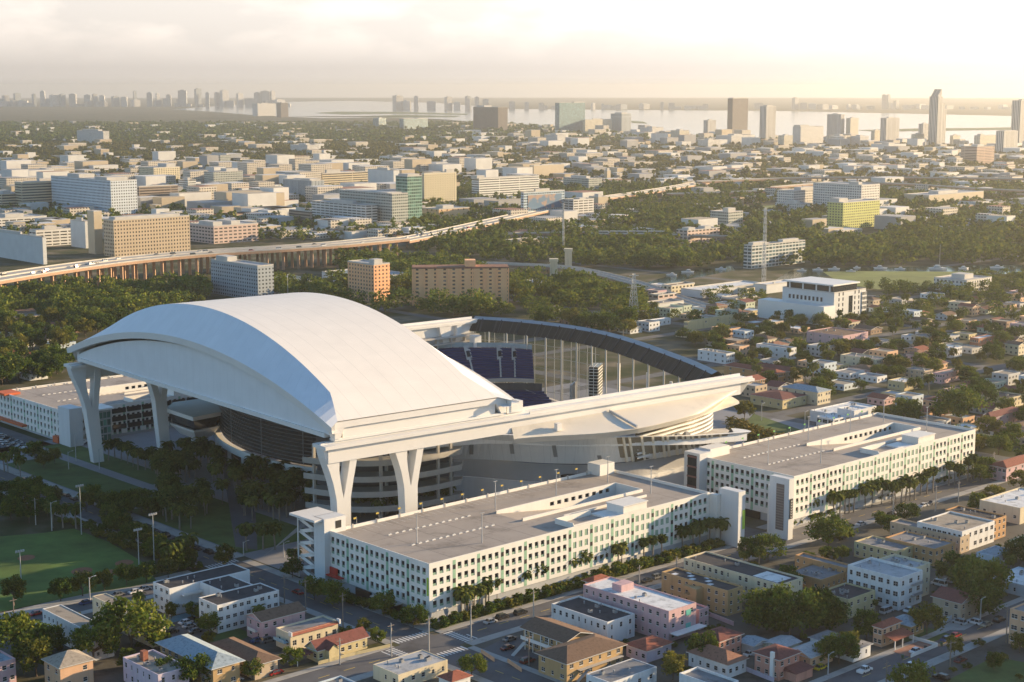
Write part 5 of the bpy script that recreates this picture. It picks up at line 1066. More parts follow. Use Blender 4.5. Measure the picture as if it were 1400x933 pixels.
big = [
 ('broad tan block with a dense grid of small square windows beside the highway', (155, 302), 352, 141, 259, Wtan, 'office_building', [(.05, .2, .9, .8, 3)]),
 ('slim tan stair tower against the left end of the gridded tan block', (128, 290), 348, 119, 139, Wpt, 'stair_tower', [(.2, .2, .8, .8, 1)]),
 ('large pale blue and white hospital slab at the left', (151, 248), 300, 59, 187, Wblue, 'hospital', [(.1, .1, .9, .3, 4), (.2, .6, .8, .8, 5)]),
 ('tan striped block behind the pale blue hospital', (29, 250), 292, 20, 120, Wstripe, 'office_building', None),
 ('lower tan striped block at the left edge', (2, 266), 292, -20, 31, Wstripe, 'office_building', None),
 ('white striped parking block at the left edge', (-8, 300), 320, -30, 64, Wpark, 'parking_garage', None),
 ('beige parking block before the pale blue hospital', (49, 316), 338, 40, 97, Wpark, 'parking_garage', None),
 ('grey blank cube beside the beige parking block', (116, 304), 340, 96, 122, Wpl, 'office_building', None),
 ('big blank pale hall at the left edge', (58, 326), 362, -40, 63, Wpl, 'hall', [(.2, .3, .7, .7, 3)]),
 ('brown louvred block right of the pale blue hospital', (190, 256), 285, 186, 243, Wbrown, 'office_building', [(.9, .1, 1.0, .9, 1)]),
 ('tan tower with rows of cream balconies at the left', (210, 230), 256, 190, 246, Wcream, 'apartment_tower', [(.6, .2, .95, .8, 6)]),
 ('grey tan stepped tower in the medical district', (292, 236), 262, 279, 332, Wgt, 'office_building', [(.5, .2, .9, .8, 5)]),
 ('long low parking deck in the medical district', (276, 268), 281, 268, 350, Wbrown, 'parking_garage', None),
 ('pinkish campus block beyond the highway', (292, 310), 334, 259, 353, Wpink, 'campus_building', [(.1, .2, .3, .8, 4), (.5, .2, .7, .8, 4)]),
 ('small white stepped block right of the brown louvred one', (257, 247), 267, 244, 268, Wwhite, 'office_building', None),
 ('small tan tower far behind the medical district', (301, 213), 231, 276, 315, Wgt, 'office_building', [(.8, .1, 1, .9, 4)]),
 ('distant white slab with a turquoise side at the upper left', (141, 180), 198, 105, 149, Wtow, 'apartment_tower', [(.1, .2, .8, .8, 5)]),
 ('grey glazed hospital wing with a tan right side', (426, 248), 281, 387, 443, Wgrey, 'hospital', [(.1, .1, .9, .4, 3)]),
 ('long tan terraced hospital wing in the centre left', (441, 238), 262, 437, 503, Wstripe, 'hospital', [(.1, .2, .4, .8, 6)]),
 ('pale slab tower joined to the green glass one', (538, 234), 268, 503, 546, Wpl, 'hospital', None),
 ('green glass tower of the medical centre', (557, 242), 310, 541, 577, Wgreen, 'hospital', [(.1, .1, .9, .9, 3)]),
 ('cream tower covered with balconies right of the green glass one', (580, 238), 285, 576, 624, Wcream, 'apartment_tower', [(.7, .2, .95, .8, 5)]),
 ('brown topped medical block in front of the green tower', (536, 266), 314, 464, 558, Wgt, 'hospital', [(.05, .1, .95, .9, 1.5)]),
 ('curved white parking deck before the medical block', (500, 282), 314, 426, 516, Wpark, 'parking_garage', None),
 ('dark brown low block left of the curved white deck', (424, 290), 314, 395, 427, Wbrown, 'office_building', None),
 ('tan parking deck with a lift tower at centre left', (352, 268), 282, 338, 404, Wpark, 'parking_garage', [(.3, .1, .5, .5, 8)]),
 ('orange and cream low hall right of the green tower', (600, 287), 305, 576, 642, Worange, 'hall', None),
 ('white hospital with a teal top row at centre', (655, 245), 277, 645, 737, Wwhite, 'hospital', [(-.02, .1, .1, .9, 5)]),
 ('white parking block right of the mural building', (784, 274), 298, 770, 812, Wpark, 'parking_garage', [(.4, .2, .7, .8, 2)]),
 ('yellow box building beside the white parking block', (818, 270), 286, 805, 831, Wpt, 'office_building', None),
 ('tan cube with a plain grid behind the white hospital', (730, 227), 247, 724, 771, Wpt, 'office_building', [(.3, .3, .7, .7, 2)]),
 ('tan campus block left of the slender church tower', (805, 245), 262, 770, 823, Wgt, 'campus_building', [(.2, .2, .5, .8, 4)]),
 ('slender tan church tower among the trees', (830, 234), 251, 826, 835, Wpt, 'church_tower', [(.2, .2, .8, .8, 5)]),
 ('dark twin slab tower by the bay at centre', (681, 147), 181, 647, 694, Wdark, 'apartment_tower', [(.1, .6, .9, .9, 6)]),
 ('wide teal glass slab tower by the bay', (765, 141), 184, 759, 800, Wteal, 'office_tower', [(.6, .2, 1, .8, 4)]),
 ('low tan slab between the teal tower and the grey tower', (800, 164), 184, 797, 837, Wtow2, 'apartment_building', None),
 ('grey tower right of the teal slab', (850, 156), 183, 835, 863, Wgrey, 'office_tower', [(.2, .2, .8, .8, 5)]),
 ('small pale tower with a cream side by the bay', (892, 175), 188, 875, 907, Wtow, 'apartment_tower', None),
 ('slim white tower left of the tall dark one', (968, 165), 187, 962, 979, Wvert, 'apartment_tower', None),
 ('tall dark brown tower by the bay right of centre', (1002, 135), 185, 995, 1023, Wdark, 'apartment_tower', [(.05, .05, .95, .95, 3)]),
 ('tall white tower just right of the dark brown one', (1048, 146), 196, 1039, 1061, Wvert, 'apartment_tower', [(.2, .2, .8, .8, 4)]),
 ('pair of pale slabs under the tall dark tower', (1000, 186), 201, 979, 1032, Wtow, 'apartment_building', None),
 ('small white tower with a cream side before the bay', (929, 179), 195, 917, 942, Wtow2, 'apartment_tower', None),
 ('white low block left of the pair of pale slabs', (968, 192), 204, 954, 985, Wtow, 'apartment_building', None),
 ('pale blue small tower below the teal slab', (762, 185), 201, 744, 773, Wtow, 'apartment_building', [(.3, .3, .7, .7, 5)]),
 ('tan low tower left of the stepped white one', (1072, 186), 203, 1064, 1084, Wtow2, 'apartment_building', None),
 ('stepped white apartment block by the bay', (1095, 174), 201, 1084, 1126, Wtow, 'apartment_building', [(.0, .1, .4, .9, 6)]),
 ('grey white tower with a flat top in the right bay skyline', (1150, 157), 186, 1131, 1155, Wvert, 'apartment_tower', None),
 ('slimmer blue grey tower with a tan side in the right bay skyline', (1163, 162), 186, 1157, 1174, Wtow2, 'apartment_tower', None),
 ('row of tan mid rise blocks under the right bay skyline', (1150, 186), 202, 1130, 1163, Wtow2, 'apartment_building', None),
 ('pale blue mid rise block under the right bay skyline', (1176, 187), 202, 1163, 1188, Wtow, 'apartment_building', None),
 ('ribbed white tower in the middle of the right skyline', (1212, 162), 197, 1204, 1230, Wvert, 'apartment_tower', None),
 ('small tan tower left of the ribbed white one', (1196, 179), 196, 1191, 1205, Wtow2, 'apartment_tower', None),
 ('long low white building under the ribbed tower', (1215, 198), 209, 1191, 1239, Wpl, 'hall', None),
 ('grey slim tower left of the tallest white one', (1262, 170), 197, 1256, 1271, Wvert, 'apartment_tower', None),
 ('cream mid rise left of the tallest white tower', (1252, 184), 201, 1246, 1264, Wtow2, 'apartment_building', None),
 ('small tan block right of the tallest white tower', (1303, 186), 200, 1299, 1313, Wtow2, 'apartment_building', None),
 ('cream block behind the brown tower at the right', (1340, 186), 206, 1332, 1362, Wtow2, 'apartment_building', [(.1, .2, .3, .8, 5)]),
 ('brown and cream tower in the right foreground of the skyline', (1336, 201), 227, 1314, 1360, mw('brown_cream', (.50, .36, .28), (.14, .10, .09), 30, 3.4, 29, 1.6), 'apartment_tower', None),
 ('white tower with a cream side near the right edge', (1373, 180), 212, 1362, 1392, Wvert, 'apartment_tower', [(.1, .1, .9, .9, 2)]),
 ('tall white tower at the right edge', (1396, 138), 201, 1384, 1412, Wvert, 'apartment_tower', None),
 ('teal low tower in the far centre', (518, 162), 176, 510, 528, Wteal, 'office_building', None),
 ('teal block with a stepped top in the far centre', (552, 163), 179, 546, 585, Wteal, 'office_building', [(.6, .1, 1, .9, 3)]),
 ('pale slab in the far left centre', (352, 142), 159, 345, 377, Wtow, 'apartment_tower', None),
 ('dark slim tower in the far left centre', (384, 141), 161, 378, 394, Wdark, 'apartment_tower', None),
 ('white cubic building in the far left centre', (420, 199), 211, 397, 436, Wtow, 'office_building', None),
 ('white glassy block at the far centre behind the mural', (716, 246), 262, 700, 738, Wwhite, 'office_building', None),
 ('pink and white flats beyond the rail viaduct', (940, 316), 333, 925, 984, Wpink, 'apartment_building', [(.1, .2, .3, .8, 3), (.6, .2, .8, .8, 3)]),
 ('tan stepped apartment tower among trees right of centre', (996, 291), 314, 971, 1016, Wgt, 'apartment_tower', [(.1, .1, .6, .4, 5)]),
 ('white apartment wing behind the lime tower', (1085, 262), 292, 1062, 1140, Wtow, 'apartment_building', None),
 ('taller white apartment slab behind the lime tower', (1178, 254), 296, 1112, 1203, Wtow, 'apartment_building', [(.1, .1, .3, .3, 4)]),
 ('low white terrace of flats left of the lime tower', (1092, 280), 296, 1060, 1110, Wtow, 'apartment_building', None),
 ('lime green apartment tower with cream balconies', (1153, 278), 314, 1131, 1203, Wlime, 'apartment_tower', [(.02, .3, .25, .9, 5)]),
 ('glassy riverside condominium right of the radio mast', (1028, 337), 368, 1017, 1101, mw('condo', (.52, .54, .52), (.06, .10, .11), 5, 3.2, 4.2, 2.0), 'apartment_building', [(.05, .2, .3, .8, 3), (.6, .2, .9, .8, 3)]),
 ('long white low flats beside the riverside lawn', (1322, 385), 401, 1277, 1356, Wtow, 'apartment_building', None),
 ('tan courtyard buildings beyond the lime tower', (1270, 268), 284, 1236, 1345, Wpt, 'campus_building', None),
 ('orange apartment slab behind the stadium roof', (511, 363), 414, 475, 533, Wapt, 'apartment_tower', [(.2, .1, .7, .3, 4)]),
 ('grey blue apartment slab just over the stadium roof', (352, 365), 412, 288, 374, Wgb, 'apartment_tower', [(.2, .7, .8, .95, 4)]),
]
for lab, near, yb, xl, xr, wm, nm, pent in big:
    T(lab, nm.replace('_', ' '), near, yb, xl, xr, wm, name=nm, pent=pent)
# the wide orange slab faces the camera more squarely
def slab(label, cat, L, Rr, yb, depth, wm, name, pent=None):
    gx0, gy0, _ = G(L[0], yb); h = hgt(L[0], L[1], gx0, gy0); p, q = G(*L, h), G(*Rr, h); d = math.hypot(q[0] - p[0], q[1] - p[1]); ang = math.atan2(q[1] - p[1], q[0] - p[0])
    r = thing(name, label, cat, (p[0], p[1], 0), ang); ka = [toK(p[0], p[1]), toK(q[0], q[1])]
    FOOT.append((min(k[0] for k in ka) - 5, min(k[1] for k in ka) - 5, max(k[0] for k in ka) + 5, max(k[1] for k in ka) + 5))
    mb = MB(); mb.box(0, 0, 0, d, depth, h, 0, bottom=False); mb.build('wall', [wm], r); mb = MB(); mb.box(-.3, -.3, h, d + .3, depth + .3, h + 1.2, 0); mb.build('roof', [roofmat('rust', False)], r)
    return r, d, depth, h
r, d, dep, h = slab('wide orange apartment slab with dark window columns behind the stadium', 'apartment tower', (564, 368), (695, 367), 418, 18, mw('orange_slab', (.95, .51, .26), (.14, .10, .08), 7.0, 2.9, 2.0, 1.3), 'apartment_tower')
for k in range(9): part_boxes(r, 'pier', mat('peach_pier', (.95, .50, .26), .8, .1, .2), [(k * d / 8 - .5, -.9, 0, k * d / 8 + .5, -.02, h - .2)])
part_boxes(r, 'penthouse', mat('peach_pier', None), [(d * .55, 3, h + 1.2, d * .66, 14, h + 6)])
# mural building: blue front with a big abstract picture
r, A, B, h = T('blue office block with a giant blue and flesh toned picture on its front', 'office building', (716, 264), 301, 712, 772, mw('mural_block', (.42, .52, .58), (.05, .07, .09), 4, 3.4, 3.4, 1.4), name='office_building')
mm_, t_, b_ = new('mural_picture'); nz = t_.nodes.new('ShaderNodeTexNoise'); nz.inputs['Scale'].default_value = .09; tcx = t_.nodes.new('ShaderNodeTexCoord'); t_.links.new(tcx.outputs['Object'], nz.inputs['Vector'])
rr = t_.nodes.new('ShaderNodeValToRGB'); rr.color_ramp.elements[0].position = .5; rr.color_ramp.elements[0].color = (.02, .12, .24, 1); rr.color_ramp.elements[1].position = .62; rr.color_ramp.elements[1].color = (.30, .19, .14, 1); t_.links.new(nz.outputs[0], rr.inputs[0]); t_.links.new(rr.outputs[0], b_.inputs['Base Color'])
part_boxes(r, 'picture', mm_, [(A * .1, -.4, h * .38, A * .92, -.1, h * .9)])
# white office block with a lower wing, right of centre
r, A, B, h = T('white office block with a glazed top storey and a blank lower wing', 'office building', (1140.6, 402), 443, 1070, 1184, Wpl, name='office_building', rm=roofmat('white', False), pent=[])
mb = MB(); mb.box(1, 2, h + .06, A * .78, B - 3, h + 5.2, 1); mb.box(-.5, .5, h + 5.2, A * .82, B - 1.5, h + 6.2, 0); mb.build('top_storey', [white, glassd], r)
for i in range(4): part_boxes(r, 'pilaster', white, [(.9 - .3, 4 + i * (B - 8) / 3.2, h + .1, 1.2, 5 + i * (B - 8) / 3.2, h + 5.2)])
for f in range(2):
    for i in range(9): part_boxes(r, 'window', glassd, [(-.06, 10 + i * (B - 14) / 9, h - 12 + f * 5.4, .02, 11.8 + i * (B - 14) / 9, h - 9 + f * 5.4)])
for f in range(5):
    for i in (1, 2, 5, 6): part_boxes(r, 'window', glassd, [(A * i / 8 + .5, -.06, 4 + f * h / 5.6, A * i / 8 + 1.6, .02, 6.4 + f * h / 5.6)])
part_boxes(r, 'tall_window', glassd, [(A * .46, -.08, h * .3, A * .58, .02, h * .86)])
part_boxes(r, 'glazed_corner', mw('corner_glass', (.6, .6, .58), (.05, .06, .07), 1.6, 3.4, 1.3, 2.2), [(A - 5, -.5, 3, A + .5, 6, h - 1.5)])
part_boxes(r, 'lower_wing', white, [(-13, -1, 0, -.02, B + 12, h * .62)])
# tallest white tower: stepped shafts with a sloping crown
r, A, B, h = T('tallest white tower with a stepped sloping crown in the right skyline', 'apartment tower', (1283, 135), 201, 1271, 1289, Wvert, name='apartment_tower', pent=[])
mb = MB(); mb.box(A, 1, 0, A + 14, B - 2, h * .9, 0); mb.box(A + 14, 2, 0, A + 24, B - 4, h * .78, 0); mb.build('shaft', [Wvert], r)
mb = MB(); z = h; mb.prism([(0, 0), (A, 0), (A, B), (0, B)], z + .1, z + 6, 0)
for i in range(4): mb.box(A * (.15 + .2 * i), B * .1, z + 6, A * (.35 + .2 * i), B * .9, z + 11 + i * 5, 0)
mb.build('crown', [Wvert], r)
# riverside sheds and long roofs
for lab, near, yb, xl, xr, wm, rc in [
    ('long white roofed warehouse by the river', (960, 399), 408, 931, 1045, Wpl, 'white'), ('wide white roofed warehouse left of the white office block', (1048, 391), 402, 1030, 1090, Wpl, 'white'),
    ('low brick warehouse in front of the white roofed ones', (1006, 410), 416, 986, 1040, Wbrown, 'grey'), ('pale blue metal roofed shed behind the orange slabs', (500, 381), 396, 440, 560, Wpl, 'blue grey'),
    ('long low terminal with a pale roof right of the grey slab', (420, 386), 398, 375, 440, Wpt, 'pale grey'), ('white tent roofed shed over the stadium canopy', (745, 390), 399, 708, 770, Wpl, 'white'),
    ('tan retail block with signs near the bridge', (703, 330), 338, 690, 750, Wpt, 'tan'), ('white low shop beside the power pylon', (900, 417), 425, 880, 935, Wpl, 'grey'),
    ('pink low building right of the power pylon', (900, 405), 416, 888, 925, Wpink, 'grey'), ('small cream boathouse by the river', (918, 392), 402, 905, 950, Wcream, 'brown')]:
    T(lab, 'warehouse', near, yb, xl, xr, wm, rm=roofmat(rc, False), name='warehouse', pent=[(.4, .4, .45, .5, 1)])
# unseen towers added right of the view to cast shade over the foreground
for a0, b0, a1, b1, h_, lb in ((640, 30, 660, 92, 70, 'pale apartment tower up the lower street, outside the photo'), (640, 100, 662, 172, 74, 'cream apartment tower up the lower street, outside the photo'), (644, 182, 664, 248, 66, 'white apartment tower nearest the garages, outside the photo')):
    r = thing('apartment_tower', lb, 'apartment tower', W(a0, b0), ROT); FOOT.append((a0, b0, a1, b1)); mb = MB(); mb.box(0, 0, 0, a1 - a0, b1 - b0, h_, 0); mb.build('wall', [Wtow], r); mb = MB(); mb.box(-.3, -.3, h_ + .01, a1 - a0 + .3, b1 - b0 + .3, h_ + .9, 0); mb.build('roof', [roofmat('pale grey', False)], r)
# far shore skylines across the bay
def skyline(px, ytop, wpx, yb, dep=1, cat='tower'):
    gx, gy, _ = G(px, yb); h = max(18, hgt(px, ytop + (5 if px < 400 else 2), gx, gy)); wd = wpx * gy / F
    r = thing('skyline_tower', 'hazy pale tower in the far skyline across the bay', 'tower', (gx, gy, 0), ROT * random.choice((0, 1)), 'towers of the far skyline', many='share')
    mb = MB(); mb.box(-wd / 2, -wd / 3, 0, wd / 2, wd / 3, h); mb.box(-wd / 4, -wd / 5, h, wd / 4, wd / 5, h * 1.05); mb.build('shaft', [random.choice((Wtow, Wgrey, Wvert))], r)
rs = random.Random(5)
for px, yt, wpx in [(185, 120, 4), (205, 122, 7), (216, 123, 5), (231, 125, 6), (250, 119, 11), (271, 117, 8), (284, 122, 5), (297, 122, 6), (307, 119, 10), (328, 123, 8), (352, 122, 8), (363, 120, 12), (373, 120, 6), (59, 120, 6), (24, 123, 8), (100, 124, 9), (120, 125, 8), (140, 126, 7),
                    (47, 124, 5), (75, 125, 12), (86, 124, 7), (130, 124, 6), (8, 126, 8), (158, 127, 9), (170, 128, 8)]: skyline(px, yt, wpx, 146)
for px, yt, wpx in [(544, 129, 12), (569, 130, 6), (613, 131, 9), (640, 130, 7), (652, 131, 6), (664, 134, 8), (556, 136, 10), (590, 137, 12), (625, 138, 9), (700, 137, 8), (720, 138, 6), (740, 139, 7), (811, 139, 5), (824, 140, 4), (850, 141, 13), (905, 138, 4), (918, 139, 8), (940, 143, 9), (960, 144, 10),
                    (1087, 132, 8), (1098, 139, 9), (1110, 140, 10), (1125, 141, 14), (1160, 141, 5), (1171, 142, 8), (1190, 143, 10), (1208, 128, 5), (1214, 128, 5), (1225, 136, 7), (1240, 142, 12), (1265, 142, 10), (1315, 144, 7), (1332, 144, 10), (1350, 145, 8), (1375, 145, 10), (1395, 144, 8)]: skyline(px, yt, wpx, 150)

for i in range(34): skyline(rs.uniform(-5, 400), rs.uniform(130, 138), rs.uniform(6, 16), 146)
for i in range(26): skyline(rs.uniform(520, 1410), rs.uniform(139, 144), rs.uniform(6, 16), 149.5)
# ------------------------------------------------------------------ highways and bridges
def viaduct(name, label, cat, pts, z, width, step, m=None, pw_=1.6, rows=2, barrier=1.0, zend=None):
    P0 = [G(p[0], p[1], z)[:2] for p in pts]; NS = 90; c = spline(P0, NS)
    o = thing(name, label, cat, (0, 0, 0))
    zz = [z if zend is None else z + (zend - z) * i / NS for i in range(NS + 1)]
    L, Rr = off(c, 0), off(c, -width); mb = MB()
    Lz = [(p[0], p[1], h) for p, h in zip(L, zz)]; Rz = [(p[0], p[1], h) for p, h in zip(Rr, zz)]
    dn = lambda q, d: [(p[0], p[1], p[2] - d) for p in q]
    mb.strip(Lz, Rz, 0); mb.strip(dn(Lz, 2.2), Lz, 1); mb.strip(Rz, dn(Rz, 2.2), 1); mb.strip(dn(Rz, 2.2), dn(Lz, 2.2), 1)
    mb.build('deck', [m or mat('road_concrete', (.40, .38, .34), .85, .1, .05), mat('deck_edge', (.34, .22, .15), .8, .1, .1)], o)
    mb = MB()
    for q in (Lz, Rz, [((a[0] + b[0]) / 2, (a[1] + b[1]) / 2, a[2]) for a, b in zip(Lz, Rz)]): mb.strip(q, dn(q, -barrier)); mb.strip([(p[0] + .3, p[1] + .3, p[2] + barrier) for p in q], [(p[0] + .3, p[1] + .3, p[2]) for p in q]); mb.strip(dn(q, -barrier), [(p[0] + .3, p[1] + .3, p[2] + barrier) for p in q])
    mb.build('barrier', [concrete], o)
    acc = 0
    for i in range(1, NS + 1):
        acc += math.hypot(c[i][0] - c[i - 1][0], c[i][1] - c[i - 1][1])
        if acc > step and zz[i] > 5:
            acc = 0
            for r_ in range(rows):
                f = (r_ + .5) / rows; x = L[i][0] + (Rr[i][0] - L[i][0]) * f; y = L[i][1] + (Rr[i][1] - L[i][1]) * f
                mb = MB(); mb.box(x - pw_ / 2, y - pw_ / 2, 0, x + pw_ / 2, y + pw_ / 2, zz[i] - 2.2); mb.build('pier', [mat('pier_concrete', (.42, .27, .18), .85, .1, .1)], o)
    return o, c, zz
hw1, HC, HZ = viaduct('highway_viaduct', 'tall curving highway viaduct on brownish piers at the left', 'viaduct', [(-60, 396), (0, 385), (100, 369), (200, 356), (300, 347), (400, 341), (480, 335), (560, 327)], 19, 34, 12.5, rows=3, pw_=2.3)
hw2, HC2, HZ2 = viaduct('highway_viaduct', 'highway climbing from the medical centre to the right interchange', 'viaduct', [(560, 330), (620, 318), (700, 300), (770, 284), (830, 272), (900, 262), (970, 250)], 10, 26, 30, rows=2)
viaduct('highway_viaduct', 'long thin flyover across the interchange at the right', 'viaduct', [(960, 249), (1080, 244), (1200, 243), (1320, 244), (1440, 246)], 14, 14, 32, rows=1)
viaduct('highway_viaduct', 'lower expressway deck across the interchange at the right', 'viaduct', [(920, 266), (1040, 262), (1160, 257), (1280, 262), (1440, 268)], 10, 18, 32, rows=2)
viaduct('highway_viaduct', 'sunlit ramp descending through trees at the right edge', 'viaduct', [(1190, 292), (1270, 286), (1340, 280), (1440, 273)], 8, 12, 26, rows=1)
viaduct('highway_viaduct', 'curving grey ramp high in the interchange at the right', 'viaduct', [(1060, 256), (1150, 250), (1240, 252), (1330, 258), (1420, 262)], 16, 9, 34, rows=1)
br_, BC, BZ = viaduct('drawbridge', 'grey drawbridge road rising over the river behind the stadium', 'bridge', [(640, 361), (700, 361), (775, 364), (850, 379), (900, 394), (965, 412)], 8.5, 15, 22, rows=2, zend=1.5)
for px, py in ((757, 372), (777, 357)):
    x, y, _ = G(px, py, 8); mb = MB(); mb.box(x - 3.2, y - 3.2, 0, x + 3.2, y + 3.2, 17); mb.box(x - 3.8, y - 3.8, 17, x + 3.8, y + 3.8, 19.5); mb.build('bridge_tower', [wallmat('cream')], br_)
rail, RC, RZ = viaduct('rail_viaduct', 'slim rail viaduct running through the trees behind the stadium', 'viaduct', [(690, 321), (760, 319), (840, 319), (930, 322), (1000, 324)], 8, 7, 26, rows=1)
tr = thing('train', 'pale commuter train on the slim rail viaduct', 'train', (0, 0, 0))
for k in range(4):
    p, q = G(808 + k * 26, 317.6, 10.5), G(832 + k * 26, 317.9, 10.5); mb = MB()
    d = Vector((q[0] - p[0], q[1] - p[1], 0)); l = d.length; mb.box(0, -1.5, 8.6, l, 1.5, 12, 0); mb.box(.5, -1.53, 10.2, l - .5, 1.53, 11.2, 1)
    o = mb.build('carriage', [steel, glassd], tr, loc=(p[0], p[1], 0), rotz=math.atan2(d.y, d.x))
# pylon, radio mast
def lattice(name, label, cat, px, yb, yt, wb, wt):
    gx, gy, _ = G(px, yb); h = hgt(px, yt, gx, gy); o = thing(name, label, cat, (gx, gy, 0), .4); mb = MB(); n = 9
    for k in range(n):
        z0, z1 = h * k / n, h * (k + 1) / n; a, b = wb + (wt - wb) * k / n, wb + (wt - wb) * (k + 1) / n
        C0 = [(-a, -a), (a, -a), (a, a), (-a, a)]; C1 = [(-b, -b), (b, -b), (b, b), (-b, b)]
        for i in range(4):
            j = (i + 1) % 4; mb.tube([(*C0[i], z0), (*C1[i], z1)], .16, 4); mb.tube([(*C0[i], z0), (*C1[j], z1)], .1, 4); mb.tube([(*C0[j], z0), (*C1[i], z1)], .1, 4)
    mb.build('lattice', [steel], o); return o, h
o, h = lattice('power_pylon', 'steel lattice power pylon behind the stadium rim', 'pylon', 866, 441, 374, 3.2, .6)
for z, l in ((h * .72, 5.5), (h * .84, 4.6), (h * .95, 3.6)): part_boxes(o, 'crossarm', steel, [(-l, -.2, z, l, .2, z + .4)])
lattice('radio_mast', 'tall thin radio mast beside the riverside condominium', 'mast', 1044, 390, 284, 1.3, .8)
lattice('radio_mast', 'thin lattice mast rising from trees beyond the drawbridge', 'mast', 770, 345, 278, .8, .5)

# ------------------------------------------------------------------ houses of the districts (each its own thing)
RH = [[(885, 425), (960, 418), (1050, 450), (1190, 450), (1400, 440), (1420, 440), (1420, 640), (1345, 632), (1200, 552), (1105, 548), (1030, 566), (1010, 508), (960, 474)], [(-20, 425), (100, 450), (100, 478), (70, 520), (-20, 528)], [(695, 415), (880, 428), (925, 470), (760, 440)], [(880, 390), (1040, 405), (1050, 440), (885, 425)], [(1190, 405), (1420, 400), (1420, 440), (1190, 446)]]
ZN = ['right of the stadium', 'left of the stadium roof', 'behind the stadium canopy', 'by the river warehouses', 'below the riverside lawn']
STKA = np.array([toK(*p) for p in stad_poly])
def free(a0, b0, a1, b1, m=1.0):
    for q in FOOT:
        if a0 < q[2] + m and a1 > q[0] - m and b0 < q[3] + m and b1 > q[1] - m: return False
    ca, cb_ = (a0 + a1) / 2, (b0 + b1) / 2
    return not inpoly(ca, cb_, STKA)
rs = random.Random(21); WN = ['white', 'white', 'cream', 'cream', 'pink', 'peach', 'tan', 'tan', 'yellow', 'grey', 'grey', 'pale blue', 'pale green', 'brown']; RN = ['grey', 'grey', 'white', 'tan', 'tan', 'red', 'brown', 'brown', 'pale grey', 'dark red', 'rust']
nh = 0
HW = {c: mw('house_wall_' + c.replace(' ', '_'), WALLC[c], (.035, .04, .045), 3.4, 3.0, 1.3, 1.2) for c in WN}
CELLS = sorted(((ai, bi) for ai in range(80) for bi in range(62)), key=lambda q: W(330 + q[0] * 16.5, 372 + q[1] * 18.5)[1])
for ai, bi in CELLS:
    for _one in (0,):
        a0 = 330 + ai * 16.5 + rs.uniform(-2, 3); b0 = 372 + bi * 18.5 + rs.uniform(-2, 3)
        if a0 > 1500: continue
        Aa, Bb = rs.uniform(9, 14.5), rs.uniform(9, 15); x, y, _ = W(a0 + Aa / 2, b0 + Bb / 2)
        px, py = pr(x, y, 0); zi = next((i for i, q in enumerate(RH) if inpoly(px, py, q)), None)
        if zi is None or nh >= 262 or rs.random() < (.12 if zi in (0, 3) else .5): continue
        if any(a0 < q + 9.5 and a0 + Aa > q - .5 for q in (640, 742, 850, 960, 1080)) or any(b0 < q + 9.5 and b0 + Bb > q - .5 for q in (500, 620, 720, 830)): continue
        if not free(a0, b0, a0 + Aa, b0 + Bb, 2): continue
        wc, rc = rs.choice(WN), rs.choice(RN); pit = rc in ('red', 'brown', 'dark red', 'rust') ; fl = rs.choice((1, 1, 2)); hh = fl * 3.1 + .4
        lab = f"{wc} {'two storey ' if fl == 2 else ''}house, {rc} {'pitched' if pit else 'flat'} roof, {ZN[zi]}"
        r = thing('house', lab, 'house', W(a0, b0), ROT, many='rank')
        block(r, 0, 0, Aa, Bb, hh, HW[wc], roofmat(rc, pit), rs.choice(('hip', 'gable_a', 'gable_b')) if pit else 'flat', fl, 0, 0, rnd=rs, win=False, rh=rs.uniform(1.4, 2.2), junk=False)
        FOOT.append((a0 - 1, b0 - 1, a0 + Aa + 1, b0 + Bb + 1)); nh += 1
print('houses', nh)
# low buildings of the wide city beyond: far too many to count
rs = random.Random(4); mb = MB()
CITY = [mat('city_white', (.62, .61, .58), .8, .1, .05), mat('city_tan', (.46, .38, .27), .8, .1, .05), mat('city_grey', (.33, .33, .33), .8, .1, .05), mat('city_red', (.32, .16, .11), .8, .1, .05), mat('city_roof', (.40, .39, .37), .85, .1, .05), mw('city_windows', (.55, .50, .42), (.07, .07, .07), 4, 3.4, 2.4, 1.5)]
NOB = [[(1000, 355), (1420, 350), (1420, 385), (1000, 392)], [(1000, 280), (1110, 278), (1110, 292), (1000, 292)], [(640, 330), (1420, 320), (1420, 350), (640, 350)]]
WATER = [(236, 150), (290, 153), (350, 158), (440, 162), (520, 161), (600, 163), (650, 167), (760, 176), (850, 183), (950, 186), (1060, 194), (1200, 199), (1420, 201), (1420, 135), (300, 135)]
n = 0
for _ in range(9000):
    py = 172 + (330 - 172) * rs.random() ** 1.25; px = rs.uniform(-20, 1420)
    if inpoly(px, py + 1, WATER) or any(inpoly(px, py, q) for q in NOB): continue
    if py > 255 and px > 560 and rs.random() < .8: continue
    if py < 230 and px < 600 and rs.random() < .45: continue
    a, b = K(px, py); s = rs.uniform(.7, 1.5) * (1 if py > 260 else 1.25); A_, B_, h_ = rs.uniform(10, 34) * s, rs.uniform(10, 30) * s, rs.choice((4, 5, 6, 7, 9, 12, 16)) * (1 if py > 230 else 1.15)
    if (225 < py < 300 and px < 720 and rs.random() < .16) or (183 < py < 206 and px > 700 and rs.random() < .3): A_, B_, h_ = rs.uniform(24, 58), rs.uniform(20, 42), rs.uniform(13, 34)
    if not free(a, b, a + A_, b + B_, 1): continue
    wmi = rs.choice((0, 0, 1, 2, 5, 5)); tmi = rs.choice((0, 0, 4, 4, 3, 1, 2)); k0 = len(mb.v); mb.box(a, b, 0, a + A_, b + B_, h_, wmi, tmi, bottom=False)
    mb.v[k0:] = [W(*v) for v in mb.v[k0:]]; n += 1
    if n >= 2500: break
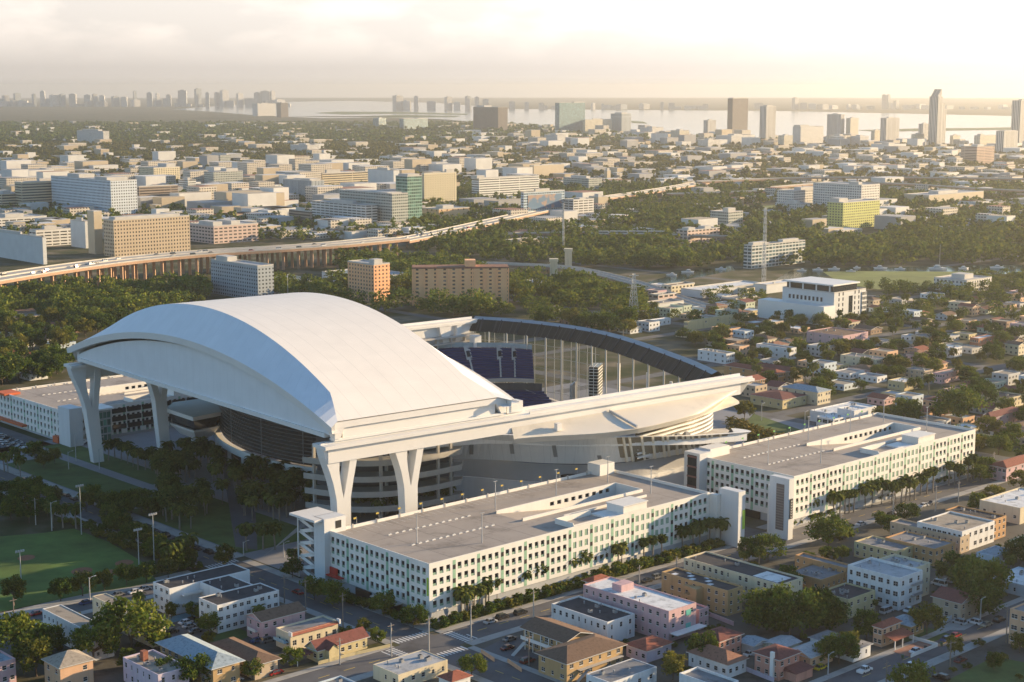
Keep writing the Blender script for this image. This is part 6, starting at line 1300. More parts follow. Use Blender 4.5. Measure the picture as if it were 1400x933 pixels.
o = mb.build('distant_buildings', CITY); o['kind'] = 'stuff'; o['label'] = 'low buildings of the wide city beyond'

# ================================================================== TREES AND PLANTS
leafA = matleaf('foliage', (.034, .062, .013), (.085, .130, .024), (.19, .20, .036))
leafB = matleaf('foliage_olive', (.050, .064, .015), (.125, .132, .026), (.23, .20, .042))
leafP = matleaf('palm_fronds', (.032, .052, .014), (.080, .105, .024), (.165, .165, .04), .3)
leafY = matleaf('yellow_fronds', (.055, .06, .015), (.14, .125, .025), (.25, .17, .04), .25)
leafR = matleaf('foliage_rust', (.06, .045, .015), (.12, .075, .02), (.19, .10, .03))
def quads_mesh(name, C, S, seed, m, up=.35, asp=1.0):
    rg = np.random.default_rng(seed); n = len(C)
    nn = rg.normal(size=(n, 3)); nn[:, 2] += up * .7; nn /= np.linalg.norm(nn, axis=1)[:, None]
    t = np.cross(nn, rg.normal(size=(n, 3))); t /= np.linalg.norm(t, axis=1)[:, None]; b = np.cross(nn, t)
    s = S[:, None] * .5
    V = np.stack([C - t * s - b * s * asp, C + t * s - b * s * asp * .7, C + t * s * .8 + b * s * asp, C - t * s * .7 + b * s * asp * .9], 1)
    return V
def np_mesh(name, V, m, extra=None):
    n = len(V); me = bpy.data.meshes.new(name); me.vertices.add(n * 4); me.vertices.foreach_set('co', V.reshape(-1).astype('f4'))
    me.loops.add(n * 4); me.loops.foreach_set('vertex_index', np.arange(n * 4, dtype='i4')); me.polygons.add(n)
    me.polygons.foreach_set('loop_start', np.arange(0, n * 4, 4, dtype='i4'))
    try: me.polygons.foreach_set('loop_total', np.full(n, 4, dtype='i4'))
    except Exception: pass
    for q in (m if isinstance(m, list) else [m]): me.materials.append(q)
    me.update(calc_edges=True); return me
def crown_points(seed, nc, per, hh, rr, flat=.75, low=.32):
    """leaf centres of a crown of height hh (trunk included) and radius rr: clumps at limb ends, gaps between"""
    rg = np.random.default_rng(seed); P_ = []; S_ = []; cl = []
    for i in range(nc):
        u = rg.random(); th = rg.random() * 2 * math.pi
        zz = low + (1 - low) * (.12 + .78 * rg.random()); prof = math.sin(math.pi * min(1, (zz - low * .6) / (1 - low * .6))) ** .55
        r = rr * prof * (.35 + .62 * rg.random() ** .6); cl.append((r * math.cos(th), r * math.sin(th), zz * hh))
    cl = np.array(cl); cr = rr * rg.uniform(.26, .44, nc)
    for c, k in zip(cl, cr):
        d = rg.normal(size=(per, 3)); d /= np.linalg.norm(d, axis=1)[:, None]; d *= (rg.random(per)[:, None] ** .45) * k; d[:, 2] *= flat; P_.append(c + d)
    P_ = np.concatenate(P_); return P_, cl
TREE = []
for i, (nc, rr, hh, lf, up) in enumerate([(26, .52, 1, .060, .4), (30, .62, 1, .060, .5), (22, .42, 1, .056, .3), (34, .70, 1, .062, .6), (24, .50, 1, .06, .3), (28, .58, 1, .058, .5)]):
    P_, cl = crown_points(40 + i, nc, 84, hh, rr, low=.24); S_ = np.random.default_rng(i).uniform(.6, 1.2, len(P_)) * lf
    m = [leafA, leafA, leafB, leafA, leafB, leafA][i]
    cm = np_mesh('crown', quads_mesh('crown', P_, S_, i, m, up), m)
    mb = MB(); mb.tube([(0, 0, 0), (.01, 0, .16), (0, .01, .34)], [.035, .026, .02], 7)
    rg = random.Random(i)
    for k in range(6):
        c = cl[rg.randrange(len(cl))]; mb.tube([(0, 0, .22 + .02 * k), (c[0] * .5, c[1] * .5, .32 + c[2] * .2), (c[0] * .92, c[1] * .92, c[2])], [.017, .011, .004], 5)
    TREE.append((cm, mb.mesh('trunk', [bark])))
def palm_crown(seed, nf, L, droop, wid, m, el=(.9, -.5), seg=6):
    rg = random.Random(seed); mb = MB()
    for k in range(nf):
        th = k * 2.399 + rg.uniform(-.2, .2); e = el[0] + (el[1] - el[0]) * (k / nf) + rg.uniform(-.12, .12); l = L * rg.uniform(.85, 1.1)
        ux, uy = math.cos(th), math.sin(th); p = Vector((0, 0, 0)); pts = []; a = e
        for s in range(seg + 1): pts.append(p.copy()); p = p + Vector((ux * math.cos(a), uy * math.cos(a), math.sin(a))) * (l / seg); a -= droop / seg * (1 + s * .25)
        for s in range(seg):
            w0 = wid * math.sin(math.pi * min(1, (s + .35) / (seg + .3))) ** .7; w1 = wid * math.sin(math.pi * min(1, (s + 1.35) / (seg + .3))) ** .7 if s < seg - 1 else .02
            for sd in (-1, 1):
                vx, vy = -uy * sd, ux * sd; A, B = pts[s], pts[s + 1]
                mb.poly([A, B, (B.x + vx * w1, B.y + vy * w1, B.z - w1 * .45), (A.x + vx * w0, A.y + vy * w0, A.z - w0 * .45)])
    return mb.mesh('crown', [m])
PALM = [palm_crown(1, 26, .42, 1.5, .07, leafP), palm_crown(2, 28, .38, 1.3, .075, leafP), palm_crown(3, 46, .24, 1.3, .09, leafP, (1.2, -1.0), 4), palm_crown(4, 24, .43, 1.7, .07, leafP), palm_crown(5, 22, .62, 1.3, .10, leafY, (1.25, .1))]
def ptrunk(seed, h, r):
    mb = MB(); rg = random.Random(seed); x = rg.uniform(-.03, .03)
    mb.tube([(0, 0, 0), (x * .3, 0, h * .3), (x, x, h * .7), (x, x, h)], [r * 1.25, r, r * .85, r * .8], 7); return mb.mesh('trunk', [palmbark])
PTR = [ptrunk(1, .76, .027), ptrunk(2, .78, .026), ptrunk(3, .84, .028), ptrunk(4, .74, .027), ptrunk(5, .25, .03)]
TREEPOS = []
def put_tree(x, y, h, v, label, group, name='tree', many='share', rz=None, wide=1.0):
    o = thing(name, label, 'tree', (x, y, 0), random.uniform(0, 6.28) if rz is None else rz, group, many)
    c, t = TREE[v]; inst('crown', c, o, scale=(h * wide, h * wide, h)); inst('trunk', t, o, scale=(h, h, h)); TREEPOS.append((x, y, h * .4)); return o
def put_palm(x, y, h, v, label, group, many='share', z=0):
    o = thing('palm_tree', label, 'palm', (x, y, z), random.uniform(0, 6.28), group, many)
    inst('crown', PALM[v], o, (0, 0, h * (.25 if v == 4 else [.76, .78, .84, .74][v] if v < 4 else .8)), scale=(h, h, h)); inst('trunk', PTR[v], o, scale=(h, h, h)); TREEPOS.append((x, y, 2)); return o
def palms(pts, hr, kinds, label, group):
    for px, py in pts:
        x, y, _ = G(px, py); put_palm(x, y, random.uniform(*hr), random.choice(kinds), label, group)
random.seed(3)
palms([(625, 839), (631, 841), (640, 836), (652.5, 831), (659, 828)], (9, 11), (0, 1, 3), 'tall feathery palm in the cluster by the corner of the first garage', 'corner palms of the first garage')
palms([(648, 834), (655, 835), (636, 844), (664, 830), (668, 829)], (9, 11.5), (0, 1, 2, 3), 'shorter palm filling the cluster by the corner of the first garage', 'shorter corner palms of the first garage')
palms([(1094, 712), (1111, 711), (1117, 704), (1087, 712), (1250, 684), (1312, 662), (1232, 689), (1167, 701)], (8.5, 10.5), (0, 1, 2), 'shorter palm among the row before the second garage', 'shorter palms before the second garage')
palms([(781, 793), (795, 790), (818, 781), (835, 778), (850, 776), (716, 812), (731, 808)], (8.5, 10.5), (0, 1, 2), 'shorter palm in the row before the first garage', 'shorter palms before the first garage')
palms([(674, 824), (679, 824), (710, 813), (721, 809.5), (725, 809), (737, 806), (743, 805)], (8.5, 9.8), (2,), 'round headed palm in the groups along the first garage', 'round headed palms along the first garage')
palms([(775, 791), (787, 791), (800, 788), (824, 777), (845, 779)], (9, 11), (0, 1, 2), 'palm before the closed green bays of the first garage', 'palms before the green bays')
palms([(880, 770), (892, 768), (905, 765)], (8.8, 9.8), (2,), 'round headed palm in the trio beside the red pavilion end of the first garage', 'trio of round headed palms')
palms([(933, 754), (948, 752), (956, 751), (970, 748), (993, 743), (985, 745)], (10, 12), (0, 1, 2), 'palm beneath the grey lift tower of the first garage', 'palms beneath the lift tower')
palms([(1088, 708), (1097, 707), (1106, 706), (1114, 706), (1122, 706), (1101, 711)], (10.5, 12.5), (0, 1, 3), 'feathery palm in the sunlit cluster by the sign tower of the second garage', 'palms by the sign tower')
palms([(1140, 708), (1148, 707), (1155, 703), (1161, 702), (1183, 696), (1192, 693), (1205, 690), (1219, 690), (1224, 689), (1238, 686), (1244, 685)], (9.5, 12.5), (0, 1, 2, 2), 'palm in the street row before the second garage', 'palms before the second garage')
palms([(1258, 678), (1267, 676), (1275, 674), (1297, 664), (1305, 663), (1323, 658), (1329, 656)], (9.5, 12.5), (0, 2, 2), 'palm at the far end of the second garage row', 'palms at the far end of the garages')
palms([(337, 753), (360, 752), (376, 752)], (11, 12.5), (0, 3), 'sunlit palm on the plaza lawn by the zigzag stairs', 'three sunlit plaza palms')
palms([(243, 779), (256.6, 773), (231, 783)], (11.5, 13.5), (0, 3), 'sunlit palm at the corner of the baseball field', 'palms at the field corner')
palms([(148.5, 629.5), (157, 626), (166, 630), (174.6, 634), (182, 638), (189, 643), (199, 643), (208, 640)], (10, 11.5), (0, 1, 3), 'shaded palm in the row beside the tall roof column', 'palms beside the roof column')
palms([(72, 722), (86, 722), (104, 723), (6, 645), (11, 647), (22, 640), (28, 652)], (10, 12), (0, 1), 'shaded palm along the street at the left edge', 'palms at the left edge')
palms([(398, 781), (405, 777)], (8, 9), (0, 2), 'small palm under the zigzag stairs of the first garage', 'palms under the stairs')
rs = random.Random(9); pts = []
for poly, n in (([(208, 640), (236, 618), (268, 622), (300, 634), (306, 690), (255, 735), (215, 705)], 64), ([(316, 655), (345, 645), (392, 660), (436, 684), (440, 700), (392, 716), (330, 712)], 60), ([(455, 708), (590, 690), (640, 690), (520, 716)], 16), ([(300, 715), (330, 735), (420, 735), (398, 752)], 0)):
    k = 0
    while k < n:
        px, py = rs.uniform(200, 640), rs.uniform(610, 740)
        if inpoly(px, py, poly): pts.append((px, py)); k += 1
palms(pts, (9, 12.5), (0, 1, 3, 1), 'dark palm in the shaded grove on the stadium plaza', 'palm grove on the plaza')
pts = [(1001 + (i % 13) * 7.8 + rs.uniform(-2, 2), 572 + (i % 13) * 2.6 + (i // 13) * 6.5 + rs.uniform(-1.5, 1.5)) for i in range(39)]
for px, py in pts:
    x, y, _ = G(px, py + 8); put_palm(x, y, rs.uniform(6, 7.5), 4, 'young golden palm in the planted rows east of the stadium', 'golden palms east of the stadium')
def shrub_mesh(seed, m):
    P_, _c = crown_points(seed, 14, 40, .9, .62, low=.02); return np_mesh('shrub', quads_mesh('s', P_, np.random.default_rng(seed).uniform(.08, .16, len(P_)), seed, m, .4), m)
SHR = [shrub_mesh(1, leafA), shrub_mesh(2, leafB), shrub_mesh(3, leafA)]
def put_shrub(x, y, s, label, group):
    o = bpy.data.objects.new('shrub', SHR[rs.randrange(3)]); COL.objects.link(o); o.location = (x, y, -.05); o.scale = (s * rs.uniform(1, 1.4), s, s * rs.uniform(.75, 1.05)); o.rotation_euler = (0, 0, ROT)
    tag(o, label, 'shrub', group, None, 'share')
for a0, a1, lb in ((309, 441, 'first'), (476, 610, 'second')):
    a = a0
    while a < a1:
        x, y, _ = W(a, 369.0 + rs.uniform(-.6, .6)); put_shrub(x, y, rs.uniform(3.8, 5.2), f'clipped shrub in the hedge between the street and the {lb} garage', f'shrubs before the {lb} garage'); a += rs.uniform(3.0, 4.2)
for i in range(26):
    x, y, _ = W(rs.uniform(303.8, 306), 372 + i * 2.2); 
    if i % 9 > 1 or i > 14: put_shrub(x, y, rs.uniform(2.2, 3.2), 'shrub in the planting bed west of the first garage', 'shrubs west of the first garage')
for i in range(34):
    x, y, _ = W(rs.uniform(281, 288), 474 + i * 2.6); put_shrub(x, y, rs.uniform(2.5, 3.8), 'dark shrub in the hedge between field and street', 'hedge of the baseball field')
# single trees near the camera (pixel of the trunk foot, height, kind)
near_t = [((524, 842), 8, 0, 'round tree on the traffic island before the first garage'), ((565, 858), 7, 1, 'small tree on the corner island by the garage'), ((1133, 748), 11, 3, 'big sunlit tree at the corner of the street between the garages'), ((1050, 768), 9.5, 1, 'bright tree behind the black roof of the cream block'), ((1024, 768), 8.5, 0, 'lower bright tree beside the cream block'),
          ((1240, 712), 6.5, 3, 'dark round tree beside the grey white block'), ((180, 893), 15, 3, 'largest sunlit tree at lower left between the flats'), ((128, 905), 11, 1, 'dark tree behind the peach house'), ((70, 893), 9, 0, 'dark tree before the long white block'), ((22, 905), 13, 3, 'olive tree crown at the lower left edge'), ((50, 925), 11, 4, 'olive tree beside the peach house'),
          ((20, 826), 9, 4, 'golden tree beside the utility pole at the left edge'), ((83, 822), 8, 0, 'dark tree at the edge of the baseball field'), ((113, 815), 8, 4, 'brownish tree at the edge of the baseball field'), ((143, 808), 7, 4, 'small olive tree by the field nearest the middle'), ((173, 800), 7.5, 0, 'leafy tree by the field next to the tall light'), ((200, 797), 7.5, 0, 'leafy tree at the field corner'), ((307.5, 776), 8, 4, 'sunlit street tree opposite the black roofed flats'),
          ((230, 790), 7, 4, 'yellowish tree beside the field corner palms'), ((285, 868), 7, 0, 'dark tree in the court of the white flats'), ((1080, 868), 14, 3, 'largest dark tree behind the bottom sheds'), ((1050, 862), 12.5, 1, 'dark tree left half of the big dark clump'), ((1115, 862), 12, 3, 'dark tree right half of the big dark clump'), ((1130, 858), 10, 1, 'dark tree at the right end of the dark clump'),
          ((1185, 875), 9, 0, 'dark tree beside the peach house with a terrace'), ((1267, 868), 9.5, 4, 'olive tree before the tan gabled house'), ((1337, 842), 10, 3, 'round dark tree beside the tan gabled house'), ((1340, 818), 13, 3, 'broad rusty green tree behind the tan gabled house'), ((1308, 800), 10.5, 1, 'dark tree right of the white block'), ((1338, 798), 9, 0, 'dark tree beside the pale roof at the right'),
          ((1147, 908), 9, 1, 'leafy tree in front of the grey roofed bungalow'), ((1125, 908), 7, 0, 'small tree by the peach bungalow'), ((1160, 900), 8, 4, 'tree at the corner of the lower street'), ((1245, 950), 9, 1, 'bright green tree at the bottom edge'), ((960, 905), 9, 0, 'dark tree above the white parapet house'), ((920, 930), 8, 4, 'yellow green tree at the bottom centre'), ((645, 926), 6.5, 1, 'round tree beside the small red roof'),
          ((230, 938), 8, 0, 'tree in front of the mauve house'), ((265, 940), 9, 1, 'tree before the ochre flats'), ((345, 930), 6, 0, 'small tree between the ochre flats and the brown bungalow'), ((400, 912), 5.5, 1, 'small tree by the carport'), ((497, 868), 5, 4, 'small tree at the gable end of the yellow bungalow'), ((516, 880), 5, 0, 'young tree on the corner verge'), ((400, 790), 7, 0, 'dark street tree west of the first garage'), ((430, 820), 8, 0, 'dark tree under the red sign'), ((455, 828), 8, 1, 'dark tree beside the garage entrance drive'),
          ((1078, 806), 8, 0, 'tree between the cream block and the orange annexe'), ((1395, 772), 9, 3, 'dark tree at the right edge by the cream hall'), ((1340, 660), 8, 0, 'tree at the far end of the garage street'), ((1350, 652), 8.5, 1, 'taller tree at the far end of the garage street'), ((1358, 690), 8, 4, 'golden tree across from the end of the second garage'), ((1336, 700), 7.5, 0, 'dark tree left of the cream warehouse'), ((1395, 672), 9, 4, 'olive tree near the right edge behind the warehouse'),
          ((1205, 583), 10, 4, 'broad olive tree directly behind the second garage'), ((1240, 578), 12, 1, 'tall olive tree behind the second garage'), ((1310, 578), 17, 3, 'tallest tree behind the second garage'), ((1365, 622), 9, 1, 'light green tree beside the end of the second garage'), ((1385, 606), 10, 0, 'dark tree beside the red roof beyond the garage'), ((1345, 560), 12, 1, 'leafy tree before the cream block at right'), ((1118, 545), 11, 0, 'tree beside the yellow house with the dark red roof'), ((1018, 573), 9, 4, 'olive tree right against the stadium slab')]
for (px, py), h, v, lb in near_t: x, y, _ = G(px, py); put_tree(x, y, h, v, lb, None, many=None)
rs = random.Random(31)
for px, py in ((142, 699), (153, 704), (169, 711), (180, 702), (194, 700), (206, 706), (128, 692), (118, 700)):
    x, y, _ = G(px, py); put_tree(x, y, rs.uniform(8, 9.5), rs.choice((0, 2)), 'shaded street tree in the row beside the plaza lawn', 'street trees beside the plaza lawn')
for i in range(22):
    px, py = 150 + i * 6.2 + rs.uniform(-4, 4), 722 + i * 3.4 + rs.uniform(-8, 8); x, y, _ = G(px, py)
    if px < 270: put_tree(x, y, rs.uniform(6.5, 8.5), rs.choice((0, 1, 2)), 'dark bushy tree in the belt between the field and the street', 'tree belt of the baseball field')
for px, py in ((10, 690), (22, 700), (34, 688), (46, 702), (58, 694), (40, 715), (65, 706), (30, 678), (75, 690), (50, 675), (15, 712), (60, 640), (75, 634), (48, 630)):
    x, y, _ = G(px, py); put_tree(x, y, rs.uniform(7, 9.5), rs.choice((0, 1, 4)), 'dark tree in the small wood by the street at the left edge', 'small wood at the left edge')
rs = random.Random(52); ny = 0
for _ in range(900):                                     # garden bushes and a few yard trees between the houses
    a, b = rs.uniform(200, 520), rs.uniform(175, 455); x, y, _z = W(a, b); px, py = pr(x, y, 0)
    if not (0 < px < 1400 and 640 < py < 935) or not (b < 348 and not 248 < b < 263 or (a < 286 and 369 < b)) or 285 < a < 308 or not free(a - 1, b - 1, a + 1, b + 1, .6) or inpoly(px, py, [(655, 890), (700, 868), (745, 892), (716, 914)]) or inpoly(px, py, [(226, 868), (262, 846), (300, 866), (268, 884)]): continue
    ny += 1
    if ny > 120: break
    k = rs.random()
    if k < .62: put_shrub(x, y, rs.uniform(1.6, 3.0), 'garden bush between the houses in the shaded foreground', 'garden bushes of the foreground')
    elif k < .85: put_tree(x, y, rs.uniform(4.5, 7), rs.choice((0, 1, 2, 4)), 'small yard tree between the houses in the shaded foreground', 'small yard trees of the foreground')
    else: put_palm(x, y, rs.uniform(5, 8.5), rs.choice((0, 1, 2)), 'small palm in a yard of the shaded foreground', 'yard palms of the foreground')
# the rest of the greenery: sampled over the ground where the photograph shows trees
DENS = [([(-30, 160), (1430, 160), (1430, 640), (-30, 640)], .0), ([(-30, 165), (620, 165), (900, 190), (1430, 205), (1430, 250), (-30, 250)], .62), ([(-30, 165), (620, 165), (620, 215), (-30, 215)], .85), ([(-30, 250), (1430, 250), (1430, 330), (-30, 330)], .5),
        ([(560, 268), (830, 300), (1010, 290), (1230, 268), (1230, 370), (1010, 372), (690, 362), (560, 345)], .93), ([(1000, 318), (1430, 300), (1430, 362), (1085, 366), (1000, 360)], .96), ([(-30, 345), (470, 352), (640, 372), (720, 405), (700, 436), (560, 430), (300, 418), (-30, 435)], .88),
        ([(-30, 395), (280, 395), (260, 420), (100, 470), (-30, 430)], 1.0), ([(-30, 430), (110, 440), (80, 535), (-30, 535)], .62), ([(690, 370), (860, 385), (900, 425), (880, 470), (720, 440)], .8), ([(860, 400), (1050, 400), (1050, 440), (890, 430)], .35), ([(880, 425), (1050, 440), (1430, 440), (1430, 640), (1340, 636), (1190, 552), (1100, 548), (1010, 515), (940, 470)], .56),
        ([(1185, 392), (1430, 378), (1430, 445), (1190, 446)], .8), ([(1000, 540), (1120, 560), (1100, 600), (1010, 560)], .2), ([(930, 455), (1000, 470), (1010, 512), (975, 500)], .7), ([(610, 395), (705, 412), (700, 436), (560, 432), (540, 412)], 1.0), ([(440, 385), (570, 380), (565, 418), (470, 415)], .8)]
HOLES = [[(1060, 383), (1085, 366), (1420, 360), (1420, 374), (1350, 382), (1240, 397), (1150, 390), (1110, 380)], [(1000, 280), (1110, 278), (1112, 290), (1005, 292)], [(845, 404), (925, 370), (1005, 362), (1008, 372), (945, 384), (895, 404)], WATER, [(-30, 340), (300, 340), (470, 340), (470, 392), (300, 398), (100, 404), (-30, 408)], [(465, 402), (705, 400), (705, 425), (465, 424)], [(1005, 364), (1112, 364), (1112, 392), (1005, 390)], [(1120, 308), (1215, 306), (1215, 332), (1120, 334)], [(920, 330), (990, 330), (990, 344), (920, 344)], [(690, 362), (780, 364), (870, 382), (975, 412), (960, 434), (850, 404), (760, 388), (690, 386)], [(282, 398), (380, 398), (380, 424), (282, 424)], [(700, 298), (815, 296), (815, 312), (700, 314)], [(965, 312), (1020, 312), (1020, 326), (965, 326)], [(-30, 535), (60, 520), (100, 545), (300, 525), (300, 700), (-30, 700)]]
FT = np.array(FOOT); ROADS = [(q, q + 9) for q in (640, 742, 850, 960, 1080)]; ROADB = [(q, q + 9) for q in (500, 620, 720, 830)]
VI = [(HC, 18), (HC2, 14), (BC, 9), (RC, 4)]; VIP = np.concatenate([np.array(off(c, -w_))[:, :2] for c, w_ in VI]); VIR = np.concatenate([np.full(len(c), w_ + 3.0) for c, w_ in VI])
def sample(d0, d1, step, jit, seed):
    rg = np.random.default_rng(seed); ys = np.arange(d0, d1, step); res = []
    for y0 in ys:
        xs = np.arange(-.33 * y0 - 20, .33 * y0 + 20, step); xs = xs + rg.uniform(-jit, jit, len(xs)); yy = y0 + rg.uniform(-jit, jit, len(xs)); rr_ = rg.random(len(xs))
        for x, y, q in zip(xs, yy, rr_):
            px, py = pr(x, y, 0)
            if px < -25 or px > 1425: continue
            d = 0
            for poly, v in DENS:
                if inpoly(px, py, poly): d = v
            if q > d * (.55 + .9 * (.5 + .5 * math.sin(x * .021 + 1.3 * math.sin(y * .017)) * math.sin(y * .013 + 2)) if d < .9 else d) or any(inpoly(px, py, p_) for p_ in HOLES): continue
            a, b = toK(x, y)
            if ((FT[:, 0] - 1 < a) & (FT[:, 2] + 1 > a) & (FT[:, 1] - 1 < b) & (FT[:, 3] + 1 > b)).any() or inpoly(a, b, STKA): continue
            if y < 1500 and (any(r0 < a < r1 for r0, r1 in ROADS) and 364 < b < 1100 or any(r0 < b < r1 for r0, r1 in ROADB) and a > 610): continue
            if (np.hypot(VIP[:, 0] - x, VIP[:, 1] - y) < VIR).any(): continue
            res.append((x, y, px, py))
    return res
S1_ = sample(640, 1500, 10.6, 4.2, 1); S1_.sort(key=lambda q: q[1])
rs = random.Random(77); LZ = [('right of the stadium among the houses', lambda x, y: x > 880 and y > 425), ('left of the stadium roof', lambda x, y: x < 300), ('behind the stadium roof', lambda x, y: True)]
rest = []; nt_, npm = 0, 0
for x, y, px, py in S1_:
    zl = next(l for l, f in LZ if f(px, py)); isp = rs.random() < .17
    if isp and npm < 105 and py > 400: put_palm(x, y, rs.uniform(8, 13), rs.choice((0, 1, 2, 3)), f'palm standing {zl}', f'palms {zl}'); npm += 1
    elif not isp and nt_ < 185: put_tree(x, y, rs.uniform(7.5, 12) * (1.3 if px < 880 else .85), rs.randrange(6), f'leafy tree {zl}', f'trees {zl}', wide=rs.uniform(.9, 1.25)); nt_ += 1
    else: rest.append((x, y, rs.choice((6.5, 8, 9, 10, 11, 12.5, 14)) * (1.28 if px < 880 or py < 372 else .8)))
print('trees', len(S1_), nt_, npm, len(rest))
def forest(name, pts, per, nvar, leaf, m, seed, wide=.55, label=None):
    rg = np.random.default_rng(seed); prot = []
    for i in range(nvar):
        P_, _c = crown_points(seed + i, max(4, per // 14), 14, 1, wide * rg.uniform(.85, 1.2), low=.12); P_ = P_[:per]
        prot.append(quads_mesh('q', P_, rg.uniform(.7, 1.4, len(P_)) * leaf, seed + i, m, .45))
    out_ = []
    for k, (x, y, h) in enumerate(pts):
        V = prot[k % nvar]; t = rg.uniform(0, 6.28); c, s = math.cos(t), math.sin(t); X = V[..., 0] * c - V[..., 1] * s; Y = V[..., 0] * s + V[..., 1] * c; wv = rg.uniform(.85, 1.35)
        out_.append(np.stack([X * h * wv + x, Y * h * wv + y, V[..., 2] * h], -1))
    o = bpy.data.objects.new(name, np_mesh(name, np.concatenate(out_), m)); COL.objects.link(o); o['kind'] = 'stuff'; o['label'] = label; return o
forest('tree_cover', rest, 420, 9, .078, leafA, 300, label='dense green tree cover round the houses and the river')
S2_ = [(x, y, rs.choice((8, 9, 10, 12, 14, 16))) for x, y, _, _ in sample(1500, 2700, 14.5, 6, 2)]
S3_ = [(x, y, rs.uniform(8, 14)) for x, y, _, _ in sample(2700, 4800, 21, 10, 3)]
S4_ = [(x, y, rs.uniform(10, 17)) for x, y, _, _ in sample(4800, 7400, 36, 18, 5)]
print('far', len(S2_), len(S3_), len(S4_))
forest('tree_cover', S2_, 126, 7, .14, leafA, 400, label='green tree cover of the middle distance')
forest('tree_cover', S3_, 42, 6, .27, leafB, 500, .8, label='green tree cover of the far city')
forest('tree_cover', S4_, 28, 5, .40, leafA, 600, 1.2, label='green tree cover near the bay shore')

# ================================================================== CARS, BOATS, POLES
CARC = {'white': (.72, .72, .72), 'silver': (.42, .43, .44), 'black': (.015, .015, .018), 'red': (.32, .02, .02), 'dark red': (.14, .02, .02), 'blue': (.03, .06, .16), 'grey': (.16, .165, .17), 'yellow': (.62, .46, .03), 'beige': (.42, .37, .28)}
tyre = mat('tyre', (.02, .02, .02), .9, .1, 2)
def carmeshes(kind):
    L, Wd, hb, hc, c0, c1, c2, c3 = {'car': (4.6, 1.8, .82, 1.42, -1.55, -.95, .75, 1.35), 'suv': (4.8, 1.9, 1.0, 1.75, -2.2, -1.9, .6, 1.15), 'pickup': (5.4, 1.95, 1.02, 1.78, -.9, -.6, .9, 1.4), 'van': (5.4, 2.0, 1.1, 2.1, -2.6, -2.45, 1.5, 2.1)}[kind]
    mb = MB(); a, b = L / 2, Wd / 2
    prof = [(-a, .28), (a, .28), (a, .62), (a - .12, hb - .12), (c3, hb), (c0, hb), (-a + .06, hb - .04), (-a, .6)]
    for s in (-1, 1): mb.poly([(x, s * b, z) for x, z in (prof if s < 0 else prof[::-1])])
    for i in range(len(prof)): p, q = prof[i], prof[(i + 1) % len(prof)]; mb.poly([(p[0], -b, p[1]), (p[0], b, p[1]), (q[0], b, q[1]), (q[0], -b, q[1])])
    t = b - .22; mb.poly([(c1, -t, hc), (c2, -t, hc), (c2, t, hc), (c1, t, hc)])
    for s in (-1, 1):
        for x0, x1 in ((c1, c0), (c2, c3), ((c1 + c2) / 2, (c0 + c3) / 2)): mb.poly([(x0 - .05, s * t, hc), (x0 + .05, s * t, hc), (x1 + .06, s * (b - .03), hb), (x1 - .06, s * (b - .03), hb)])
    g = MB(); t2 = t - .01; q0 = [(c0, -b + .06, hb - .01), (c3, -b + .06, hb - .01), (c3, b - .06, hb - .01), (c0, b - .06, hb - .01)]; q1 = [(c1, -t2, hc - .015), (c2, -t2, hc - .015), (c2, t2, hc - .015), (c1, t2, hc - .015)]
    for i in range(4): g.poly([q0[i], q0[(i + 1) % 4], q1[(i + 1) % 4], q1[i]])
    return mb, g, (L * .30, Wd / 2 - .1)
wm_ = MB(); wm_.tube([(0, -.12, 0), (0, .12, 0)], .33, 12); WHEEL = wm_.mesh('wheel', [tyre]); CM = {}
def car_parts(kind, col):
    if (kind, col) not in CM:
        mb, g, wp = carmeshes(kind); CM[(kind, col)] = (mb.mesh('body', [mat('car_' + col.replace(' ', '_'), CARC[col], .25, .05, 2, spec=.6)]), g.mesh('windows', [glassd]), wp)
    return CM[(kind, col)]
def car(x, y, z, rz, kind, col, label, group=None, parts=True, many=None):
    me, gm, wp = car_parts(kind, col)
    o = thing('parked_car' if kind != 'pickup' else 'pickup_truck', label, {'car': 'car', 'suv': 'car', 'pickup': 'pickup', 'van': 'van'}[kind], (x, y, z), rz, group, many)
    inst('body', me, o); inst('windows', gm, o)
    if parts:
        for sx_ in (-1, 1):
            for sy_ in (-1, 1): inst('wheel', WHEEL, o, (sx_ * wp[0], sy_ * wp[1], .33))
    return o
NR = ROT + math.pi / 2
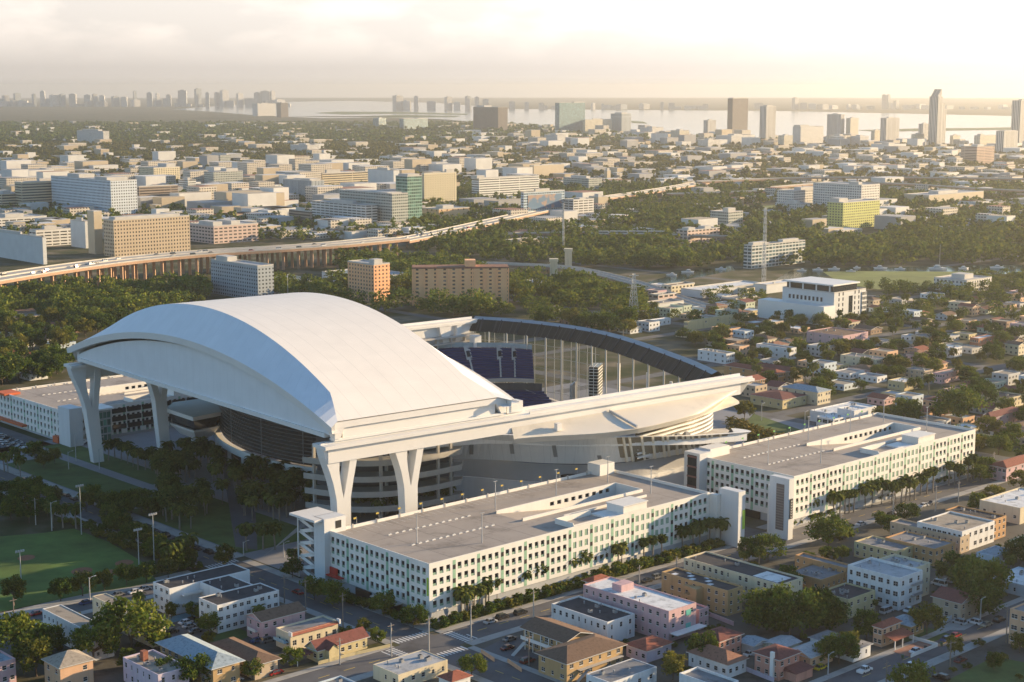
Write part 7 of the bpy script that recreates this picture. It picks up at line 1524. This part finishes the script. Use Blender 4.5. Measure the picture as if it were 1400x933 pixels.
CARS = [(670.5, 852, 'car', 'silver', 0, 'silver car parked along the street before the first garage'), (687, 846, 'suv', 'black', 0, 'black car parked behind the silver one before the first garage'), (711.5, 840, 'suv', 'black', 0, 'black car furthest along the kerb before the first garage'), (885, 796, 'car', 'black', 0, 'black car parked above the ochre walk up flats'), (899, 791, 'suv', 'grey', 0, 'grey car parked by the cream block'),
        (1161, 721, 'car', 'black', 0, 'black car parked by the big sunlit corner tree'), (1177, 718, 'car', 'white', 0, 'white car ahead of the black one by the big corner tree'), (1207, 708.6, 'car', 'black', 0, 'black car under the middle pole of the second garage street'), (1219, 706, 'suv', 'black', 0, 'dark car beside the round tree on the second garage street'), (1263, 692.6, 'car', 'white', 0, 'white car nearest the tall pole before the second garage'), (1275, 689, 'car', 'grey', 0, 'grey car ahead of the white one before the second garage'), (1376, 651, 'suv', 'white', 0, 'white car far along the garage street at the right'),
        (1311, 853, 'suv', 'silver', 1, 'silver car in the drive of the tan gabled house'), (1332, 853, 'suv', 'white', 1, 'white car nose out beside the tan gabled house'), (1349, 856, 'car', 'beige', 0, 'beige car parked on the lower street'), (1366, 850, 'suv', 'black', 0, 'black car next to the salmon block'), (1294, 876, 'car', 'blue', 0, 'dark blue car parked with the red one on the lower street'), (1306, 871, 'car', 'red', 0, 'red car parked on the lower street'), (1252, 892, 'car', 'white', 0, 'white car parked before the terrace house'), (1245, 912, 'car', 'white', 0, 'white car driving down the middle of the lower street'), (1313, 905, 'car', 'dark red', 0, 'dark red car at the kerb of the lower street'), (1287, 929, 'suv', 'black', 1, 'black car at the bottom edge on the right'), (1182, 919, 'pickup', 'white', 0, 'white pickup at the left end of the lower street'),
        (1300, 797, 'pickup', 'silver', 1, 'silver pickup behind the tan gabled house'), (1284, 801, 'van', 'white', 1, 'white van behind the tan gabled house'), (1212, 838, 'van', 'silver', 0, 'silver van at the foot of the white block'), (1243, 836, 'car', 'white', 0, 'white car under the fire stairs of the white block'), (1122, 915, 'car', 'yellow', 0, 'yellow car beside the peach bungalow'), (1025, 896, 'car', 'white', 0, 'white car between the two salmon houses'),
        (254, 853, 'car', 'white', 0, 'white car in the yard of the white flats'), (259, 858, 'car', 'silver', 0, 'silver car in the yard of the white flats'), (267, 865, 'car', 'grey', 0, 'grey car in the yard of the white flats'), (262, 850, 'car', 'black', 0, 'black car in the yard of the white flats'), (234, 866, 'suv', 'black', 0, 'dark car at the end of the cream wing'), (352, 878, 'car', 'blue', 0, 'dark car below the pink gabled flats'), (366, 878, 'suv', 'grey', 0, 'grey car below the pink gabled flats'), (377, 922, 'car', 'red', 0, 'red car beside the brown hipped bungalow'), (322, 932, 'car', 'silver', 0, 'silver car under the ochre flats'),
        (697, 876, 'car', 'grey', 0, 'grey car in the motel court nearest the street'), (694, 888, 'car', 'dark red', 0, 'dark red car in the middle of the motel court'), (721, 906, 'suv', 'dark red', 0, 'dark car against the wall of the motel court'), (459, 899, 'car', 'grey', 0, 'grey car in front of the yellow bungalow'), (407, 812, 'car', 'red', 1, 'red car on the avenue west of the first garage'), (303, 765, 'car', 'dark red', 1, 'brownish car waiting at the plaza corner'),
        (50, 841, 'car', 'red', 0, 'red car on the street below the baseball field'), (118, 826, 'car', 'blue', 0, 'blue car parked below the baseball field'), (141, 821, 'car', 'black', 0, 'black car parked below the baseball field'), (162, 815, 'car', 'grey', 0, 'grey car parked below the baseball field'), (185, 811, 'car', 'white', 0, 'white car parked below the baseball field'), (198, 807, 'car', 'silver', 0, 'silver car parked last below the baseball field'), (1390, 812, 'car', 'grey', 1, 'grey car at the right edge by the pale roof'), (1410, 905, 'car', 'white', 0, 'white car at the right edge')]
for px, py, kd, cl_, d, lb in CARS: x, y, _ = G(px, py); car(x, y, .03, ROT if d == 0 else NR, kd, cl_, lb)
for i, (px, py) in enumerate([(187, 718), (200, 723), (212, 729), (226, 734), (240, 741), (254, 746), (269, 752), (285, 757)]): x, y, _ = G(px, py); car(x, y, .03, NR, ('car', 'suv')[i % 2], 'black', 'dark car in the kerb row beside the plaza trees', 'cars beside the plaza trees', many='share')
for i, (px, py) in enumerate([(35, 656.5), (45, 661), (56, 666), (68, 670), (81, 676), (91, 679), (101, 684)]): x, y, _ = G(px, py); car(x, y, .03, NR, 'car', 'black', 'dark car in the kerb row beside the plaza lawn', 'cars beside the plaza lawn', many='share')
rs = random.Random(8)
for i in range(18):
    px, py = 2 + (i % 9) * 7.2, 597 + (i % 9) * 3.0 + (i // 9) * 8; x, y, _ = G(px, py); c_ = rs.choice(('white', 'silver', 'black', 'grey', 'white')); car(x, y, .03, ROT, 'car', c_, f'{c_} car in the parking lot by the orange awning', f'{c_} cars in the lot by the awning', many='share')
for i in range(46):                                      # traffic on the viaducts
    C_, Z_, wd, nm = ((HC, HZ, 34, 'curving highway viaduct'),) [0] if i < 34 else (HC2, HZ2, 26, 'highway near the medical centre')
    k = rs.uniform(2, 86); j = int(k); f = k - j; p = (C_[j][0] + (C_[j + 1][0] - C_[j][0]) * f, C_[j][1] + (C_[j + 1][1] - C_[j][1]) * f); d = Vector((C_[j + 1][0] - C_[j][0], C_[j + 1][1] - C_[j][1])).normalized(); l = rs.choice((.15, .27, .38, .62, .73, .84)) * wd
    c_ = rs.choice(('white', 'white', 'silver', 'black', 'grey', 'red')); kd = rs.choice(('car', 'suv', 'van')); z = Z_[j] + (Z_[j + 1] - Z_[j]) * f
    car(p[0] - d.y * l, p[1] + d.x * l, z + .02, math.atan2(d.y, d.x), kd, c_, f'{c_} {"van" if kd == "van" else "car"} driving along the {nm}', f'{c_} {kd}s on the {nm}', parts=False, many='share')
def boat(px, py, L, label, mast=False):
    x, y, _ = G(px, py); o = thing('moored_boat', label, 'boat', (x, y, .06), rs.choice((.1, .4, 3.0)), 'boats moored on the river', many='rank'); mb = MB(); a, b = L / 2, L * .14
    d0 = [(-a, -b), (a * .4, -b), (a, 0), (a * .4, b), (-a, b)]; dn = [(p[0] * .9, p[1] * .75) for p in d0]
    for i in range(5): j = (i + 1) % 5; mb.poly([(*dn[i], 0), (*dn[j], 0), (*d0[j], L * .11), (*d0[i], L * .11)])
    mb.poly([(*p, L * .11) for p in d0]); mb.build('hull', [white], o); mb = MB(); mb.box(-a * .5, -b * .7, L * .11, a * .2, b * .7, L * .2, 0); mb.box(-a * .5, -b * .72, L * .14, a * .21, b * .72, L * .175, 1); mb.box(-a * .35, -b * .5, L * .2, a * .05, b * .5, L * .26, 0); mb.build('cabin', [white, glassd], o)
    if mast: mb = MB(); mb.tube([(a * .1, 0, L * .1), (a * .1, 0, L * 1.35)], .12, 6); mb.build('mast', [steel], o)
for px, py, L, ms in ((1096, 371, 9, 0), (1118, 370, 10, 0), (1140, 369, 11, 0), (1163, 372, 9, 0), (1204, 368, 13, 0), (1230, 369, 10, 0), (1283, 369, 17, 1), (1318, 368, 11, 0), (1362, 367, 12, 0), (1172, 367, 8, 0), (940, 373, 12, 0), (918, 377, 10, 0), (985, 369, 10, 0)):
    boat(px, py, L, 'white sailing yacht with a tall mast on the river' if ms else f'white {"small" if L < 9.5 else "mid sized" if L < 11.5 else "large"} motor boat moored on the river', ms)
def pole(px, y0, y1, label, kind, group=None, many=None, zb=0):
    x, y, _ = G(px, y1, zb); h = max(4, hgt(px, y0, x, y) - zb)
    o = thing('utility_pole' if kind == 'wood' else 'street_lamp' if kind == 'lamp' else 'floodlight_mast' if kind == 'flood' else 'light_pole', label, 'pole' if kind in ('wood', 'conc') else 'lamp', (x, y, zb), ROT, group, many)
    mb = MB(); mb.tube([(0, 0, 0), (0, 0, h)], [.22, .13], 8); mb.build('post', [wood if kind == 'wood' else concrete if kind == 'conc' else steel], o, smooth=True); mb = MB()
    if kind in ('wood', 'conc'): mb.box(-1.2, -.07, h - .9, 1.2, .07, h - .72); mb.tube([(.25, .2, h - 2.6), (.25, .2, h - 1.6)], .26, 8); mb.build('crossarm', [wood], o)
    elif kind == 'flood':
        mb.box(-1.6, -.1, h - .2, 1.6, .1, h, 0)
        for k in range(4): mb.box(-1.5 + k * .85, -.35, h, -1.0 + k * .85, .2, h + .55, 0)
        mb.build('floodlight', [steel], o)
    elif kind == 'deck': mb.box(-1.0, -.18, h, 1.0, .18, h + .16); mb.build('lamp_head', [metal_g], o)
    else: mb.tube([(0, 0, h - .6), (.9, 0, h), (2.0, 0, h + .1)], .07, 6); mb.box(1.7, -.15, h, 2.5, .15, h + .16); mb.build('lamp_arm', [steel], o)
    return o
for q in [(644, 821, 878, 'concrete utility pole beside the zebra crossing', 'conc'), (729.5, 807, 846, 'concrete utility pole by the parked black cars', 'conc'), (586.5, 843, 891, 'concrete utility pole on the crossing corner below the garage', 'conc'), (535, 852, 898, 'utility pole at the end of the yellow garden wall', 'conc'), (465, 872.6, 909, 'utility pole before the yellow bungalow', 'conc'), (469, 811, 859, 'dark utility pole with a lamp on the avenue, nearest the crossing', 'wood'), (418, 792, 839, 'dark utility pole with a lamp on the avenue, middle one', 'wood'), (389, 787, 825, 'dark utility pole on the avenue, furthest from the crossing', 'wood'),
          (874, 773, 799, 'concrete pole behind the pink block', 'conc'), (925, 761, 780, 'concrete pole behind the ochre flats', 'conc'), (1220.5, 672, 713, 'concrete pole in the middle of the second garage street', 'conc'), (1279, 663, 699, 'concrete pole beside the white car before the second garage', 'conc'), (1150, 704, 722, 'short concrete pole by the sunlit corner tree', 'conc'), (1310, 658, 687, 'concrete pole at the far part of the second garage street', 'conc'), (1358, 618, 645, 'thick concrete pole past the end of the second garage', 'conc'),
          (1298.5, 876, 915, 'wooden utility pole on the lower street beside the red car', 'wood'), (1211.5, 903, 935, 'wooden utility pole at the bottom of the lower street', 'wood'), (1340, 819, 853, 'street lamp beside the tan gabled house', 'lamp'), (1312.5, 773, 803, 'wooden utility pole behind the tan gabled house', 'wood'), (1375.5, 830, 879, 'wooden utility pole before the salmon block', 'wood'), (1132, 894.5, 923, 'street lamp beside the yellow car', 'lamp'), (19.5, 817.5, 855, 'wooden utility pole with transformers at the left edge', 'wood'), (123, 789.6, 820.6, 'street lamp below the baseball field', 'lamp'),
          (111.5, 665, 731, 'tall floodlight mast at the far corner of the baseball field', 'flood'), (29, 754.6, 796, 'tall floodlight mast at the near left of the baseball field', 'flood'), (190.5, 725, 786, 'tall floodlight mast at the near right of the baseball field', 'flood'), (211, 704, 772, 'tall floodlight mast behind the field corner trees', 'flood'), (49, 681, 718, 'thick pole by the street at the left', 'conc'), (71, 687, 726, 'slim lamp by the left edge palms', 'lamp'), (94, 618, 642, 'short lamp on the plaza lawn', 'lamp'), (104, 592, 631, 'slim lamp between garage and tall column', 'lamp'), (136, 614, 642, 'slim lamp right of the tall column', 'lamp'), (388, 742, 762, 'curved lamp by the zigzag stairs', 'lamp'), (333, 741, 759, 'lamp by the dark plaza path', 'lamp'), (1100, 563, 590, 'lamp beyond the golden palms', 'lamp'), (1041, 552, 575, 'lamp left of the golden palms', 'lamp'), (1280, 537, 572, 'lamp behind the second garage trees', 'lamp'), (1343, 567, 592, 'lamp beside the end of the second garage', 'lamp'),
          (723, 868, 910, 'wooden pole on the pavement of the motel court', 'wood'), (394, 375, 420, 'thin mast rising behind the stadium roof', 'lamp')]: pole(*q)
for i, (x, y) in enumerate([(14, 23), (30, 9), (62, 38), (90, 36), (119, 38), (119, 16)]):
    p = W(310 + x, 374.5 + y, 18); s_ = pr(*p); pole(s_[0], pr(p[0], p[1], 28)[1], s_[1], 'slim double lamp on the roof deck of the first garage', 'deck', 'lamps on the first garage deck', 'share', 17.96)
    p = W(482 + x * .95, 366 + y, 19); s_ = pr(*p); pole(s_[0], pr(p[0], p[1], 29)[1], s_[1], 'slim double lamp on the roof deck of the second garage', 'deck', 'lamps on the second garage deck', 'share', 18.96)
def pennant(x, y, z, col, label, group):
    o = thing('pennant', label, 'pennant', (x, y, z), ROT, group, 'share'); mb = MB(); mb.tube([(0, 0, 0), (0, 0, 2.6)], .06, 6); mb.build('staff', [steel], o)
    mb = MB(); mb.box(-1.25, -.02, 1.9, -.06, .02, 2.5); mb.build('flag', [mat('flag_' + col, {'yellow': (.48, .36, .07), 'green': (.16, .45, .12)}[col], .8, .1, 2)], o)
for i in range(13): pennant(*W(312 + i * 9.6, 427.0 - .22, 18.97), 'yellow', 'small yellow pennant along the back parapet of the first garage', 'yellow pennants of the first garage')
for i in range(11): pennant(*W(492 + i * 10.4, 416.0 - .22, 19.97), 'green', 'small green pennant along the back parapet of the second garage', 'green pennants of the second garage')
# garden walls, bins, benches
def wallk(pts, h, m, label, name='garden_wall', t=.22):
    o = thing(name, label, 'wall', (0, 0, 0))
    for p, q in zip(pts[:-1], pts[1:]):
        P_, Q = Vector(G(*p)), Vector(G(*q)); d = (Q - P_).normalized(); n = Vector((-d.y, d.x, 0)) * t / 2; mb = MB()
        mb.prism([tuple((P_ - n)[:2]), tuple((Q - n)[:2]), tuple((Q + n)[:2]), tuple((P_ + n)[:2])], 0, h); mb.build('wall_panel', [m], o)
wallk([(435, 909), (486, 896), (534, 885)], 1.0, wallmat('yellow'), 'low yellow garden wall along the street before the yellow bungalow')
wallk([(658, 893), (676, 905)], 1.2, wallmat('peach'), 'left peach wall of the motel court'); wallk([(694, 906), (713, 919)], 1.2, wallmat('peach'), 'right peach wall of the motel court')
wallk([(1013, 915), (1058, 933)], 1.3, wallmat('mauve'), 'mauve garden wall beside the salmon house with a chimney')
wallk([(968, 842), (1003, 856)], 1.4, wallmat('pink'), 'pink yard wall below the ochre walk up flats')
wallk([(1290, 853), (1306, 846)], 1.6, wallmat('pale blue'), 'pale wall beside the drive of the tan gabled house')
pxpoly('parking_lot', [(655, 890), (700, 868), (745, 892), (716, 914)], .04, asphalt); pxpoly('pool', [(226, 846), (264, 836), (272, 842), (232, 853)], .09, mat('pool_blue', (.10, .25, .33), .15, .1, .5))
pxpoly('parking_lot', [(226, 868), (262, 846), (300, 866), (268, 884)], .03, asph_old); pxpoly('driveway', [(1280, 862), (1310, 843), (1345, 848), (1318, 862)], .04, pave); pxpoly('lawn', [(1290, 933), (1360, 898), (1430, 912), (1430, 960), (1300, 960)], .05, grassm)
pxpoly('lawn', [(276, 868), (318, 855), (346, 868), (300, 888)], .03, grassm); pxpoly('yard', [(1230, 875), (1268, 858), (1300, 868), (1262, 884)], .05, grassm)
for px, py, c_ in ((1234, 901, 'green'), (1287, 884, 'green'), (1265, 889, 'black'), (1349, 903, 'blue')):
    x, y, _ = G(px, py); mb = MB(); mb.prism([(-.35, -.4), (.35, -.4), (.35, .4), (-.35, .4)], .1, 1.0); mb.box(-.4, -.45, 1.0, .4, .45, 1.12); o = mb.build('wheelie_bin', [mat('bin_' + c_, {'green': (.02, .09, .05), 'black': (.02, .02, .02), 'blue': (.02, .05, .3)}[c_], .5, .1, 2)]); o.location = (x, y, .13)
    tag(o, f'{c_} wheeled bin standing at the kerb of the lower street', 'bin', None, None, 'rank')

# ------------------------------------------------------------------ the hazy air
mb = MB(); mb.box(-29000, -29000, -1, 29000, 29000, 215, 0); hzo = mb.build('haze', []); hzo['kind'] = 'stuff'; hzo['label'] = 'pale morning haze over the city'
hm = bpy.data.materials.new('haze_air'); hm.use_nodes = True; t = hm.node_tree; t.nodes.clear()
v = t.nodes.new('ShaderNodeVolumePrincipled'); v.inputs['Color'].default_value = (.86, .84, .80, 1); v.inputs['Density'].default_value = 6e-5; v.inputs['Anisotropy'].default_value = .6
ou = t.nodes.new('ShaderNodeOutputMaterial'); t.links.new(v.outputs[0], ou.inputs['Volume']); hzo.data.materials.clear(); hzo.data.materials.append(hm)

# ------------------------------------------------------------------ labels: look-alikes share a group; small sets are told apart by their order in the photo
by = {}
for o, many in THINGS:
    if many: by.setdefault(o['label'], []).append((o, many))
ORD = ['leftmost', 'second from left', 'third from left', 'fourth from left', 'fifth from left', 'sixth from left']
for lb, L in by.items():
    if len(L) == 1: continue
    if L[0][1] == 'rank' and len(L) <= 6:
        L.sort(key=lambda q: pr(*q[0].matrix_basis.translation)[0])
        for i, (o, _) in enumerate(L): o['label'] = f"{'rightmost' if i == len(L) - 1 else ORD[i]} {lb}" if i in (0, len(L) - 1) else f"{lb}, {ORD[i]}"
    else:
        for o, _ in L: o['group'] = lb + 's'
for o in list(COL.objects):
    if 'dims' in o: del o['dims']
